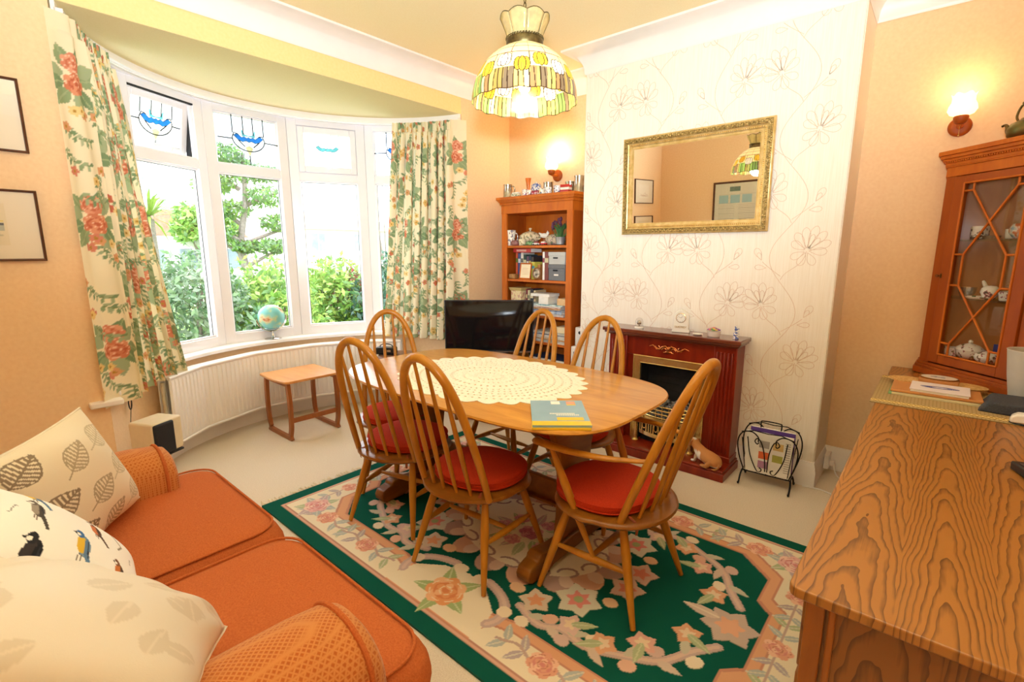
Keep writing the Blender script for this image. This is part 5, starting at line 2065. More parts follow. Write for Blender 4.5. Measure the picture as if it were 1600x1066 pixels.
def paint_sea(r):
    w, h = r.w, r.h
    r.poly([(w * .2, h * .2), (w * .8, h * .2), (w * .8, h * .82), (w * .2, h * .82)], '#e9dfc4')
    r.poly([(w * .22, h * .42), (w * .78, h * .42), (w * .78, h * .5), (w * .22, h * .5)], '#b9bfb4')
    r.poly([(w * .22, h * .5), (w * .78, h * .5), (w * .78, h * .535), (w * .22, h * .535)], '#5f6a78')
    r.poly([(w * .22, h * .55), (w * .78, h * .55), (w * .78, h * .575), (w * .22, h * .575)], '#e3cf6a')
    r.poly([(w * .5, h * .53), (w * .72, h * .53), (w * .66, h * .56), (w * .56, h * .56)], '#7d8896')
    r.line([(w * .22, h * .36), (w * .76, h * .35)], .006, '#cfc9ac')


def paint_sketch(r):
    w, h = r.w, r.h
    r.poly([(w * .22, h * .2), (w * .78, h * .2), (w * .78, h * .8), (w * .22, h * .8)], '#f2ecdc')
    for k in range(7):
        r.line([(w * (.28 + .06 * k), h * (.32 + .02 * math.sin(k * 2))), (w * (.34 + .06 * k), h * (.36 + .03 * math.cos(k)))], .004, '#c7a88c')
    r.line([(w * .26, h * .3), (w * .74, h * .31)], .004, '#b79a80')
    r.line([(w * .4, h * .36), (w * .44, h * .46), (w * .5, h * .38)], .003, '#a98a70')


picture('framed_print', 'upper dark framed picture of a faint sketch on the left wall beside the curtain', (XW + .001, .06, 1.730), PI / 2, .50, .296, .010, paint_sketch)
picture('framed_print', 'lower dark framed seascape picture on the left wall beside the curtain', (XW + .001, .06, 1.278), PI / 2, .50, .298, .010, paint_sea)


def paint_news(r):
    w, h = r.w, r.h
    for c in range(5):
        for k in range(26):
            if (c, k // 5) in ((1, 4), (2, 4), (3, 3)): continue
            y = h * (.06 + k * .03)
            r.line([(w * (.04 + c * .19), y), (w * (.19 + c * .19), y)], .0035, '#a9a79c')
    for c in range(3): r.poly([(w * (.04 + .11 * c), h * .66), (w * (.13 + .11 * c), h * .66), (w * (.13 + .11 * c), h * .80), (w * (.04 + .11 * c), h * .80)], '#9fc6cf')
    r.poly([(w * .14, h * .86), (w * .24, h * .86), (w * .24, h * .94), (w * .14, h * .94)], '#6f8578')
    r.poly([(w * .42, h * .70), (w * .68, h * .70), (w * .68, h * .76), (w * .42, h * .76)], '#77756c')
    r.poly([(w * .42, h * .80), (w * .70, h * .80), (w * .70, h * .83), (w * .42, h * .83)], '#55544e')
    r.poly([(w * .24, h * .2), (w * .31, h * .2), (w * .31, h * .38), (w * .24, h * .38)], '#4b4b4b')
    r.poly([(w * .58, h * .3), (w * .66, h * .3), (w * .66, h * .4), (w * .58, h * .4)], '#66645c')
    r.ell(w * .80, h * .62, .04, .06, '#5f84b0'); r.ell(w * .81, h * .76, .022, .022, '#3a3a40'); r.line([(w * .79, h * .5), (w * .78, h * .38)], .012, '#4b5a70')
    r.a = r.a[:, ::-1].copy()


picture('framed_newspaper', 'large framed newspaper page on the wall behind the camera, seen in the gilt mirror', (-1.66, YN + .001, 1.20), PI, 1.30, .74, .022, paint_news, '#dcdccc')

# ================================================================== bookcase
BX0, BX1, BY0, BY1 = -2.812, -2.108, 3.10, 3.405
root = thing('tall_bookcase', 'tall orange yew bookcase in the alcove left of the fireplace', 'bookcase', ((BX0 + BX1) / 2, BY0, 0))
bw2 = (BX1 - BX0) / 2
for sx in (-1, 1):
    m = MB(); m.span((sx * (bw2 - .02), .003, 0), (sx * bw2, BY1 - BY0, 1.62)); m.build('side_panel', M_YEWD, root, bevel=.002)
    m = MB(); m.span((sx * (bw2 - .052), 0, 0), (sx * (bw2 + .001), .02, 1.63))
    m.build('stile', M_YEW, root, bevel=.003)
m = MB(); m.span((-bw2 + .02, .293, .06), (bw2 - .02, .303, 1.62)); m.build('back_panel', M_YEW, root, smooth=0)
m = MB()
m.span((-bw2 - .002, -.003, 1.62), (bw2 + .002, BY1 - BY0, 1.69))
m.span((-bw2 - .012, -.012, 1.69), (bw2 + .012, BY1 - BY0, 1.702)); m.span((-bw2 - .020, -.020, 1.712), (bw2 + .020, BY1 - BY0, 1.722)); m.span((-bw2 - .034, -.034, 1.728), (bw2 + .034, BY1 - BY0, 1.75)); m.span((-bw2 - .026, -.026, 1.720), (bw2 + .026, BY1 - BY0, 1.730)); m.span((-bw2 - .008, -.008, 1.70), (bw2 + .008, BY1 - BY0, 1.714))
for k in range(58):
    x = -bw2 - .008 + k * .0125
    m.span((x, -.017, 1.702), (x + .007, -.008, 1.712))
m.build('cornice', M_YEW, root, bevel=.0015)
m = MB(); m.span((-bw2, -.004, 0), (bw2, .02, .075)); m.build('plinth', M_YEW, root, bevel=.004)
SHZ = [1.365, 1.092, .808, .592, .335, .09]
for z in SHZ:
    m = MB(); m.span((-bw2 + .02, .012, z - .020), (bw2 - .02, .293, z)); m.build('shelf', M_YEW, root, bevel=.002)

# -- crockery builders
def patt(name, base, spots, sc=60, lo=.57):
    lo = max(lo, .57)
    st = [(max(0, lo - .03), base)]
    for i, c in enumerate(spots): st += [(lo + i * .06, c)]
    return varied(name, st, sc, .2, detail=2)


def mug(name, label, cat, loc, h, r_, mat, rz=0, group=None, flare=0, handle=True, hm=None):
    root = thing(name, label, cat, loc, rz, group)
    m = MB(); m.lathe([(.001, .001), (r_ * .8, 0), (r_ * .9, .003), (r_ * (.95 - flare), h * .3), (r_ * (1 + flare), h), (r_ * .92, h), (r_ * .85, h * .1), (.001, h * .08)], 24)
    m.build('cup', mat, root, smooth=60)
    if handle:
        m = MB(); m.tube(bez((r_ * .9, 0, h * .8), (r_ * 1.9, 0, h * .9), (r_ * 1.8, 0, h * .2), (r_ * .88, 0, h * .25), 10), r_ * .11, 8)
        m.build('handle', hm or mat, root)
    return root


def tankard(label, loc, h, r_, rz=0, handle=True):
    root = thing('pewter_tankard', label, 'tankard', loc, rz, 'pewter tankards on the bookcase')
    m = MB(); m.lathe([(.001, 0), (r_ * 1.08, 0), (r_ * 1.08, .006), (r_, .012), (r_ * .93, h * .9), (r_ * 1.0, h * .97), (r_ * .99, h), (r_ * .86, h), (r_ * .88, .02), (.001, .018)], 28); m.build('body', M_SILVER, root, smooth=40)
    if handle:
        m = MB(); m.tube(bez((r_ * .95, 0, h * .85), (r_ * 2.1, 0, h * .95), (r_ * 1.9, 0, h * .35), (r_ * .95, 0, h * .2), 12), .0045, 8); m.build('handle', M_SILVER, root)
    return root


ZT = 1.7505
tankard('pewter tankard with its handle to the right, at the left end of the bookcase top', (-2.775, 3.135, ZT), .105, .038, R(10))
root = thing('oblong_trinket_box', 'low cream and green oblong box beside the left tankard', 'box', (-2.672, 3.12, ZT))
m = MB(); m.box((0, 0, .012), (.075, .04, .024)); m.build('body', patt('box_green', '#e6dfc0', ['#5f7f5a', '#8a9a6a'], 70), root, bevel=.003)
m = MB(); m.box((0, 0, .030), (.07, .036, .012)); m.build('lid', M_PORC, root, bevel=.005)
m = MB(); m.lathe([(.001, 0), (.019, 0), (.020, .004), (.011, .02), (.010, .06), (.016, .11), (.024, .155), (.021, .155), (.001, .03)], 24)
tag(m.build('bud_vase', plain('orange_glass', '#d9732c', .15, noise=.05), None, loc=(-2.645, 3.24, ZT)), 'slim orange flared vase standing on the bookcase', 'vase')
mug('flowered_beaker', 'small floral china cup in front of the orange vase', 'cup', (-2.590, 3.13, ZT), .052, .024, patt('cup_flowers', '#f0e8dc', ['#8a6a9a', '#b0566a'], 90), handle=False)
root = thing('ginger_jar', 'blue and white ginger jar with a domed lid on the bookcase', 'jar', (-2.545, 3.22, ZT))
m = MB(); m.lathe([(.001, 0), (.034, 0), (.044, .03), (.046, .055), (.036, .08), (.001, .08)], 28); m.build('body', M_DELFT, root, smooth=60)
m = MB(); m.lathe([(.038, .078), (.040, .088), (.030, .100), (.010, .106), (.006, .114), (.001, .116)], 28); m.build('lid', M_DELFT, root, smooth=60)
mug('patterned_teacup', 'white teacup with dark flowers before the ginger jar', 'cup', (-2.535, 3.125, ZT), .042, .026, patt('cup_dark', '#efe9de', ['#3c4660', '#a83c3c'], 80))
root = thing('red_trinket_box', 'small dark red patterned box in the middle of the bookcase top', 'box', (-2.472, 3.12, ZT), R(4))
m = MB(); m.box((0, 0, .014), (.06, .035, .028)); m.build('body', patt('red_white', '#a83240', ['#e8dcd0', '#8a2030'], 60), root, bevel=.003)
m = MB(); m.box((0, 0, .031), (.062, .037, .006)); m.build('lid', plain('dark_red', '#8c2230', .4, noise=.05), root, bevel=.002)
mug('yellow_based_mug', 'small mug with a yellow foot on the bookcase top', 'mug', (-2.415, 3.125, ZT), .045, .023, patt('yellow_mug', '#f0ead8', ['#e3bc3c', '#6f7f90'], 50), R(200))
tankard('pewter tankard in the middle of the bookcase top, behind the small mugs', (-2.44, 3.24, ZT), .105, .040, R(20), False)
mug('blue_sprigged_cup', 'white cup with blue sprigs to the right of the yellow mug', 'cup', (-2.355, 3.13, ZT), .050, .027, patt('blue_sprig', '#f2efe8', ['#4a5f8f', '#8896b0'], 80), R(180))
mug('dark_sprigged_jug', 'small white jug with dark violet sprigs beside the red tins', 'jug', (-2.285, 3.15, ZT), .058, .030, patt('violet_sprig', '#efeae4', ['#4a3f70', '#7a7090'], 70), R(20), flare=.08)
for k, (z, s_, c, nm) in enumerate([(0, 1, '#b5302c', 'lowest'), (.020, .98, '#f0e6dc', 'middle'), (.040, 1, '#c23a34', 'topmost')]):
    m = MB(); m.box((0, 0, .010), (.075 * s_, .055 * s_, .0195)); o = m.build('flat_tin', plain('tin_%d' % k, c, .25, .2, noise=.08), None, bevel=.003, loc=(-2.205, 3.15, ZT + z)); o.rotation_euler = (0, 0, R(5 * k))
    tag(o, '%s tin of the red and white stack on the bookcase, right half' % nm, 'tin', 'stacked tins on the bookcase')
tankard('pewter tankard standing behind the stack of red tins', (-2.265, 3.29, ZT), .10, .040, R(-30), False)
tankard('tall pewter tankard at the right end of the bookcase top', (-2.175, 3.28, ZT), .135, .040, R(200), False)
m = MB(); m.lathe([(.001, 0), (.026, 0), (.028, .07), (.025, .07), (.023, .008), (.001, .006)], 24)
tag(m.build('striped_beaker', patt('flag_stripes', '#b8303a', ['#eee6e0', '#34406a'], 40), None, loc=(-2.115, 3.34, ZT)), 'red and blue patterned beaker at the far right of the bookcase top', 'beaker')

# shelf one: china
z = SHZ[0] + .0005
mug('tall_painted_mug', 'tall white painted mug at the left of the top bookcase shelf', 'mug', (-2.752, 3.15, z), .125, .036, patt('tall_mug', '#f0ece2', ['#a87a5a', '#6a86a8'], 45), R(20), flare=.12)
root = thing('soup_tureen', 'cream lidded soup tureen on the top bookcase shelf', 'tureen', (-2.620, 3.24, z))
TUR = patt('tureen_cream', '#eadfbe', ['#b58a6a', '#8f9a7a'], 55, .58)
m = MB(); m.lathe([(.001, 0), (.040, 0), (.036, .012), (.060, .03), (.088, .055), (.092, .072), (.084, .072), (.001, .05)], 32); m.build('bowl', TUR, root, smooth=60)
m = MB(); m.lathe([(.093, .072), (.090, .080), (.065, .100), (.035, .112), (.014, .118), (.001, .119)], 32); m.build('lid', TUR, root, smooth=60)
m = MB(); m.lathe([(.006, .116), (.006, .126), (.014, .134), (.010, .142), (.001, .144)], 16); m.build('lid_knob', TUR, root)
for sx in (-1, 1):
    m = MB(); m.tube(bez((sx * .085, 0, .07), (sx * .115, 0, .075), (sx * .115, 0, .05), (sx * .078, 0, .05), 8), .005, 6); m.build('handle', TUR, root)
m = MB(); m.lathe([(.001, 0), (.026, 0), (.032, .01), (.032, .034), (.024, .042), (.001, .044)], 24, 0, Matrix.Scale(1.2, 4, (1, 0, 0)))
tag(m.build('brown_pot', plain('mauve_brown_glaze', '#8a5f5c', .35, noise=.12), None, smooth=60, loc=(-2.690, 3.13, z)), 'squat mauve brown pot before the tureen', 'pot')
mug('cream_sugar_bowl', 'small cream pedestal bowl in front of the tureen', 'bowl', (-2.610, 3.125, z), .050, .030, TUR, handle=False, flare=.1)
m = MB(); m.ball((0, 0, .017), (.036, .024, .018)); m.ball((.036, 0, .020), (.011, .010, .009)); m.ball((-.02, .018, .004), (.010, .006, .004)); m.ball((.02, .018, .004), (.010, .006, .004)); m.ball((-.02, -.018, .004), (.010, .006, .004)); m.ball((.02, -.018, .004), (.010, .006, .004))
tag(m.build('green_tortoise', varied('green_glaze', [(.4, '#3f6a44'), (.6, '#86a878')], 60, .3), None, loc=(-2.530, 3.12, z)), 'small green tortoise ornament on the top bookcase shelf', 'ornament')
root = thing('china_duck', 'cream bird ornament perched behind the toy cars', 'ornament', (-2.475, 3.24, z), R(20))
m = MB(); m.lathe([(.001, 0), (.02, 0), (.014, .02), (.012, .05), (.001, .055)], 14); m.build('stump', M_TEAK, root)
m = MB(); m.ball((0, 0, .078), (.036, .018, .020)); m.ball((.030, 0, .098), (.013, .011, .012)); m.tube([(.03, 0, .105), (.028, 0, .118)], [.006, .002], 6); m.tube([(-.02, 0, .085), (-.045, 0, .10)], [.012, .004], 8); m.build('bird', M_PORC, root)
m = MB(); m.lathe([(.001, 0), (.05, 0), (.070, .02), (.072, .05), (.055, .078), (.020, .09), (.001, .092)], 28, 0, Matrix.Scale(1.25, 4, (1, 0, 0)))
tag(m.build('patterned_casserole', patt('casserole', '#cdbfa0', ['#8a5f7a', '#7a8a6a'], 40), None, smooth=60, loc=(-2.385, 3.27, z)), 'squat patterned casserole behind the toy cars', 'pot')
for k, (x, c, c2, l) in enumerate([(-2.462, '#e8e0d8', '#8c2a2a', 'small white and maroon toy car on the top bookcase shelf'), (-2.392, '#d02020', '#e8e4e0', 'bright red toy car with a white roof on the top bookcase shelf')]):
    root = thing('toy_car', l, 'toy car', (x, 3.122, z + .0005), R(4), 'toy cars on the bookcase')
    m = MB(); m.box((0, 0, .011), (.062, .028, .012)); m.build('body', plain('toy_paint_%d' % k, c, .3, noise=.03), root, bevel=.003)
    m = MB(); m.box((0, 0, .022), (.034, .024, .012)); m.build('cabin', plain('toy_roof_%d' % k, c2, .3, noise=.03), root, bevel=.003)
    for xx in (-.019, .019):
        for yy in (-.014, .014):
            m = MB(); m.tube([(xx, yy - .002, .0062), (xx, yy + .002, .0062)], .006, 12); m.build('wheel', M_BLACK, root)
root = thing('potted_tulips', 'grey zinc pot of dark purple tulips on a dark tray', 'plant pot', (-2.265, 3.17, z + .007))
m = MB(); m.lathe([(.001, 0), (.030, 0), (.038, .05), (.040, .055), (.034, .052), (.001, .045)], 24); m.build('pot', varied('zinc', [(.3, '#a5a8ab'), (.7, '#c9cccf')], 20, .4, metal=.6), root, smooth=50)
rp = random.Random(3)
lf = MB(); fl_ = MB()
for k in range(15):
    a = rp.uniform(0, 6.28); q = rp.uniform(.01, .085); h_ = rp.uniform(.12, .18) - q * .5
    tip = (q * math.cos(a), q * math.sin(a), h_ + .02)
    lf.tube([(q * .2 * math.cos(a), q * .2 * math.sin(a), .045), (q * .7 * math.cos(a), q * .7 * math.sin(a), h_ * .7), tip], [.003, .002, .0015], 5)
    fl_.ball((tip[0], tip[1], tip[2] + .006), (.012, .012, .018), n=7, k=5)
for k in range(22):
    a = rp.uniform(0, 6.28); L = rp.uniform(.08, .14)
    p = [(0.008 * math.cos(a), .008 * math.sin(a), .045), (.5 * L * math.cos(a) * .5, .5 * L * math.sin(a) * .5, .06 + L * .55), (L * .6 * math.cos(a), L * .6 * math.sin(a), .055 + L * .8)]
    lf.tube(p, [.004, .011, .001], 5, flat=.25)
lf.build('leaves', plain('tulip_green', '#4f7a44', .6, noise=.2), root)['kind'] = 'stuff'
fl_.build('blooms', plain('tulip_purple', '#5a2f4a', .6, noise=.2), root)
m = MB(); m.box((0, 0, .003), (.12, .10, .006)); tag(m.build('dark_tray', M_BLACK, None, bevel=.002, loc=(-2.250, 3.17, z)), 'small dark tray under the pot of tulips', 'tray')
mug('cream_jug', 'cream jug with a dark bird at the right end of the top bookcase shelf', 'jug', (-2.178, 3.25, z + .0), .11, .035, patt('owl_jug', '#e6dfae', ['#4a4640', '#8a8464'], 30, .56), R(180))

# shelf two: books, frames, boxes
z = SHZ[1] + .0005


def book(label, loc, w, h, d, c, rz=0, lean=0, c2=None, flat=False, cat='book', group=None, band=True):
    """spine faces -y. upright: w thick, h tall, d deep; flat: lies on its side"""
    root = thing('book' if cat == 'book' else cat.replace(' ', '_'), label, cat, loc, rz, group)
    if lean: root.rotation_euler = (0, lean, rz)
    cm = plain('cover_' + c.strip('#'), c, .5, noise=.08)
    m = MB(); mats = [cm]
    if not flat:
        m.span((-w / 2, 0, 0), (-w / 2 + .002, d, h)); m.span((w / 2 - .002, 0, 0), (w / 2, d, h)); m.span((-w / 2, -.001, 0), (w / 2, .002, h))
        if band:
            m.span((-w / 2 + .001, -.002, h * .62), (w / 2 - .001, -.001, h * .78), 1); mats.append(plain('band_' + (c2 or '#e8dfc8').strip('#'), c2 or '#e8dfc8', .5, noise=.1))
        p = MB(); p.span((-w / 2 + .002, .002, .003), (w / 2 - .002, d - .003, h - .003))
    else:
        m.span((-w / 2, 0, 0), (w / 2, d, .0015)); m.span((-w / 2, 0, h - .0015), (w / 2, d, h)); m.span((-w / 2, -.001, 0), (w / 2, .0015, h))
        if band:
            m.span((-w * .3, -.002, h * .25), (w * .25, -.001, h * .75), 1); mats.append(plain('band_' + (c2 or '#e8dfc8').strip('#'), c2 or '#e8dfc8', .5, noise=.1))
        p = MB(); p.span((-w / 2 + .003, .0015, .0015), (w / 2 - .003, d - .003, h - .0015))
    m.build('cover', mats, root, smooth=0)
    p.build('pages', M_PAPER, root, smooth=0)
    return root


GB = 'upright books on the second bookcase shelf'
x = -2.742
for c, c2, w, h, l in [('#d9674a', '#5f7f3a', .022, .215, 'salmon red'), ('#44588f', '#cfd6e0', .028, .21, 'blue'), ('#e6e2d6', '#6a6a60', .026, .215, 'white'), ('#2f4a44', '#d0c8a0', .030, .20, 'dark green'),
                        ('#6a4a5f', '#d9d0c8', .022, .185, 'plum'), ('#24344c', '#c8a860', .022, .19, 'navy'), ('#3a3030', '#b8a888', .024, .18, 'dark brown')]:
    book('%s upright book at the left of the second bookcase shelf' % l, (x + w / 2, 3.20, z), w, h, .15, c, c2=c2, group=GB); x += w + .003
book('red book lying across the top of the upright books', (-2.655, 3.175, z + .2155 + .001), .19, .032, .15, '#c43a34', flat=True, c2='#e6b0a0')
book('little yellow and blue book in the middle of the second shelf', (-2.532, 3.17, z), .035, .14, .10, '#d9d05a', c2='#5fa8b8')
book('small orange book near the middle of the second shelf', (-2.485, 3.19, z), .030, .12, .10, '#b5763c', c2='#7a4a2a')
book('maroon and white tall book beside the grey boxes', (-2.408, 3.15, z), .020, .222, .16, '#f0ece6', c2='#8a3a4a')
book('dark red patterned thick book beside the grey boxes', (-2.378, 3.15, z), .036, .222, .16, '#7c3a34', c2='#c9bf9a')
root = thing('portrait_frame', 'small wooden frame with a cream certificate on the second bookcase shelf', 'photo frame', (-2.588, 3.135, z), R(-3))
m = MB(); rect_frame(m, .125, .132, [(0, 0), (0, .008), (.004, .010), (.010, .006), (.010, 0)]); m.build('frame', M_YEW, root)
m = MB(); m.span((-.053, -.004, .010), (.053, -.002, .122))
for k in range(5): m.span((-.035, -.0045, .04 + k * .012), (.03, -.004, .042 + k * .012), 1)
m.build('certificate', [plain('cream_card', '#f3e4c2', .7, noise=.03), plain('tan_ink', '#c79a70', .7, noise=.05)], root, smooth=0)
m = MB(); m.span((-.055, -.002, .003), (.055, .002, .128)); m.build('backing', M_TRESTLE, root)
root.rotation_euler = (R(-8), 0, R(-3))
root = thing('oval_photo_frame', 'small oval brown photo frame leaning on the second bookcase shelf', 'photo frame', (-2.462, 3.128, z + .004), R(20))
m = MB()
m.tube([(.030 * math.cos(t), 0, .048 + .042 * math.sin(t)) for t in np.linspace(0, 2 * PI, 29)[:-1]], .006, 8, closed=True); m.build('rim', wood('frame_brown', '#7a5230', '#a87a4a', (9, 9, 9)), root)
m = MB(); m.prism([(.028 * math.cos(t), .040 * math.sin(t)) for t in np.linspace(0, 2 * PI, 25)[:-1]], 0, .002, 0, Matrix(((1, 0, 0, 0), (0, 0, 1, 0), (0, 1, 0, .048), (0, 0, 0, 1)))); m.build('photo', varied('old_photo', [(.4, '#4c463e'), (.6, '#d8cdb8')], 40, .4), root)
m = MB(); m.box((0, 0, .02), (.062, .06, .04)); tag(m.build('brown_leather_box', varied('tan_leather', [(.3, '#8a6238'), (.7, '#b5864e')], 40, .5), None, bevel=.006, loc=(-2.716, 3.145, z)), 'little tan box at the left of the second bookcase shelf', 'box')
for nm, c, z0, h_, l in (('storage_box', '#6c6f74', 0, .125, 'dark grey lidded box with slot handles, lower of two on the bookcase'), ('storage_box', '#b9bab8', .1255, .095, 'pale grey lidded box with a slot handle, upper of two on the bookcase')):
    root = thing(nm, l, 'box', (-2.262, 3.125, z + z0))
    cm = varied('card_' + c.strip('#'), [(.3, c), (.7, '#%02x%02x%02x' % tuple(min(255, int(c[i:i + 2], 16) + 12) for i in (1, 3, 5)))], 200, .8)
    m = MB(); m.span((-.078, 0, 0), (.078, .15, h_ - .028)); m.build('box_body', cm, root, bevel=.003)
    m = MB(); m.span((-.081, -.003, h_ - .030), (.081, .153, h_)); m.build('lid', cm, root, bevel=.003)
    m = MB(); m.box((-.01, -.0045, h_ - .045), (.045, .002, .010)); m.build('slot', M_SOOT, root, bevel=.002)
    if z0 == 0:
        m = MB(); m.box((-.002, -.003, .045), (.04, .003, .012)); m.build('label_holder', M_PAPER, root)

# shelf three: piles of magazines, brochures and boxes
z = SHZ[2] + .0005
root = thing('floral_paper_bag', 'folded cream paper bag with pink print at the left of the third bookcase shelf', 'bag', (-2.692, 3.14, z))
m = MB(); m.span((-.055, 0, 0), (.055, .12, .185)); m.build('body', patt('pink_print', '#ecd9a8', ['#d99a8a', '#cfa890'], 40), root, bevel=.004)
m = MB(); m.add([(-.06, -.004, .185), (.06, -.004, .185), (.06, .12, .185), (-.06, .12, .185), (-.072, -.012, .21), (.072, -.012, .21), (.072, .12, .21), (-.072, .12, .21)], [(0, 3, 2, 1), (4, 5, 6, 7), (0, 1, 5, 4), (1, 2, 6, 5), (2, 3, 7, 6), (3, 0, 4, 7)]); m.build('flap', plain('kraft_paper', '#c9b070', .8, noise=.08), root)
book('maroon book standing right of the paper bag', (-2.612, 3.19, z), .014, .20, .14, '#8c3444', c2='#e6d0a0')
book('cream narrow book standing right of the paper bag', (-2.592, 3.19, z), .018, .19, .14, '#e2d6ac', c2='#8a8a6a')
book('black binder standing behind the grey basket', (-2.566, 3.20, z), .030, .20, .14, '#2a2c34', c2='#e0d0b0')
book('tan narrow book beside the black binder', (-2.535, 3.20, z), .022, .19, .14, '#d3bf92', c2='#8a6a4a')
m = MB(); m.box((0, .06, .05), (.10, .10, .10)); tag(m.build('clear_plastic_box', varied('grey_translucent', [(.4, '#8f969e'), (.6, '#c4bfae')], 14, .3), None, bevel=.008, loc=(-2.545, 3.10, z)), 'grey translucent plastic box right of the television top', 'box')


def pile(name, cat, z, x0, y0, items, where, group):
    """stack of flat magazines, one thing each"""
    zz = z
    rg = random.Random(len(where))
    n = len(items)
    for i, (c, t, w) in enumerate(items):
        pos = 'lowest' if i == 0 else 'topmost' if i == n - 1 else '%s up' % ('second', 'third', 'fourth', 'fifth', 'sixth', 'seventh', 'eighth')[i - 1]
        root = thing(name, '%s %s, %s %s' % (c[1], cat, pos, where), cat, (x0 + rg.uniform(-.008, .008), y0 + rg.uniform(0, .012), zz), R(rg.uniform(-4, 4)), group)
        m = MB(); m.span((-w / 2, 0, .0004), (w / 2, .19, t - .0006)); m.build('pages', M_PAPER, root, smooth=0)
        m = MB(); m.span((-w / 2 - .0005, -.001, t - .0008), (w / 2 + .0005, .191, t - .0002)); m.span((-w / 2, -.0012, 0), (w / 2, -.0002, t - .0002))
        m.build('cover', varied('mag_' + c[0].strip('#'), [(.35, c[0]), (.6, c[2] if len(c) > 2 else '#e8e4dc')], 25, .3), root, smooth=0)
        zz += t
    return zz


GM = 'flat magazines on the third bookcase shelf'
W_ = ('#ece8e0', 'white', '#d0ccc4'); BL = ('#4f7fb8', 'blue', '#cfdce8'); NV = ('#2c3a5a', 'navy', '#8a9ab8'); TN = ('#d9b58a', 'tan', '#b88a5a'); GY = ('#9aa0a8', 'grey', '#d0d0d0'); RD = ('#a83a3a', 'red', '#e0d0c8'); GR = ('#5a7a6a', 'green', '#b8c0b0')
zz = pile('magazine', 'magazine', z, -2.352, 3.115, [(W_, .016, .30), (GY, .010, .30), (BL, .014, .31), (NV, .012, .30), (TN, .012, .28), (RD, .008, .27), (W_, .010, .28), (('#3c8a9a', 'teal', '#d8e8e8'), .010, .30)], 'of the third shelf pile', GM)
m = MB(); m.box((0, .07, .026), (.085, .12, .052)); tag(m.build('tan_card_box', varied('kraft_card', [(.3, '#d9b282'), (.7, '#e8c79a')], 20, .8), None, bevel=.002, loc=(-2.215, 3.12, zz + .0005)), 'tan cardboard box on top of the magazine pile on the third shelf', 'box')
m = MB(); m.box((0, .07, .030), (.095, .14, .060)); tag(m.build('white_carton', M_PAPER, None, bevel=.002, loc=(-2.385, 3.12, zz + .0005)), 'white carton on top of the magazine pile on the third shelf', 'box')
root = magazine('ring_binder', 'white ring binder lying on the white carton', 'binder', (-2.42, 3.19, zz + .0612), 0, .19, .14, .022, M_PAPER)

# shelf four: leaning magazines
z = SHZ[3] + .0005
zz = pile('magazine', 'magazine', z, -2.33, 3.115, [(W_, .012, .34), (GY, .012, .34), (TN, .010, .34), (('#b8b4aa', 'stone grey', '#dcd8ce'), .012, .33), (('#efece6', 'cream', '#d8d4cc'), .018, .32), (NV, .008, .31), (('#dedad2', 'pale', '#bcb8b0'), .016, .32)], 'of the fourth shelf pile', 'flat magazines on the fourth bookcase shelf')
m = MB(); m.box((0, .07, .024), (.10, .12, .048)); tag(m.build('small_carton', varied('cream_carton', [(.3, '#ead9b0'), (.7, '#f2e6c8')], 20, .8), None, bevel=.002, loc=(-2.215, 3.12, zz + .0005)), 'cream carton at the right on the fourth bookcase shelf', 'box')
for k, (c, a) in enumerate([('#e6e4e0', 34), ('#5a7a6a', 30), ('#b8b8bc', 26)]):
    root = book('%s magazine slumping against the pile on the fourth shelf' % ('white', 'green', 'grey')[k], (-2.70 + .028 * k, 3.12, z + .0), .010, .20, .17, c, lean=R(a), cat='magazine', band=False)
# lower shelves: grey box file and books, mostly hidden
z = SHZ[4] + .0005
x = -2.76
for c, c2, w, h, l in [('#8a3434', None, .03, .19, 'dark red'), ('#3a4a6a', None, .035, .20, 'slate blue'), ('#c9b88a', None, .03, .19, 'fawn'), ('#4a6a54', None, .03, .20, 'bottle green')]:
    book('%s book upright on the fifth bookcase shelf' % l, (x + w / 2, 3.16, z), w, h, .16, c, group='upright books on the fifth bookcase shelf'); x += w + .003
for k, (c, l) in enumerate((('#3c6a9c', 'blue'), ('#2f3f66', 'dark blue'))):
    root = magazine('box_file', '%s file lying at the right of the fifth bookcase shelf' % l, 'file', (-2.36, 3.24, z + .062 * k), 0, .36, .22, .06, plain('file_%d' % k, c, .5, noise=.1))
    m = MB(); [m.span((.04 + i * .022, -.1108, .018), (.056 + i * .022, -.1101, .040)) for i in range(3 + k)]; m.build('title', M_PAPER, root, smooth=0)

# white boxes between the bookcase and the chimney breast
for k, (x, y, z0, w, h, l) in enumerate([(-2.052, 3.165, 0, .085, .60, 'tall white cabinet speaker standing between bookcase and chimney breast'), (-2.048, 3.20, .6005, .070, .145, 'small white box with a round knob on the tall white speaker')]):
    root = thing('white_audio_box', l, 'speaker', (x, y, z0))
    m = MB(); m.span((-w / 2, -.07, 0), (w / 2, .08, h)); m.build('casing', plain('white_plastic_%d' % k, '#e9e7e2', .4, noise=.02), root, bevel=.008, seg=3)
    m = MB()
    if k == 0: m.box((-.008, -.071, h - .07), (.014, .004, .06))
    else: m.tube([(.010, -.074, h - .04), (.010, -.068, h - .04)], .012, 16)
    m.build('front_detail', M_BLACK, root)

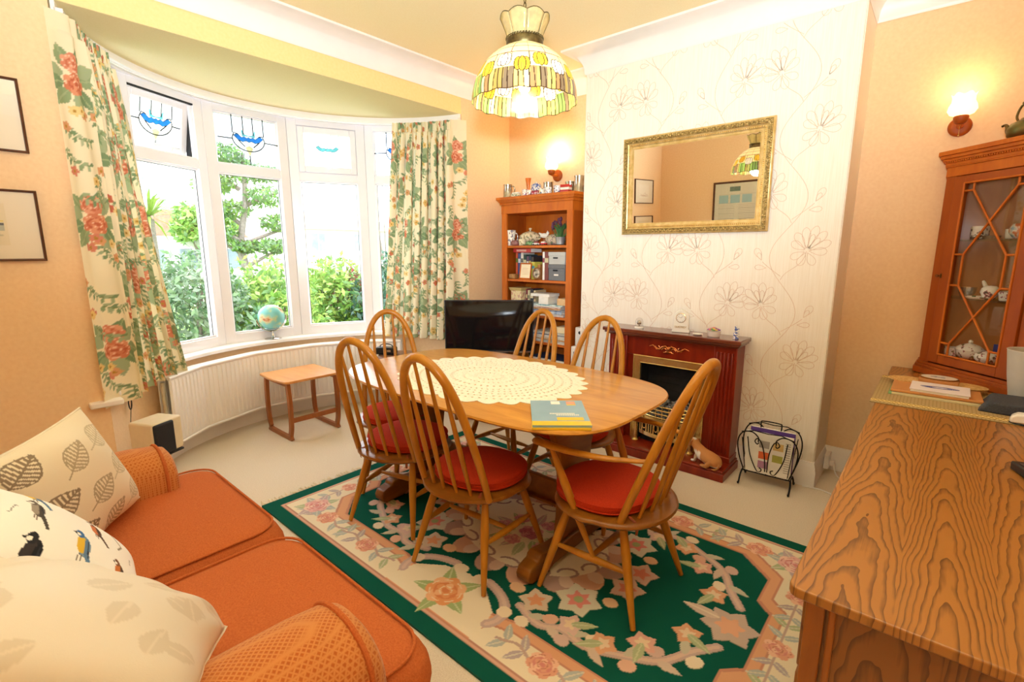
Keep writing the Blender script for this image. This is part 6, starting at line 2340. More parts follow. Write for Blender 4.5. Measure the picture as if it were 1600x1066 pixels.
# ================================================================== magazine rack
root = thing('magazine_rack', 'black wrought iron magazine rack beside the fireplace', 'magazine rack', (-.625, 2.94, 0), R(3))
w2, d2 = .135, .085
for sy in (-1, 1):
    m = MB()
    def q(x, z): return (x, sy * (.035 + (d2 - .035) * (z - .06) / .26), z)
    m.tube([q(-w2 * .92, .07), q(w2 * .92, .07)], .0035, 8)
    top = spline([q(-w2 * .85, .07), q(-w2 * 1.05, .16), q(-w2 * 1.12, .25), q(-w2 * .95, .31), q(-w2 * .6, .325), q(-w2 * .35, .30), q(-w2 * .33, .27)], 6)
    m.tube(top, .0035, 8); m.tube([(-p.x, p.y, p.z) for p in top], .0035, 8)
    m.tube([q(-w2 * .98, .315), q(-w2 * .5, .335), q(0, .33), q(w2 * .5, .335), q(w2 * .98, .315)], .003, 8)
    for sx in (-1, 1):
        s1 = spline([q(sx * .005, .09), q(sx * .012, .20), q(sx * .03, .27), q(sx * .05, .29), q(sx * .062, .27), q(sx * .05, .255), q(sx * .042, .265)], 6)
        m.tube(s1, .003, 8)
        s2 = spline([q(sx * .10, .29), q(sx * .085, .18), q(sx * .05, .09), q(sx * .028, .085), q(sx * .024, .10), q(sx * .036, .108)], 6)
        m.tube(s2, .003, 8)
        m.tube([q(sx * w2 * .8, .07), q(sx * w2 * .95, .28)], .0025, 6)
    m.build('scroll_side', M_IRON, root)
m = MB()
m.tube([(-w2 * .92, -.035, .07), (-w2 * .92, .035, .07)], .0035, 8); m.tube([(w2 * .92, -.035, .07), (w2 * .92, .035, .07)], .0035, 8)
for x in np.linspace(-.1, .1, 5): m.tube([(x, -.035, .07), (x, .035, .07)], .0025, 6)
m.build('floor_grid', M_IRON, root)
m = MB(); m.tube(spline([(-.05, 0, .07), (-.05, 0, .30), (-.052, 0, .36), (-.04, 0, .372), (.04, 0, .372), (.052, 0, .36), (.05, 0, .30), (.05, 0, .07)], 5), .0035, 8)
m.build('carry_handle', M_IRON, root)
for sx in (-1, 1):
    for sy in (-1, 1):
        m = MB(); m.tube(spline([(sx * w2 * .92, sy * .033, .07), (sx * w2 * .95, sy * .05, .045), (sx * w2 * .95, sy * .075, .012), (sx * w2 * .95, sy * .09, .006), (sx * w2 * .95, sy * .095, .014)], 4), .005, 8)
        m.build('foot', M_IRON, root)
for k, (y, c, h_, t, w, l) in enumerate([(-.030, '#ebe8de', .235, .020, .235, 'white newsprint magazine with orange and green squares, front of the rack'), (-.004, '#5a3a8c', .255, .012, .225, 'purple magazine in the middle of the rack'), (.018, '#2a2430', .250, .012, .22, 'dark magazine with a face on it, in the rack'), (.038, '#4a2a6a', .24, .012, .21, 'violet magazine at the back of the rack')]):
    root = thing('magazine', l, 'magazine', (-.625 + (.012 if k else .005), 2.94 + y, .078), R(3), 'magazines in the wrought iron rack')
    m = MB(); m.span((-w / 2, -t / 2, 0), (w / 2, t / 2 - .001, h_)); m.build('pages', M_PAPER, root, smooth=0)
    m = MB(); m.span((-w / 2 - .0005, -t / 2 - .001, 0), (w / 2 + .0005, -t / 2, h_ + .0005))
    mats = [plain('rack_cover_%d' % k, c, .35, noise=.03)]
    if k == 0:
        for i, (x, z, cc) in enumerate([(-.02, .15, 1), (.05, .15, 2), (-.02, .085, 3), (.05, .08, 4), (-.02, .03, 5)]):
            m.span((x - .028, -t / 2 - .0015, z), (x + .024, -t / 2 - .001, z + .042), cc)
        for i in range(14): m.span((.082, -t / 2 - .0015, .03 + i * .013), (.108, -t / 2 - .001, .034 + i * .013), 1)
        mats += [plain('mag_grey', '#a8a098', .5, noise=.1), plain('mag_gold', '#d6b878', .5, noise=.1), plain('mag_orange', '#dd6a3a', .5, noise=.1), plain('mag_green', '#a8a850', .5, noise=.1), plain('mag_rose', '#a87a9a', .5, noise=.1)]
    if k == 2:
        m.ball((-.02, -t / 2 - .001, .225), (.028, .0012, .026), 1); mats.append(plain('mag_face', '#c98a70', .5, noise=.1))
    m.build('cover', mats, root, smooth=0)

# white socket block and cable at the foot of the chimney breast
root = thing('extension_socket', 'white socket block on the baseboard in the right alcove', 'socket', (CX1 + .0225, 3.33, .045))
m = MB(); m.span((0, -.045, 0), (.025, .045, .085)); m.build('socket_box', M_WHITE, root, bevel=.003)
m = MB(); m.box((.036, .0, .03), (.024, .03, .03)); m.build('plug', M_WHITE, root, bevel=.004)
m = MB(); m.tube(spline([(CX1 + .07, 3.33, .07), (CX1 + .09, 3.30, .02), (CX1 + .15, 3.26, .005), (CX1 + .26, 3.27, .005), (CX1 + .36, 3.30, .005)], 6), .004, 8)
tag(m.build('white_cable', M_WHITE, None), 'thin white cable running from the socket block across the alcove carpet', 'cable')
m = MB(); m.tube(spline([(-.46, 3.045, .005), (-.38, 3.06, .005), (-.30, 3.03, .005), (-.22, 3.0, .005), (-.12, 3.02, .005)], 6), .004, 8)
tag(m.build('white_cable', M_WHITE, None), 'thin white cable lying across the front corner of the chimney breast', 'cable')

# ================================================================== sideboard
DZ = .69


def cathedral(name, base, dark, axis='Y', plank=.145, rough=.32):
    """flat sawn ash: nested arches along each plank"""
    m, nt, b = new_mat(name)
    tc = nt.nodes.new('ShaderNodeTexCoord'); sp = nt.nodes.new('ShaderNodeSeparateXYZ'); nt.links.new(tc.outputs['Object'], sp.inputs[0])
    def M(op, a, b_=None, c=None):
        n = nt.nodes.new('ShaderNodeMath'); n.operation = op
        for i, v in enumerate((a, b_, c)):
            if v is None: continue
            if hasattr(v, 'is_output'): nt.links.new(v, n.inputs[i])
            else: n.inputs[i].default_value = v
        return n.outputs[0]
    across = sp.outputs['X']; along = sp.outputs[axis]
    q = M('DIVIDE', M('ADD', across, 10.0), plank)
    idx = M('FLOOR', q); fr = M('SUBTRACT', q, idx); u = M('SUBTRACT', fr, .5)
    n = nt.nodes.new('ShaderNodeTexNoise'); n.inputs['Scale'].default_value = 1; n.inputs['Detail'].default_value = 3
    nt.links.new(coords(nt, (11, 4.5, 4.5)), n.inputs['Vector'])
    n2 = nt.nodes.new('ShaderNodeTexNoise'); n2.inputs['Scale'].default_value = 1; n2.inputs['Detail'].default_value = 5
    nt.links.new(coords(nt, (260, 14, 14)), n2.inputs['Vector'])
    al = M('MULTIPLY', M('ADD', along, M('MULTIPLY', idx, .37)), 6.5)
    arch = M('MULTIPLY', M('POWER', M('ABSOLUTE', M('MULTIPLY', u, 2.0)), 1.6), M('ADD', 4.6, M('MULTIPLY', M('SINE', M('MULTIPLY', idx, 2.3)), 1.6)))
    f = M('ADD', M('ADD', al, arch), M('MULTIPLY', n.outputs['Fac'], 3.4))
    fr2 = M('FRACT', f)
    sw = M('POWER', fr2, 1.5)
    mix = M('ADD', M('MULTIPLY', sw, .66), M('MULTIPLY', n2.outputs['Fac'], .42))
    o = ramp(nt, mix, [(.2, lin(base)), (.5, lin(base)), (.84, lin(dark))])
    nt.links.new(o, b.inputs['Base Color'])
    b.inputs['Roughness'].default_value = rough
    b.inputs['Coat Weight'].default_value = .08; b.inputs['Coat Roughness'].default_value = .25
    bump(nt, b, n2.outputs['Fac'], .06, .001)
    return m


M_ASH = cathedral('flat_sawn_ash_top', '#a76f30', '#6c431c')
M_ASHP = cathedral('flat_sawn_ash_panel', '#8a5622', '#603612', 'Z', .16)
M_ASHS = wood('ash_stile', '#8c5019', '#a8652a', (20, 20, 3), .35)
root = thing('ash_sideboard', 'long golden brown ash sideboard along the right wall with a boldly grained top', 'sideboard', (0, 0, 0))
m = MB(); m.prism([(-.153, 1.0), (-.148, .988), (-.138, .983), (.418, .983), (.418, 3.405), (-.153, 3.405)], DZ - .022, DZ)
m.build('top', M_ASH, root, bevel=.004, seg=3)
m = MB(); m.span((-.118, 1.018, .06), (.408, 3.39, DZ - .022)); m.build('carcass', M_ASHP, root, smooth=0)
for x0, x1 in ((-.124, -.092), (-.086, -.074), (.37, .412)):
    m = MB(); m.span((x0, 1.008, .05), (x1, 1.022, DZ - .0225)); m.build('end_stile', M_ASHS, root, bevel=.003)
m = MB(); m.span((-.074, 1.010, .05), (.37, 1.020, .13)); m.build('end_rail', M_ASHS, root, bevel=.003)
for k in range(4):
    y0 = 1.05 + k * .585
    m = MB(); m.span((-.134, y0, .09), (-.118, y0 + .565, .46)); d_ = m.build('door', M_ASHP, root, bevel=.004)
    m = MB(); m.ball((-.142, y0 + (.52 if k % 2 == 0 else .045), .34), .012); m.build('knob', M_BRONZE, d_)
    m = MB(); m.span((-.134, y0, .475), (-.118, y0 + .565, .65)); d_ = m.build('drawer', M_ASHP, root, bevel=.004)
    m = MB(); m.ball((-.142, y0 + .28, .565), .012); m.build('knob', M_BRONZE, d_)
m = MB(); m.span((-.10, 1.03, 0), (.40, 3.38, .06)); m.build('plinth', M_ASHS, root, smooth=0)

# ================================================================== corner cabinet
root = thing('corner_display_cabinet', 'glazed orange yew corner cabinet standing on the far end of the sideboard', 'cabinet', (-.04, 3.33, DZ + .0035), -PI / 4)
CABR = root
body = [(-.066, .066), (0, 0), (.50, 0), (.563, .063), (.255, .374)]
def offp(o):
    return [(-.066 - o, .066 + o * .0), (-o * .4, -o), (.50 + o * .4, -o), (.563 + o * .4, .063), (.255, .374)]
m = MB()
m.prism([(-.066, .066), (0, 0), (0, .02), (-.052, .074)], .03, .98); m.build('side_return', M_YEW, root, bevel=.001)
m = MB(); m.prism([(.563, .063), (.50, 0), (.50, .02), (.552, .074)], .03, .98); m.build('side_return', M_YEW, root, bevel=.001)
m = MB(); m.prism([(-.064, .068), (-.056, .060), (.262, .366), (.255, .374)], .03, 1.0); m.prism([(.561, .065), (.553, .057), (.248, .366), (.255, .374)], .03, 1.0); m.build('back_panels', wood('back_yew', '#c27c42', '#dc9a5c', (10, 10, 2), .5), root, smooth=0)
m = MB(); m.prism(body, .085, .105); m.build('floor_panel', M_YEW, root, smooth=0)
m = MB(); m.prism(offp(.022), 0, .03); m.prism(offp(.016), .03, .045); m.prism(offp(.008), .045, .06); m.build('base_moulding', M_YEWD, root, bevel=.002)
m = MB(); m.prism(offp(.004), .985, 1.03); m.prism(offp(.010), 1.03, 1.036); m.prism(offp(.012), 1.036, 1.05); m.prism(offp(.024), 1.058, 1.07); m.prism(offp(.034), 1.07, 1.085); m.prism(offp(.044), 1.085, 1.105)
for k in range(46):
    m.span((.0 + k * .011, -.021, 1.05), (.006 + k * .011, -.010, 1.058))
m.prism(offp(.012), 1.05, 1.058); m.build('cornice', M_YEW, root, bevel=.0015)
for a, b in ((.0, .052), (.452, .50)):
    m = MB(); m.span((a, -.001, .06), (b, .018, .985)); m.build('front_stile', M_YEWD, root, bevel=.002)
# door with astragal glazing
GX0, GX1, GZ0, GZ1 = .110, .395, .115, .945
door = bpy.data.objects.new('glazed_door', None); COL.objects.link(door); door.parent = root
m = MB(); m.span((.056, -.012, .068), (GX0, .010, .98)); m.span((GX1, -.012, .068), (.450, .010, .98)); m.span((GX0, -.012, .068), (GX1, .010, GZ0)); m.span((GX0, -.012, GZ1), (GX1, .010, .98))
m.build('door_frame', M_YEWD, door, bevel=.002)
m = MB()
for a, b, c, d in ((GX0, GZ0, GX0, GZ1), (GX1, GZ0, GX1, GZ1), (GX0, GZ0, GX1, GZ0), (GX0, GZ1, GX1, GZ1)):
    m.tube([(a, -.013, b), (c, -.013, d)], .005, 8)
NL, NR = .155, .350
def bar(a, b): m.tube([(a[0], -.008, a[1]), (b[0], -.008, b[1])], .0052, 8)
z1, z2, z3, z4 = .908, .610, .462, .175
for x in (NL, NR):
    xs = GX0 if x == NL else GX1
    bar((x, GZ1), (x, z1)); bar((x, z2), (x, z3)); bar((x, z4), (x, GZ0))
    for z in (z1, z2, z3, z4): bar((xs, z), (x, z))
bar((NL, z1), (NR, z2)); bar((NR, z1), (NL, z2)); bar((NL, z3), (NR, z4)); bar((NR, z3), (NL, z4))
m.build('glazing_bars', M_YEW, door, smooth=60)
m = MB(); m.span((GX0, -.002, GZ0), (GX1, .001, GZ1)); m.build('door_glass', pane_glass('cabinet_glass', (.98, .98, .98), .07), door, smooth=0)
m = MB(); m.box((.062, -.014, .505), (.006, .003, .022)); m.tube([(.062, -.014, .505), (.062, -.030, .505)], .002, 6); m.tube([(.062 + .008 * math.cos(t), -.034, .505 + .005 * math.sin(t)) for t in np.linspace(0, 6.28, 12)[:-1]], .0015, 5, closed=True); m.build('key', M_BRONZE, door)
M_SHG = pane_glass('green_edge_glass', (.88, .95, .92), .12)
for z in (.395, .675):
    m = MB(); m.prism([(-.035, .070), (.012, .024), (.488, .024), (.535, .070), (.255, .345)], z, z + .006); m.build('glass_shelf', M_SHG, root, smooth=0)


def cab(u, y, z):
    c = math.sqrt(.5)
    return (-.04 + c * u + c * y, 3.33 - c * u + c * y, DZ + .0035 + z)


FLW = patt('rose_sprig_china', '#f3efe6', ['#b04a6a', '#5a7a4a'], 55, .60)
z = .1055
root = thing('lidded_tureen', 'white lidded tureen with rose sprigs on the cabinet floor', 'tureen', cab(.185, .075, z))
m = MB(); m.lathe([(.001, 0), (.030, 0), (.050, .02), (.055, .045), (.050, .046), (.001, .03)], 28); m.build('bowl', FLW, root, smooth=60)
m = MB(); m.lathe([(.056, .046), (.052, .054), (.035, .068), (.012, .076), (.001, .077)], 28); m.build('lid', FLW, root, smooth=60)
m = MB(); m.lathe([(.006, .075), (.010, .084), (.007, .092), (.001, .094)], 12); m.build('lid_knob', M_PORC, root)
mug('sprigged_bowl', 'white bowl with sprigs at the left front of the cabinet floor', 'bowl', cab(.115, .055, z), .045, .030, FLW, handle=False)
root = thing('lidded_dish', 'low white lidded dish with rose sprigs in the middle of the cabinet floor', 'dish', cab(.285, .065, z))
m = MB(); m.lathe([(.001, 0), (.034, 0), (.048, .018), (.050, .030), (.040, .030), (.001, .02)], 28); m.build('bowl', FLW, root, smooth=60)
m = MB(); m.lathe([(.050, .030), (.044, .044), (.020, .056), (.001, .058)], 28); m.build('lid', FLW, root, smooth=60)
mug('small_teacup', 'white teacup at the right front of the cabinet floor', 'cup', cab(.375, .055, z), .042, .028, FLW, R(0))
m = MB(); m.box((0, 0, .018), (.09, .05, .036)); tag(m.build('black_tray_box', M_BLACK, None, bevel=.004, loc=cab(.275, .15, z)), 'black box behind the china on the cabinet floor', 'box').rotation_euler = (0, 0, -PI / 4)
m = MB(); m.box((0, 0, .022), (.07, .02, .044)); tag(m.build('blue_card_box', plain('royal_blue', '#2f4fa0', .4, noise=.1), None, bevel=.002, loc=cab(.265, .155, z + .0365)), 'blue card box propped on the black box in the cabinet', 'box').rotation_euler = (0, 0, -PI / 4)
root = thing('coffee_pot', 'white china pot with a tall curved handle on the cabinet floor', 'pot', cab(.365, .14, z), -PI / 4)
m = MB(); m.lathe([(.001, 0), (.026, 0), (.036, .03), (.030, .07), (.018, .10), (.001, .11)], 24); m.build('body', M_PORC, root, smooth=60)
m = MB(); m.tube(bez((-.025, -.01, .04), (-.07, -.02, .05), (-.03, -.02, .13), (-.06, -.02, .145), 12), [.010 - .0004 * i for i in range(13)], 8); m.build('spout', M_PORC, root)
mug('tall_blue_beaker', 'tall white beaker with a dark pattern at the right of the cabinet floor', 'beaker', cab(.425, .085, z), .12, .030, patt('blue_flowers', '#f2efe8', ['#3c5a6a', '#7a8a9a'], 40, .58), handle=False)
z = .4015
m = MB(); m.lathe([(.001, 0), (.022, 0), (.034, .03), (.036, .05), (.033, .05), (.028, .02), (.001, .006)], 24)
tag(m.build('glass_bowl', pane_glass('cut_glass', (.85, .88, .9), .3, .15), None, loc=cab(.115, .085, z)), 'small cut glass bowl on the middle cabinet shelf', 'bowl')
root = thing('cream_jug', 'white cream jug with a dark flower on the middle cabinet shelf', 'jug', cab(.225, .085, z), -PI / 4)
m = MB(); m.lathe([(.001, 0), (.024, 0), (.036, .025), (.032, .045), (.020, .056), (.001, .058)], 24); m.build('body', patt('jug_flower', '#f4f0e8', ['#a84a5a', '#3a3a3a'], 35, .60), root, smooth=60)
m = MB(); m.tube([(-.02, 0, .045), (-.034, 0, .068), (-.040, 0, .078)], [.010, .008, .005], 8); m.build('spout', M_PORC, root)
m = MB(); m.lathe([(.001, 0), (.05, .002), (.058, .010), (.056, .012), (.048, .006), (.001, .005)], 28); tag(m.build('saucer', FLW, None, loc=cab(.205, .06, z)), 'white saucer beneath the cream jug', 'saucer')
bpy.data.objects['cream_jug.001'].location.z += .007 if 'cream_jug.001' in bpy.data.objects else 0
mug('wide_teacup', 'wide white teacup in the middle of the middle cabinet shelf', 'cup', cab(.305, .09, z), .042, .036, FLW, R(30), flare=.08)
for k in range(4):
    m = MB(); m.lathe([(.001, 0), (.040, .001), (.058, .008), (.056, .010), (.040, .0045), (.001, .004)], 28)
    tag(m.build('china_plate', FLW, None, loc=cab(.375, .10, z + .0062 * k)), '%s of four white plates stacked at the right on the middle cabinet shelf' % ('lowest', 'second', 'third', 'topmost')[k], 'plate', 'stacked plates in the corner cabinet')
mug('stacked_teacup', 'white teacup standing on the stacked plates in the cabinet', 'cup', cab(.38, .10, z + .029), .040, .027, FLW)
z = .6815
root = thing('banded_mug', 'black and white banded mug at the left of the top cabinet shelf', 'mug', cab(.140, .075, z), 0)
m = MB(); m.lathe([(.001, 0), (.032, 0), (.034, .02)], 24, 0); m.lathe([(.034, .02), (.034, .050)], 24, 1); m.lathe([(.034, .050), (.034, .062), (.030, .062), (.001, .01)], 24, 2)
m.build('body', [patt('mug_dark', '#4a3a38', ['#e8e4dc', '#5a5a50'], 50), patt('mug_mid', '#e6e0d6', ['#5a4a44', '#3f3a38'], 50), M_PORC], root, smooth=40)
m = MB(); m.lathe([(.001, 0), (.026, .0), (.036, .014), (.034, .016), (.001, .006)], 24); tag(m.build('amber_dish', pane_glass('amber_glass', (.85, .75, .55), .3, .1), None, loc=cab(.205, .065, z)), 'small amber glass dish on the top cabinet shelf', 'dish')
mug('little_white_pot', 'little white pot in the middle of the top cabinet shelf', 'pot', cab(.245, .12, z), .045, .024, M_PORC, handle=False)
root = thing('orange_sugar_bowl', 'orange and blue patterned sugar bowl on the top cabinet shelf', 'bowl', cab(.315, .095, z))
m = MB(); m.lathe([(.001, 0), (.030, 0), (.048, .025), (.050, .045), (.036, .065), (.001, .07)], 28); m.build('bowl', varied('imari', [(.38, '#8aa0b0'), (.48, '#e8e0d0'), (.58, '#d9713c'), (.7, '#c9562c')], 30, .2), root, smooth=60)
m = MB(); m.lathe([(.012, .068), (.006, .08), (.012, .092), (.001, .10)], 14); m.build('finial', M_PORC, root)
root = thing('green_figurine', 'pale green and white figurine at the right of the top cabinet shelf', 'figurine', cab(.405, .085, z))
m = MB(); m.lathe([(.001, 0), (.026, 0), (.028, .02), (.024, .06), (.014, .085), (.008, .10), (.001, .10)], 20); m.ball((0, 0, .112), .015); m.ball((-.008, -.012, .055), (.020, .016, .022)); m.build('figure', patt('pale_green', '#e8ead6', ['#a8b890', '#d9a88a'], 30, .5), root, smooth=60)

# old copper kettle on the cabinet
root = thing('antique_kettle', 'old green tinged copper kettle on top of the corner cabinet', 'kettle', cab(.297, .052, 1.106), -PI / 4)
m = MB(); m.lathe([(.001, 0), (.050, 0), (.068, .015), (.072, .040), (.060, .066), (.036, .078), (.001, .080)], 32); m.build('body', varied('verdigris_copper', [(.3, '#4f4a2a'), (.55, '#6f6a3c'), (.75, '#8a5a34')], 12, .35, metal=.8), root, smooth=60)
m = MB(); m.lathe([(.034, .078), (.030, .086), (.010, .092), (.007, .102), (.001, .104)], 20); m.build('lid', M_BRONZE, root, smooth=60)
m = MB(); m.tube(spline([(-.060, 0, .030), (-.085, 0, .045), (-.092, 0, .066), (-.102, 0, .078), (-.116, 0, .076)], 5), [.016, .015, .014, .013, .012, .011, .010, .0095, .009, .0085, .008, .0075, .007, .0065, .006, .0055, .005, .005, .005, .005, .005][:21], 10); m.build('spout', M_BRONZE, root, smooth=60)
m = MB(); m.tube(spline([(-.040, 0, .070), (-.058, 0, .10), (-.050, 0, .135), (-.03, 0, .150), (.03, 0, .150), (.050, 0, .135), (.058, 0, .10), (.040, 0, .070)], 5), .0045, 8); m.ball((-.030, 0, .154), (.014, .010, .007)); m.build('bail_handle', M_BRONZE, root)

# ================================================================== things on the sideboard
def mat_paint():
    r = Ras(.53, .60, .003, '#b39a6c')
    for i in range(0, 50):
        r.line([(0, i * .012), (.53, i * .012)], .0045, ('#94794a', '#cdb88c')[i % 2])
    for i in range(0, 45):
        r.line([(i * .012, 0), (i * .012, .6)], .002, '#a08858')
    for y0 in (.03, .545):
        r.poly([(0, y0), (.53, y0), (.53, y0 + .034), (0, y0 + .034)], '#ecd695')
        x = 0
        while x < .53:
            r.line([(x, y0), (x + .016, y0 + .034)], .0045, '#b08c3c'); r.line([(x + .016, y0), (x, y0 + .034)], .0045, '#b08c3c'); x += .016
    return r
r = mat_paint()
U, V = np.meshgrid(r.x, r.y)
root = thing('woven_place_mat', 'woven straw place mat with yellow bands on the sideboard', 'mat', (-.170, 2.51, DZ))
# in front of the cabinet only, so its far right corner is cut to the cabinet's front
keep = (U + V * 0)
lim = np.clip(.95 - (U - .02) * 1.0, .15, .60)
VV = np.minimum(V, np.clip(3.235 - 2.51 - (U - .17 - (-.04) - .02), .2, .60))
sheet('weave', np.stack([U, VV, 0 * U + .0028], -1), r.a, painted('straw_weave', .85, 500, .5), root)
m = MB(); m.prism([(0, 0), (.53, 0), (.53, .22), (.17, .58), (.0, .60)], .0002, .0024); m.build('edge', plain('straw_edge', '#8d7a54', .9, noise=.2), root, smooth=0)
MZ2 = DZ + .0032
root = thing('green_folder', 'thin pale green folder under the wooden tray', 'folder', (.035, 2.80, MZ2), R(-1))
m = MB(); m.box((0, 0, .0045), (.30, .20, .009)); m.build('papers', plain('olive_cream', '#cfc49a', .7, noise=.08), root, bevel=.001); m = MB(); m.box((-.148, -.0, .0045), (.012, .204, .0096)); m.build('green_edge', plain('leaf_green', '#7fae7a', .6, noise=.08), root, bevel=.001)
root = thing('orange_wooden_tray', 'orange wooden board lying on the green folder', 'board', (.040, 2.87, MZ2 + .0101), R(0))
m = MB(); m.prism([(-.155, -.155), (.15, -.155), (.145, .13), (.06, .13), (-.155, .15)], 0, .012); m.build('board', plain('orange_stain', '#cb8c50', .4, noise=.08, nscale=8), root, bevel=.003)
z = MZ2 + .0225
for k, (x, y, a, l) in enumerate([(-.065, 2.965, .1, 'oval cork place mat at the left on the orange board'), (.140, 2.955, -.2, 'oval cork place mat at the right on the orange board')]):
    root = thing('cork_mat', l, 'mat', (x, y, z + .0035 * k), a, 'oval cork mats on the sideboard')
    m = MB(); m.lathe([(.001, 0), (.060, 0), (.060, .003), (.001, .003)], 32, 0, Matrix.Scale(1.25, 4, (1, 0, 0))); m.build('cork', varied('cork', [(.4, '#c99a58'), (.6, '#e3bd7c')], 120, .8), root, smooth=30)
root = thing('coaster_box', 'small square orange wood coaster stack holder on the cork mats', 'coaster holder', (.045, 2.965, z + .0068), R(-3))
m = MB(); m.box((0, 0, .007), (.14, .10, .014)); m.build('block', plain('orange_stain_b', '#c68a50', .4, noise=.1, nscale=8), root, bevel=.002)
root = thing('oval_coaster', 'oval white coaster with a dark rim topmost of the little stack', 'coaster', (.045, 2.975, z + .0213))
SC = Matrix.Scale(1.30, 4, (1, 0, 0))
m = MB(); m.lathe([(.001, 0), (.054, 0), (.055, .003), (.053, .005), (.050, .005)], 36, 1, SC); m.lathe([(.050, .0052), (.001, .0054)], 36, 0, SC); m.build('tile', [plain('pearl_white', '#efe6dc', .3, noise=.04), M_TRESTLE], root, smooth=40)
m = MB()
for k in range(3): m.tube([(-.03 + .004 * i, .004 * math.sin(i + k * 2) + .006 * (k - 1), .0056) for i in range(14)], .0007, 4)
m.build('drawn_line', plain('blue_ink', '#6f7398', .6, noise=.1), root)
root = thing('note_card_pad', 'white pad with a blue pen drawing lying at the front of the orange board', 'pad', (.050, 2.800, z + .0003), R(-1))
m = MB(); m.box((0, 0, .005), (.19, .165, .010)); m.build('leaves', M_PAPER, root, bevel=.0008)
m = MB(); m.box((0, 0, .0115), (.198, .175, .002)); m.build('top_card', plain('lilac_white', '#f0e8ec', .5, noise=.02), root, smooth=0)
m = MB()
for k in range(7):
    w_ = .065 * (1 - k * .09)
    m.tube([(w_ * math.cos(t) * (1 + .03 * math.sin(3 * t + k)), (.018 - k * .0012) * math.sin(t) * (1 + .2 * math.sin(2 * t + k)), .0128) for t in np.linspace(0, 6.28, 25)[:-1]], .0009, 4, closed=True)
m.build('pen_drawing', plain('blue_ink_b', '#5a5a94', .6, noise=.1), root)
root = thing('grey_glasses_pouch', 'dark grey soft pouch with a sloping end on the sideboard', 'case', (.262, 2.735, DZ + .0005), R(-6))
m = MB(); m.prism([(-.085, 0), (-.055, .045), (.06, .048), (.075, 0)], -.11, .09, 0, Matrix(((1, 0, 0, 0), (0, 0, 1, 0), (0, 1, 0, 0), (0, 0, 0, 1)))); m.build('pouch', varied('grey_felt', [(.3, '#3a3c44'), (.7, '#4c4f58')], 200, .95, bmp=.5), root, bevel=.010, seg=3)
m = MB(); m.tube([(-.095, -.02, .008), (-.125, .03, .012)], .003, 6); m.build('pull_cord', M_BRONZE, root)
root = thing('grey_vase', 'tall pale grey tapered vase in front of the cabinet', 'vase', (.325, 2.885, DZ + .003))
m = MB(); m.lathe([(.001, 0), (.050, 0), (.054, .006), (.072, .12), (.084, .225), (.080, .225), (.068, .12), (.048, .012), (.001, .010)], 40); m.build('body', plain('grey_stoneware', '#c4c2ba', .5, noise=.03), root, smooth=60)
m = MB(); m.tube([(.088 * math.cos(t) * .95, .088 * math.sin(t) * .95, .225) for t in np.linspace(0, 2 * PI, 41)[:-1]], .002, 6, closed=True); m.build('rim', plain('grey_rim', '#d4d2ca', .4, noise=.02), root)
root = thing('china_boot', 'white china boot ornament with a red rim on the sideboard', 'ornament', (.320, 2.53, DZ + .0006), R(-8))
m = MB()
bo = [(.048, -.001), (.050, .030), (.046, .075), (.0, .075), (-.004, .045), (-.020, .036), (-.050, .033), (-.066, .022), (-.068, .006), (-.066, -.001)]
m.prism([(a_, b_ + .007) for a_, b_ in bo], -.026, .026, 0, Matrix(((1, 0, 0, 0), (0, 0, 1, 0), (0, 1, 0, 0), (0, 0, 0, 1)))); m.build('boot_body', M_PORC, root, bevel=.013, seg=4)
m = MB(); m.prism([(.05, -.024), (.05, .024), (-.05, .026), (-.069, .010), (-.069, -.010), (-.05, -.026)], 0, .006); m.build('sole', M_BLACK, root, bevel=.002)
m = MB(); m.tube([(.023 + .024 * math.cos(t), .026 * math.sin(t), .080) for t in np.linspace(0, 2 * PI, 29)[:-1]], .007, 8, closed=True, flat=1.2); m.build('red_rim', plain('red_glaze', '#d0342c', .25, noise=.04), root, smooth=60)
m = MB(); m.tube([(-.004 + .003 * math.cos(t), -.022, .058 + .006 * math.sin(t)) for t in np.linspace(0, 2 * PI, 13)[:-1]], .002, 6, closed=True); m.build('yellow_lace', M_YELC, root)
root = thing('pink_bottle', 'pink and lilac plastic bottle standing behind the china boot', 'bottle', (.368, 2.67, DZ + .0006))
m = MB(); m.lathe([(.001, 0), (.030, 0), (.032, .01), (.032, .10), (.022, .125), (.012, .13), (.012, .14)], 24); m.build('body', varied('pink_label', [(.35, '#c04a9a'), (.5, '#e0a0c8'), (.65, '#d98a6a')], 25, .3), root, smooth=50)
m = MB(); m.lathe([(.014, .14), (.014, .165), (.001, .166)], 16); m.build('cap', M_PORC, root)
for (x, y, a, w, h, l) in ((.262, 1.935, .35, .055, .12, 'black box shaped charger lying on the sideboard, nearest the camera'), (.292, 2.20, .1, .045, .05, 'small black gadget on the sideboard beyond the charger')):
    root = thing('black_charger', l, 'gadget', (x, y, DZ + .0006), a)
    m = MB(); m.box((0, 0, .013), (w, h, .026)); m.build('case', M_BLACK, root, bevel=.005, seg=3)
    m = MB(); m.box((0, 0, .0265), (w * .6, h * .7, .001)); m.build('top_plate', plain('grey_plate', '#3c3c42', .4, noise=.1), root, smooth=0)

# ================================================================== wall lamps


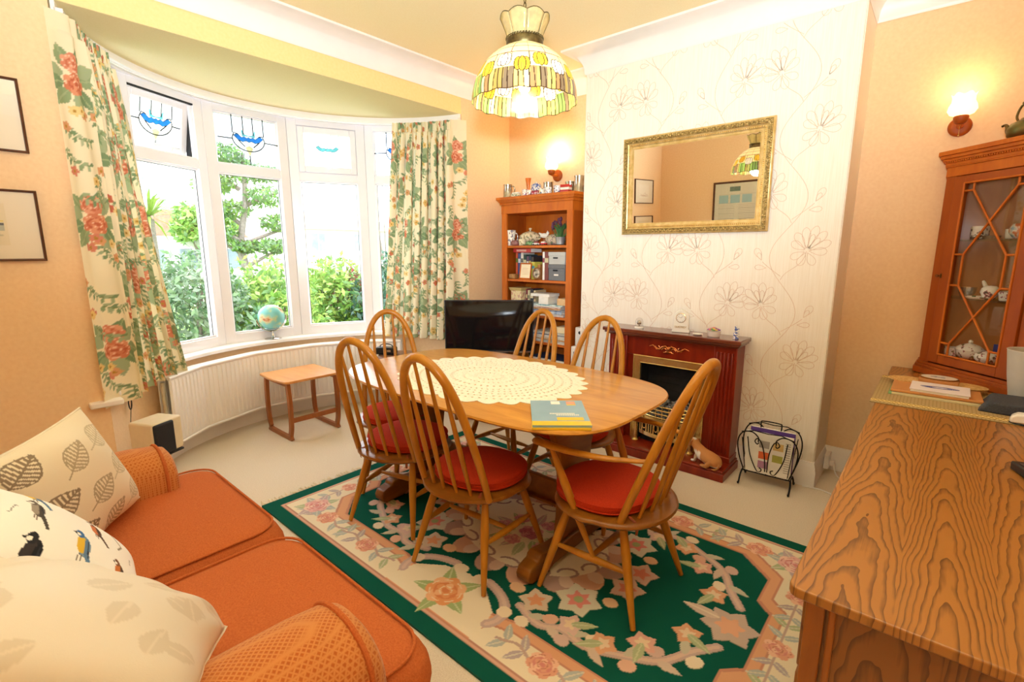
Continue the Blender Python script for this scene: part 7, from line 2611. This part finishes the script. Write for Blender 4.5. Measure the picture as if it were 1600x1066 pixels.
def wall_lamp(label, x, watts):
    root = thing('wall_lamp', label, 'lamp', (x, YA - .0005, 1.93), 0, 'wall lamps either side of the chimney breast')
    Mx = Matrix(((1, 0, 0, 0), (0, 0, -1, 0), (0, 1, 0, 0), (0, 0, 0, 1)))
    m = MB(); m.lathe([(.046, 0), (.047, .006), (.042, .014), (.030, .018), (.001, .020)], 32, 0, Mx); m.build('back_plate', M_YEWD, root, smooth=50)
    m = MB(); m.tube([(0, -.018, 0), (0, -.05, -.004), (0, -.085, .006)], [.014, .011, .014], 12); m.build('arm', M_YEW, root)
    m = MB(); m.lathe([(.001, 0), (.016, 0), (.026, .010), (.030, .028), (.028, .036), (.001, .036)], 24, 0, Matrix.Translation((0, -.09, -.002))); m.build('lamp_cup', M_YEWD, root, smooth=50)
    prof = [(.024, .0), (.046, .008), (.056, .026), (.052, .048), (.043, .066), (.042, .084), (.047, .098)]
    n = 48; vs = []; fs = []
    for k, (r_, z_) in enumerate(prof):
        for i in range(n):
            a = 2 * PI * i / n
            q = 1 + .05 * (k / 6) * math.cos(6 * a)
            vs.append((r_ * q * math.cos(a), r_ * q * math.sin(a), z_ + (.005 * math.cos(6 * a) if k == 6 else 0)))
    for k in range(len(prof) - 1):
        for i in range(n): fs.append((k * n + i, k * n + (i + 1) % n, (k + 1) * n + (i + 1) % n, (k + 1) * n + i))
    m = MB(); m.add(vs, fs, 0, Matrix.Translation((0, -.09, .034))); m.build('glass_shade', glow('lit_opal_glass', '#ffe2a0', LAMP_SHADE), root, smooth=180)
    m = MB(); m.ball((0, -.09, .085), (.022, .022, .028)); m.build('bulb', glow('lit_bulb', '#ffd890', 15), root)
    m = MB(); m.tube([(.0, -.075, -.004), (.0, -.075, -.05)], .0009, 5); m.ball((0, -.075, -.054), .004); m.build('pull_switch', M_BRASS, root)
    l = bpy.data.lights.new('wall_lamp_light', 'POINT'); l.energy = watts; l.color = (1, .80, .50); l.shadow_soft_size = .03
    lo = bpy.data.objects.new('wall_lamp_light', l); COL.objects.link(lo); lo.location = (x, YA - .0905, 1.93 + .155)
    return root


wall_lamp('lit wall lamp with frosted shade above the bookcase', -2.485, LAMP_W)
wall_lamp('lit wall lamp with frosted shade above the corner cabinet', -.022, LAMP_W * .15)

# ================================================================== pendant lamp over the table
PX, PY, PZ = -1.27, 1.53, 1.868
PS = .775
root = thing('stained_glass_pendant', 'stained glass dome pendant lamp with tulips hanging over the table', 'lamp', (PX, PY, PZ))
root.scale = (PS, PS, PS)
prof = [(.2555, 0), (.2550, .03), (.250, .06), (.241, .09), (.228, .12), (.210, .15), (.187, .18), (.158, .207), (.122, .232), (.082, .252)]
cp = spline([(a, b, 0) for a, b in prof], 5)
SL = [0]
for a, b in zip(cp[:-1], cp[1:]): SL.append(SL[-1] + (a - b).length)
SLT = SL[-1]
WC = 2 * PI * .255
r = Ras(WC, SLT, .0026, '#e6d6a4')
LEADC = '#3a2418'
rs = random.Random(12)
nseg = 32
pc = ['#9a8648', '#6f9048', '#a07a50', '#aeb05c', '#e0d498', '#75644e', '#96bc5c', '#d2b868']
for k in range(nseg):           # lower leaves
    x0, x1 = WC * k / nseg, WC * (k + 1) / nseg
    r.poly([(x0, 0), (x1, 0), (x1, .12), (x0, .12)], pc[rs.randrange(8)])
    xm = x0 + (x1 - x0) * rs.uniform(.35, .65)
    r.poly([(x0, 0), (xm, 0), (xm + .004, .12), (x0 + .002, .12)], pc[rs.randrange(8)])
for k in range(nseg):
    x0 = WC * k / nseg
    r.line([(x0, 0), (x0 + rs.uniform(-.006, .006), .12)], .006, LEADC); r.line([(x0 + WC / nseg * .5, 0), (x0 + WC / nseg * .5 + rs.uniform(-.01, .01), .115)], .0045, LEADC)
r.poly([(0, .095), (WC, .095), (WC, .178), (0, .178)], '#eedda0')
for k in range(17):             # tulips
    cx = WC * (k + .5) / 17; cy = .108 + (.030 if k % 2 else 0)
    c = ('#e3b92e', '#f3e8dc', '#d8a828')[k % 3]
    for dx, sc_ in ((-.020, .9), (.020, .9), (0, 1)):
        r.ell(cx + dx, cy, .021, .040 * sc_, LEADC); r.ell(cx + dx, cy, .0165, .0355 * sc_, c)
    r.line([(cx - .006, cy + .03), (cx - .003, cy - .03)], .0022, '#a8563c'); r.line([(cx + .007, cy + .03), (cx + .003, cy - .03)], .0022, '#a8563c')
    r.line([(cx + .036, .175), (cx + .036, .12)], .005, LEADC)
for y in (.178, .225, .27):
    r.line([(0, y), (WC, y)], .005, '#7a4434')
for k in range(16):
    r.line([(WC * k / 16, .178), (WC * k / 16, SLT)], .005, '#7a4434')
r.line([(0, .002), (WC, .002)], .005, LEADC)
XYZ = np.zeros((r.ny, r.nx, 3))
for j, yy in enumerate(r.y):
    q = min(len(SL) - 2, max(0, int(np.searchsorted(SL, yy)) - 1)); f = (yy - SL[q]) / (SL[q + 1] - SL[q])
    p = cp[q].lerp(cp[q + 1], f)
    th = r.x / WC * 2 * PI
    wv = 1 + (.004 * np.cos(16 * th) * max(0, 1 - yy / .05))
    XYZ[j, :, 0] = p.x * np.cos(th) * wv; XYZ[j, :, 1] = p.x * np.sin(th) * wv; XYZ[j, :, 2] = p.y - (.003 * np.cos(16 * th) * max(0, 1 - yy / .04))
sheet('glass_shade', XYZ, r.a, painted('tulip_art_glass', .2, 60, .1, trans=.2, spec=.5), root)
m = MB(); m.lathe([(.084, .246), (.088, .252), (.088, .282), (.083, .288), (.078, .282), (.078, .250)], 40, closed=True)
for k in range(40):
    a = 2 * PI * k / 40; m.ball((.086 * math.cos(a), .086 * math.sin(a), .288), (.006, .006, .006), n=6, k=4)
m.build('collar', M_BRONZE, root, smooth=50)
m = MB(); vs = []; ld = MB()
nc = 8
CG = stained('cream_crown_glass', '#f3e6ba', .7)
for k in range(nc):
    a0, a1 = 2 * PI * k / nc, 2 * PI * (k + 1) / nc
    col_ = []
    for i in range(7):
        a = a0 + (a1 - a0) * i / 6
        h_ = .086 + .014 * math.sin(PI * i / 6)
        col_.append([((.080 + .036 * t ** 1.2) * math.cos(a), (.080 + .036 * t ** 1.2) * math.sin(a), .286 + h_ * t) for t in (0, .25, .5, .75, 1)])
    vs = [p for c in col_ for p in c]
    fs = [(i * 5 + j, (i + 1) * 5 + j, (i + 1) * 5 + j + 1, i * 5 + j + 1) for i in range(6) for j in range(4)]
    c = MB(); c.add(vs, fs); c.build('crown_panel', CG, root, smooth=60, solid=.003)
    ld.tube(col_[0], .0022, 6); ld.tube([c_[-1] for c_ in col_], .0022, 6)
ld.build('crown_leading', M_BRONZE, root)
m = MB()
for k in range(22):             # chain links up to the ceiling
    zc = .30 + k * .0325
    pts = [(.007 * math.cos(t), 0, zc + .019 * math.sin(t)) for t in np.linspace(0, 2 * PI, 13)[:-1]]
    m.tube(pts, .0024, 6, 0, Matrix.Rotation(PI / 2 * (k % 2), 4, 'Z'), closed=True)
m.tube([(0, 0, .13), (0, 0, .31)], .004, 8)
m.build('chain', M_BRONZE, root)
m = MB()
for k in range(3):
    a = 2 * PI * k / 3; m.tube([(0, 0, .272), (.082 * math.cos(a), .082 * math.sin(a), .268)], .003, 6)
m.build('spider_frame', M_BRONZE, root)
m = MB(); m.lathe([(.02, .13), (.02, .17), (.012, .18), (.001, .18)], 16); m.build('lamp_holder', M_PORC, root)
m = MB(); m.ball((0, 0, .085), (.030, .030, .040), n=20, k=14); m.build('bulb', glow('pendant_bulb', '#fff0cc', 7), root)
m = MB(); m.lathe([(.001, 0), (.05, 0), (.045, .018), (.012, .03), (.001, .03)], 24, 0, Matrix.Translation((0, 0, (ZC - PZ) / PS - .030))); m.build('ceiling_rose', M_BRONZE, root)
l = bpy.data.lights.new('pendant_light', 'POINT'); l.energy = PENDANT_W; l.color = (1, .90, .76); l.shadow_soft_size = .05
lo = bpy.data.objects.new('pendant_light', l); COL.objects.link(lo); lo.location = (PX, PY, PZ + .02)

# ================================================================== garden and street beyond the bay
m = MB(); m.span((-60, -25, -.45), (XW - 1.5, 45, -.35))
o = m.build('lawn_ground', varied('lawn', [(.35, '#6f9050'), (.6, '#8fae66'), (.75, '#a9b98a')], 1.5, 1), None, smooth=0); o['kind'] = 'structure'


def shrub(name, label, c, r_, n, ls, cols, group, seed, stems=True, berries=None, cat='shrub'):
    rg = np.random.default_rng(seed)
    root = thing(name, label, cat, (c[0], c[1], -.35), 0, group)
    th = rg.uniform(0, 2 * PI, n); ph = np.arccos(rg.uniform(-.6, 1, n)); q = rg.uniform(.55, 1.05, n) * (1 + .18 * np.sin(3 * th + seed) * np.sin(2.5 * ph))
    P = np.stack([r_[0] * q * np.sin(ph) * np.cos(th), r_[1] * q * np.sin(ph) * np.sin(th), c[2] + .35 + r_[2] * q * np.cos(ph)], -1)
    P[:, 2] = np.maximum(P[:, 2], .03)
    D = rg.normal(size=(n, 3)); D /= np.linalg.norm(D, axis=1)[:, None]
    E = np.cross(D, rg.normal(size=(n, 3))); E /= np.linalg.norm(E, axis=1)[:, None]
    s_ = ls * rg.uniform(.6, 1.3, n)[:, None]
    V = np.stack([P - D * s_, P + E * s_ * .42, P + D * s_, P - E * s_ * .42], 1).reshape(-1, 3)
    me = bpy.data.meshes.new('foliage')
    me.vertices.add(4 * n); me.vertices.foreach_set('co', V.astype(np.float32).ravel())
    me.loops.add(4 * n); me.loops.foreach_set('vertex_index', np.arange(4 * n, dtype=np.int32))
    me.polygons.add(n); me.polygons.foreach_set('loop_start', (np.arange(n) * 4).astype(np.int32))
    ms = cols
    for mm in ms: me.materials.append(mm)
    me.polygons.foreach_set('material_index', rg.integers(0, len(ms), n).astype(np.int32))
    me.update(calc_edges=True); me.validate()
    o = bpy.data.objects.new('foliage', me); COL.objects.link(o); o.parent = root; o['kind'] = 'stuff'
    if stems:
        m = MB()
        for k in range(9):
            a = rg.uniform(0, 6.28); L = rg.uniform(.5, .9)
            m.tube([(0.05 * math.cos(a), .05 * math.sin(a), 0), (r_[0] * .4 * L * math.cos(a), r_[1] * .4 * L * math.sin(a), (c[2] + .35) * .8), (r_[0] * .7 * L * math.cos(a), r_[1] * .7 * L * math.sin(a), (c[2] + .35) + r_[2] * .5)], [.03, .02, .008], 5)
        m.build('stems', M_BARK, root)
    return root


M_BARK = plain('grey_bark', '#8c8278', .9, noise=.25)
def leafm(name, c):
    return stained(name, c, .35)
GL = [leafm('leaf_dark', '#5c7f58'), leafm('leaf_mid', '#7fa070'), leafm('leaf_grey', '#9fb39a')]
GB_ = [leafm('leaf_bright', '#8fbb5a'), leafm('leaf_lime', '#b6d070'), leafm('leaf_mid_b', '#6f9a50')]
GD = [leafm('leaf_glossy', '#3f6a58'), leafm('leaf_sea', '#6a9384'), leafm('leaf_mid_c', '#5c8a5a')]
GR_ = [leafm('berry_red', '#b0485a'), leafm('berry_leaf', '#8a6a5a'), leafm('leaf_dull', '#8a9a6a')]
GRP = 'garden shrubs outside the bay'
shrub('privet_shrub', 'grey green rounded shrub outside the second window, left of the pine', (-7.0, 1.95, .45), (1.0, .75, .85), 5200, .05, GL, GRP, 1)
shrub('garden_shrub', 'pale twiggy low shrub under the left window outside', (-6.3, .9, .2), (.8, .8, .6), 2600, .05, GL, GRP, 2)
shrub('leafy_shrub', 'bright green leafy shrub below the pine outside the middle window', (-7.0, 2.95, .30), (1.0, .62, .85), 5200, .055, GB_, GRP, 3)
shrub('garden_shrub', 'yellow green leafy shrub at the left of the fourth window outside', (-7.2, 3.95, .35), (.8, .45, .85), 3600, .055, GB_, GRP, 4)
shrub('red_leaf_shrub', 'shrub with dull red blossom outside the fourth window', (-7.0, 4.30, .62), (.45, .36, .42), 1900, .035, GR_, GRP, 5)
shrub('glossy_laurel', 'dark blue green glossy shrub at the right of the fourth window outside', (-6.6, 4.35, .10), (.7, .50, .78), 3600, .07, GD, GRP, 6)
shrub('glossy_laurel', 'dark green shrub outside the right window behind the right curtain', (-7.4, 5.35, .4), (.8, .55, .9), 3000, .06, GD, GRP, 7)
# pine-like tree: trunk and layered foliage pads
root = thing('garden_pine', 'tall layered pine tree in the garden seen through the middle window', 'tree', (-9.2, 3.50, -.35))
m = MB()
m.tube(spline([(0, 0, 0), (.05, .05, 1.0), (-.05, -.05, 1.7), (.05, .05, 2.5), (0, .1, 3.3)], 5), [.10 - .0035 * i for i in range(21)], 8)
for k, (a, b, z) in enumerate([(.3, .5, 1.6), (-.2, -.5, 1.8), (.1, .8, 2.0), (-.3, -.3, 2.3), (.2, .6, 2.6), (0, -.5, 2.9), (.1, -.6, 2.0)]):
    m.tube([(0, 0, z - .2), (a * .6, b * .6, z), (a, b, z + .1)], [.04, .03, .015], 6)
m.build('trunk', M_BARK, root)
rg = np.random.default_rng(11)
vs = []; fs = []
for (a, b, z, R_) in [(.2, .35, 1.75, .30), (-.1, -.35, 1.95, .32), (.1, .55, 2.15, .34), (-.1, -.15, 2.35, .38), (.15, .35, 2.60, .40), (0, -.40, 2.75, .34), (0, .05, 3.0, .42), (0, .45, 3.0, .3), (0, -.2, 3.25, .35), (.1, -.48, 2.35, .28), (.1, .62, 1.75, .24), (0, .0, 1.75, .25)]:
    for i in range(420):
        d = rg.normal(size=3); d /= np.linalg.norm(d); q = rg.uniform(.6, 1.0)
        p = np.array([a, b, z]) + d * R_ * q * np.array([1, 1, .5])
        u = rg.normal(size=3); u /= np.linalg.norm(u); w = np.cross(u, d); w /= np.linalg.norm(w) + 1e-9
        s_ = .05
        k = len(vs); vs += [tuple(p - u * s_), tuple(p + w * s_ * .4), tuple(p + u * s_), tuple(p - w * s_ * .4)]; fs.append((k, k + 1, k + 2, k + 3))
m = MB(); m.v = vs; m.f = fs; m.m = [int(x) for x in rg.integers(0, 3, len(fs))]
o = m.build('foliage', [GB_[0], GB_[2], GL[1]], root, smooth=0); o['kind'] = 'stuff'
# palm
root = thing('garden_palm', 'spiky palm tree in the garden at the left of the second window', 'tree', (-10.2, 2.40, -.35))
m = MB(); m.tube([(0, 0, 0), (.05, 0, 1.2), (0, 0, 2.2)], [.09, .07, .07], 8); m.build('trunk', M_BARK, root)
m = MB()
for k in range(70):
    a = rg.uniform(0, 6.28); e = rg.uniform(-.5, 1.3); L = rg.uniform(.45, .65)
    d = np.array([math.cos(a) * math.cos(e), math.sin(a) * math.cos(e), math.sin(e)])
    p0 = np.array([0, 0, 2.25]); p1 = p0 + d * L * .6; p2 = p0 + d * L + np.array([0, 0, -.14])
    m.tube([tuple(p0), tuple(p1), tuple(p2)], [.01, .022, .002], 4, flat=.2)
m.build('fronds', GB_[1], root)['kind'] = 'stuff'
shrub('street_tree', 'round bright green tree beyond the lawn, right of the palm', (-13, 4.1, 1.85), (.8, .62, .55), 2600, .09, GB_, None, 21, cat='tree')
# parked white camper van and the houses over the road
M_BRIGHT = varied('white_render', [(.3, '#eceae6'), (.7, '#f6f4f0')], 2, .9)
M_ROOF = varied('red_tiles', [(.3, '#b87060'), (.7, '#cf8a78')], 6, .8, bmp=.3)
M_DARKGL = plain('dark_house_glass', '#8c9aa8', .15, noise=.2, nscale=2)
root = thing('white_camper_van', 'white camper van parked in the street beyond the hedge', 'vehicle', (-14, 4.0, -.35))
m = MB(); m.span((-.9, -1.6, .35), (.9, 1.5, 2.0)); m.build('body', M_BRIGHT, root, bevel=.15, seg=4)
for y in (-1.0, -.15, .75):
    m = MB(); m.span((.88, y - .28, 1.25), (.915, y + .28, 1.72)); m.build('side_window', M_DARKGL, root, bevel=.02)
m = MB(); m.span((.89, -1.55, 1.02), (.912, 1.45, 1.10)); m.build('side_stripe', plain('pale_grey_trim', '#c8ccd0', .4, noise=.03), root, smooth=0)
for y in (-1.05, .95):
    m = MB(); m.tube([(.72, y, .32), (.9, y, .32)], .32, 20); m.build('wheel', M_BLACK, root)


def house(label, x, y, w, d, h, rh, wins, seed, wall=M_BRIGHT, rf=M_ROOF):
    root = thing('house', label, 'house', (x, y, -.35))
    m = MB(); m.span((-d, -w / 2, 0), (0, w / 2, h)); m.build('walls', wall, root, smooth=0)
    m = MB(); m.prism([(-w / 2 - .4, h), (w / 2 + .4, h), (w * .25, h + rh), (-w * .25, h + rh)], -d - .3, .4, 0, Matrix(((0, 0, 1, 0), (1, 0, 0, 0), (0, 1, 0, 0), (0, 0, 0, 1)))); m.build('roof', rf, root, smooth=0)
    for (yy, zz, ww, hh) in wins:
        m = MB(); m.span((.0, yy - ww / 2 - .1, zz - .1), (.06, yy + ww / 2 + .1, zz + hh + .1)); f_ = m.build('window', M_WHITE, root, smooth=0)
        m = MB(); m.span((.06, yy - ww / 2, zz), (.08, yy + ww / 2, zz + hh)); m.build('pane', M_DARKGL, f_, smooth=0)
        m = MB(); m.span((.08, yy - .04, zz), (.10, yy + .04, zz + hh)); m.build('glazing_bar', M_WHITE, f_, smooth=0)
    m = MB(); m.span((-d * .5, w * .2, h + rh * .5), (-d * .5 + .6, w * .2 + .8, h + rh + 1.0)); m.build('chimney_stack', wall, root, smooth=0)
    return root


house('white house with a red tiled porch roof over the road, through the second window', -30, 9.3, 10, 7, 12.0, 2.5, [(-1.9, 3.7, .9, 1.6), (1.2, 3.7, .9, 1.6), (-.6, 1.2, 1.2, 1.2)], 1)
root = thing('porch', 'low red tiled porch before the white house over the road', 'porch', (-27, 8.0, -.35))
m = MB(); m.span((-2, -2.2, 0), (0, 2.2, 2.1)); m.build('walls', M_BRIGHT, root, smooth=0)
m = MB(); m.prism([(-2.6, 2.1), (2.6, 2.1), (1.2, 3.5), (-1.2, 3.5)], -2.6, .4, 0, Matrix(((0, 0, 1, 0), (1, 0, 0, 0), (0, 1, 0, 0), (0, 0, 0, 1)))); m.build('roof', M_ROOF, root, smooth=0)
house('pale pink house over the road, through the fourth window', -34, 19.5, 9, 7, 3.2, 1.2, [(-1.6, 1.7, 1.0, 1.2), (1.8, 1.7, 1.0, 1.2)], 2, varied('pinkish_render', [(.3, '#f0e4dc'), (.7, '#f6ece6')], 2, .9), varied('pale_tiles', [(.3, '#e0c4b8'), (.7, '#ead2c8')], 6, .8))
root = thing('bare_twig_tree', 'pale leafless slender tree outside the right window', 'tree', (-9.5, 6.6, -.35))
m = MB()
for k in range(9):
    a = rg.uniform(0, 6.28); q = rg.uniform(.2, .7)
    m.tube([(0, 0, 0), (q * .2 * math.cos(a), q * .2 * math.sin(a), 1.4), (q * math.cos(a), q * math.sin(a), rg.uniform(2.4, 3.4))], [.03, .02, .006], 5)
m.build('branches', M_BARK, root)

# ================================================================== lamplight
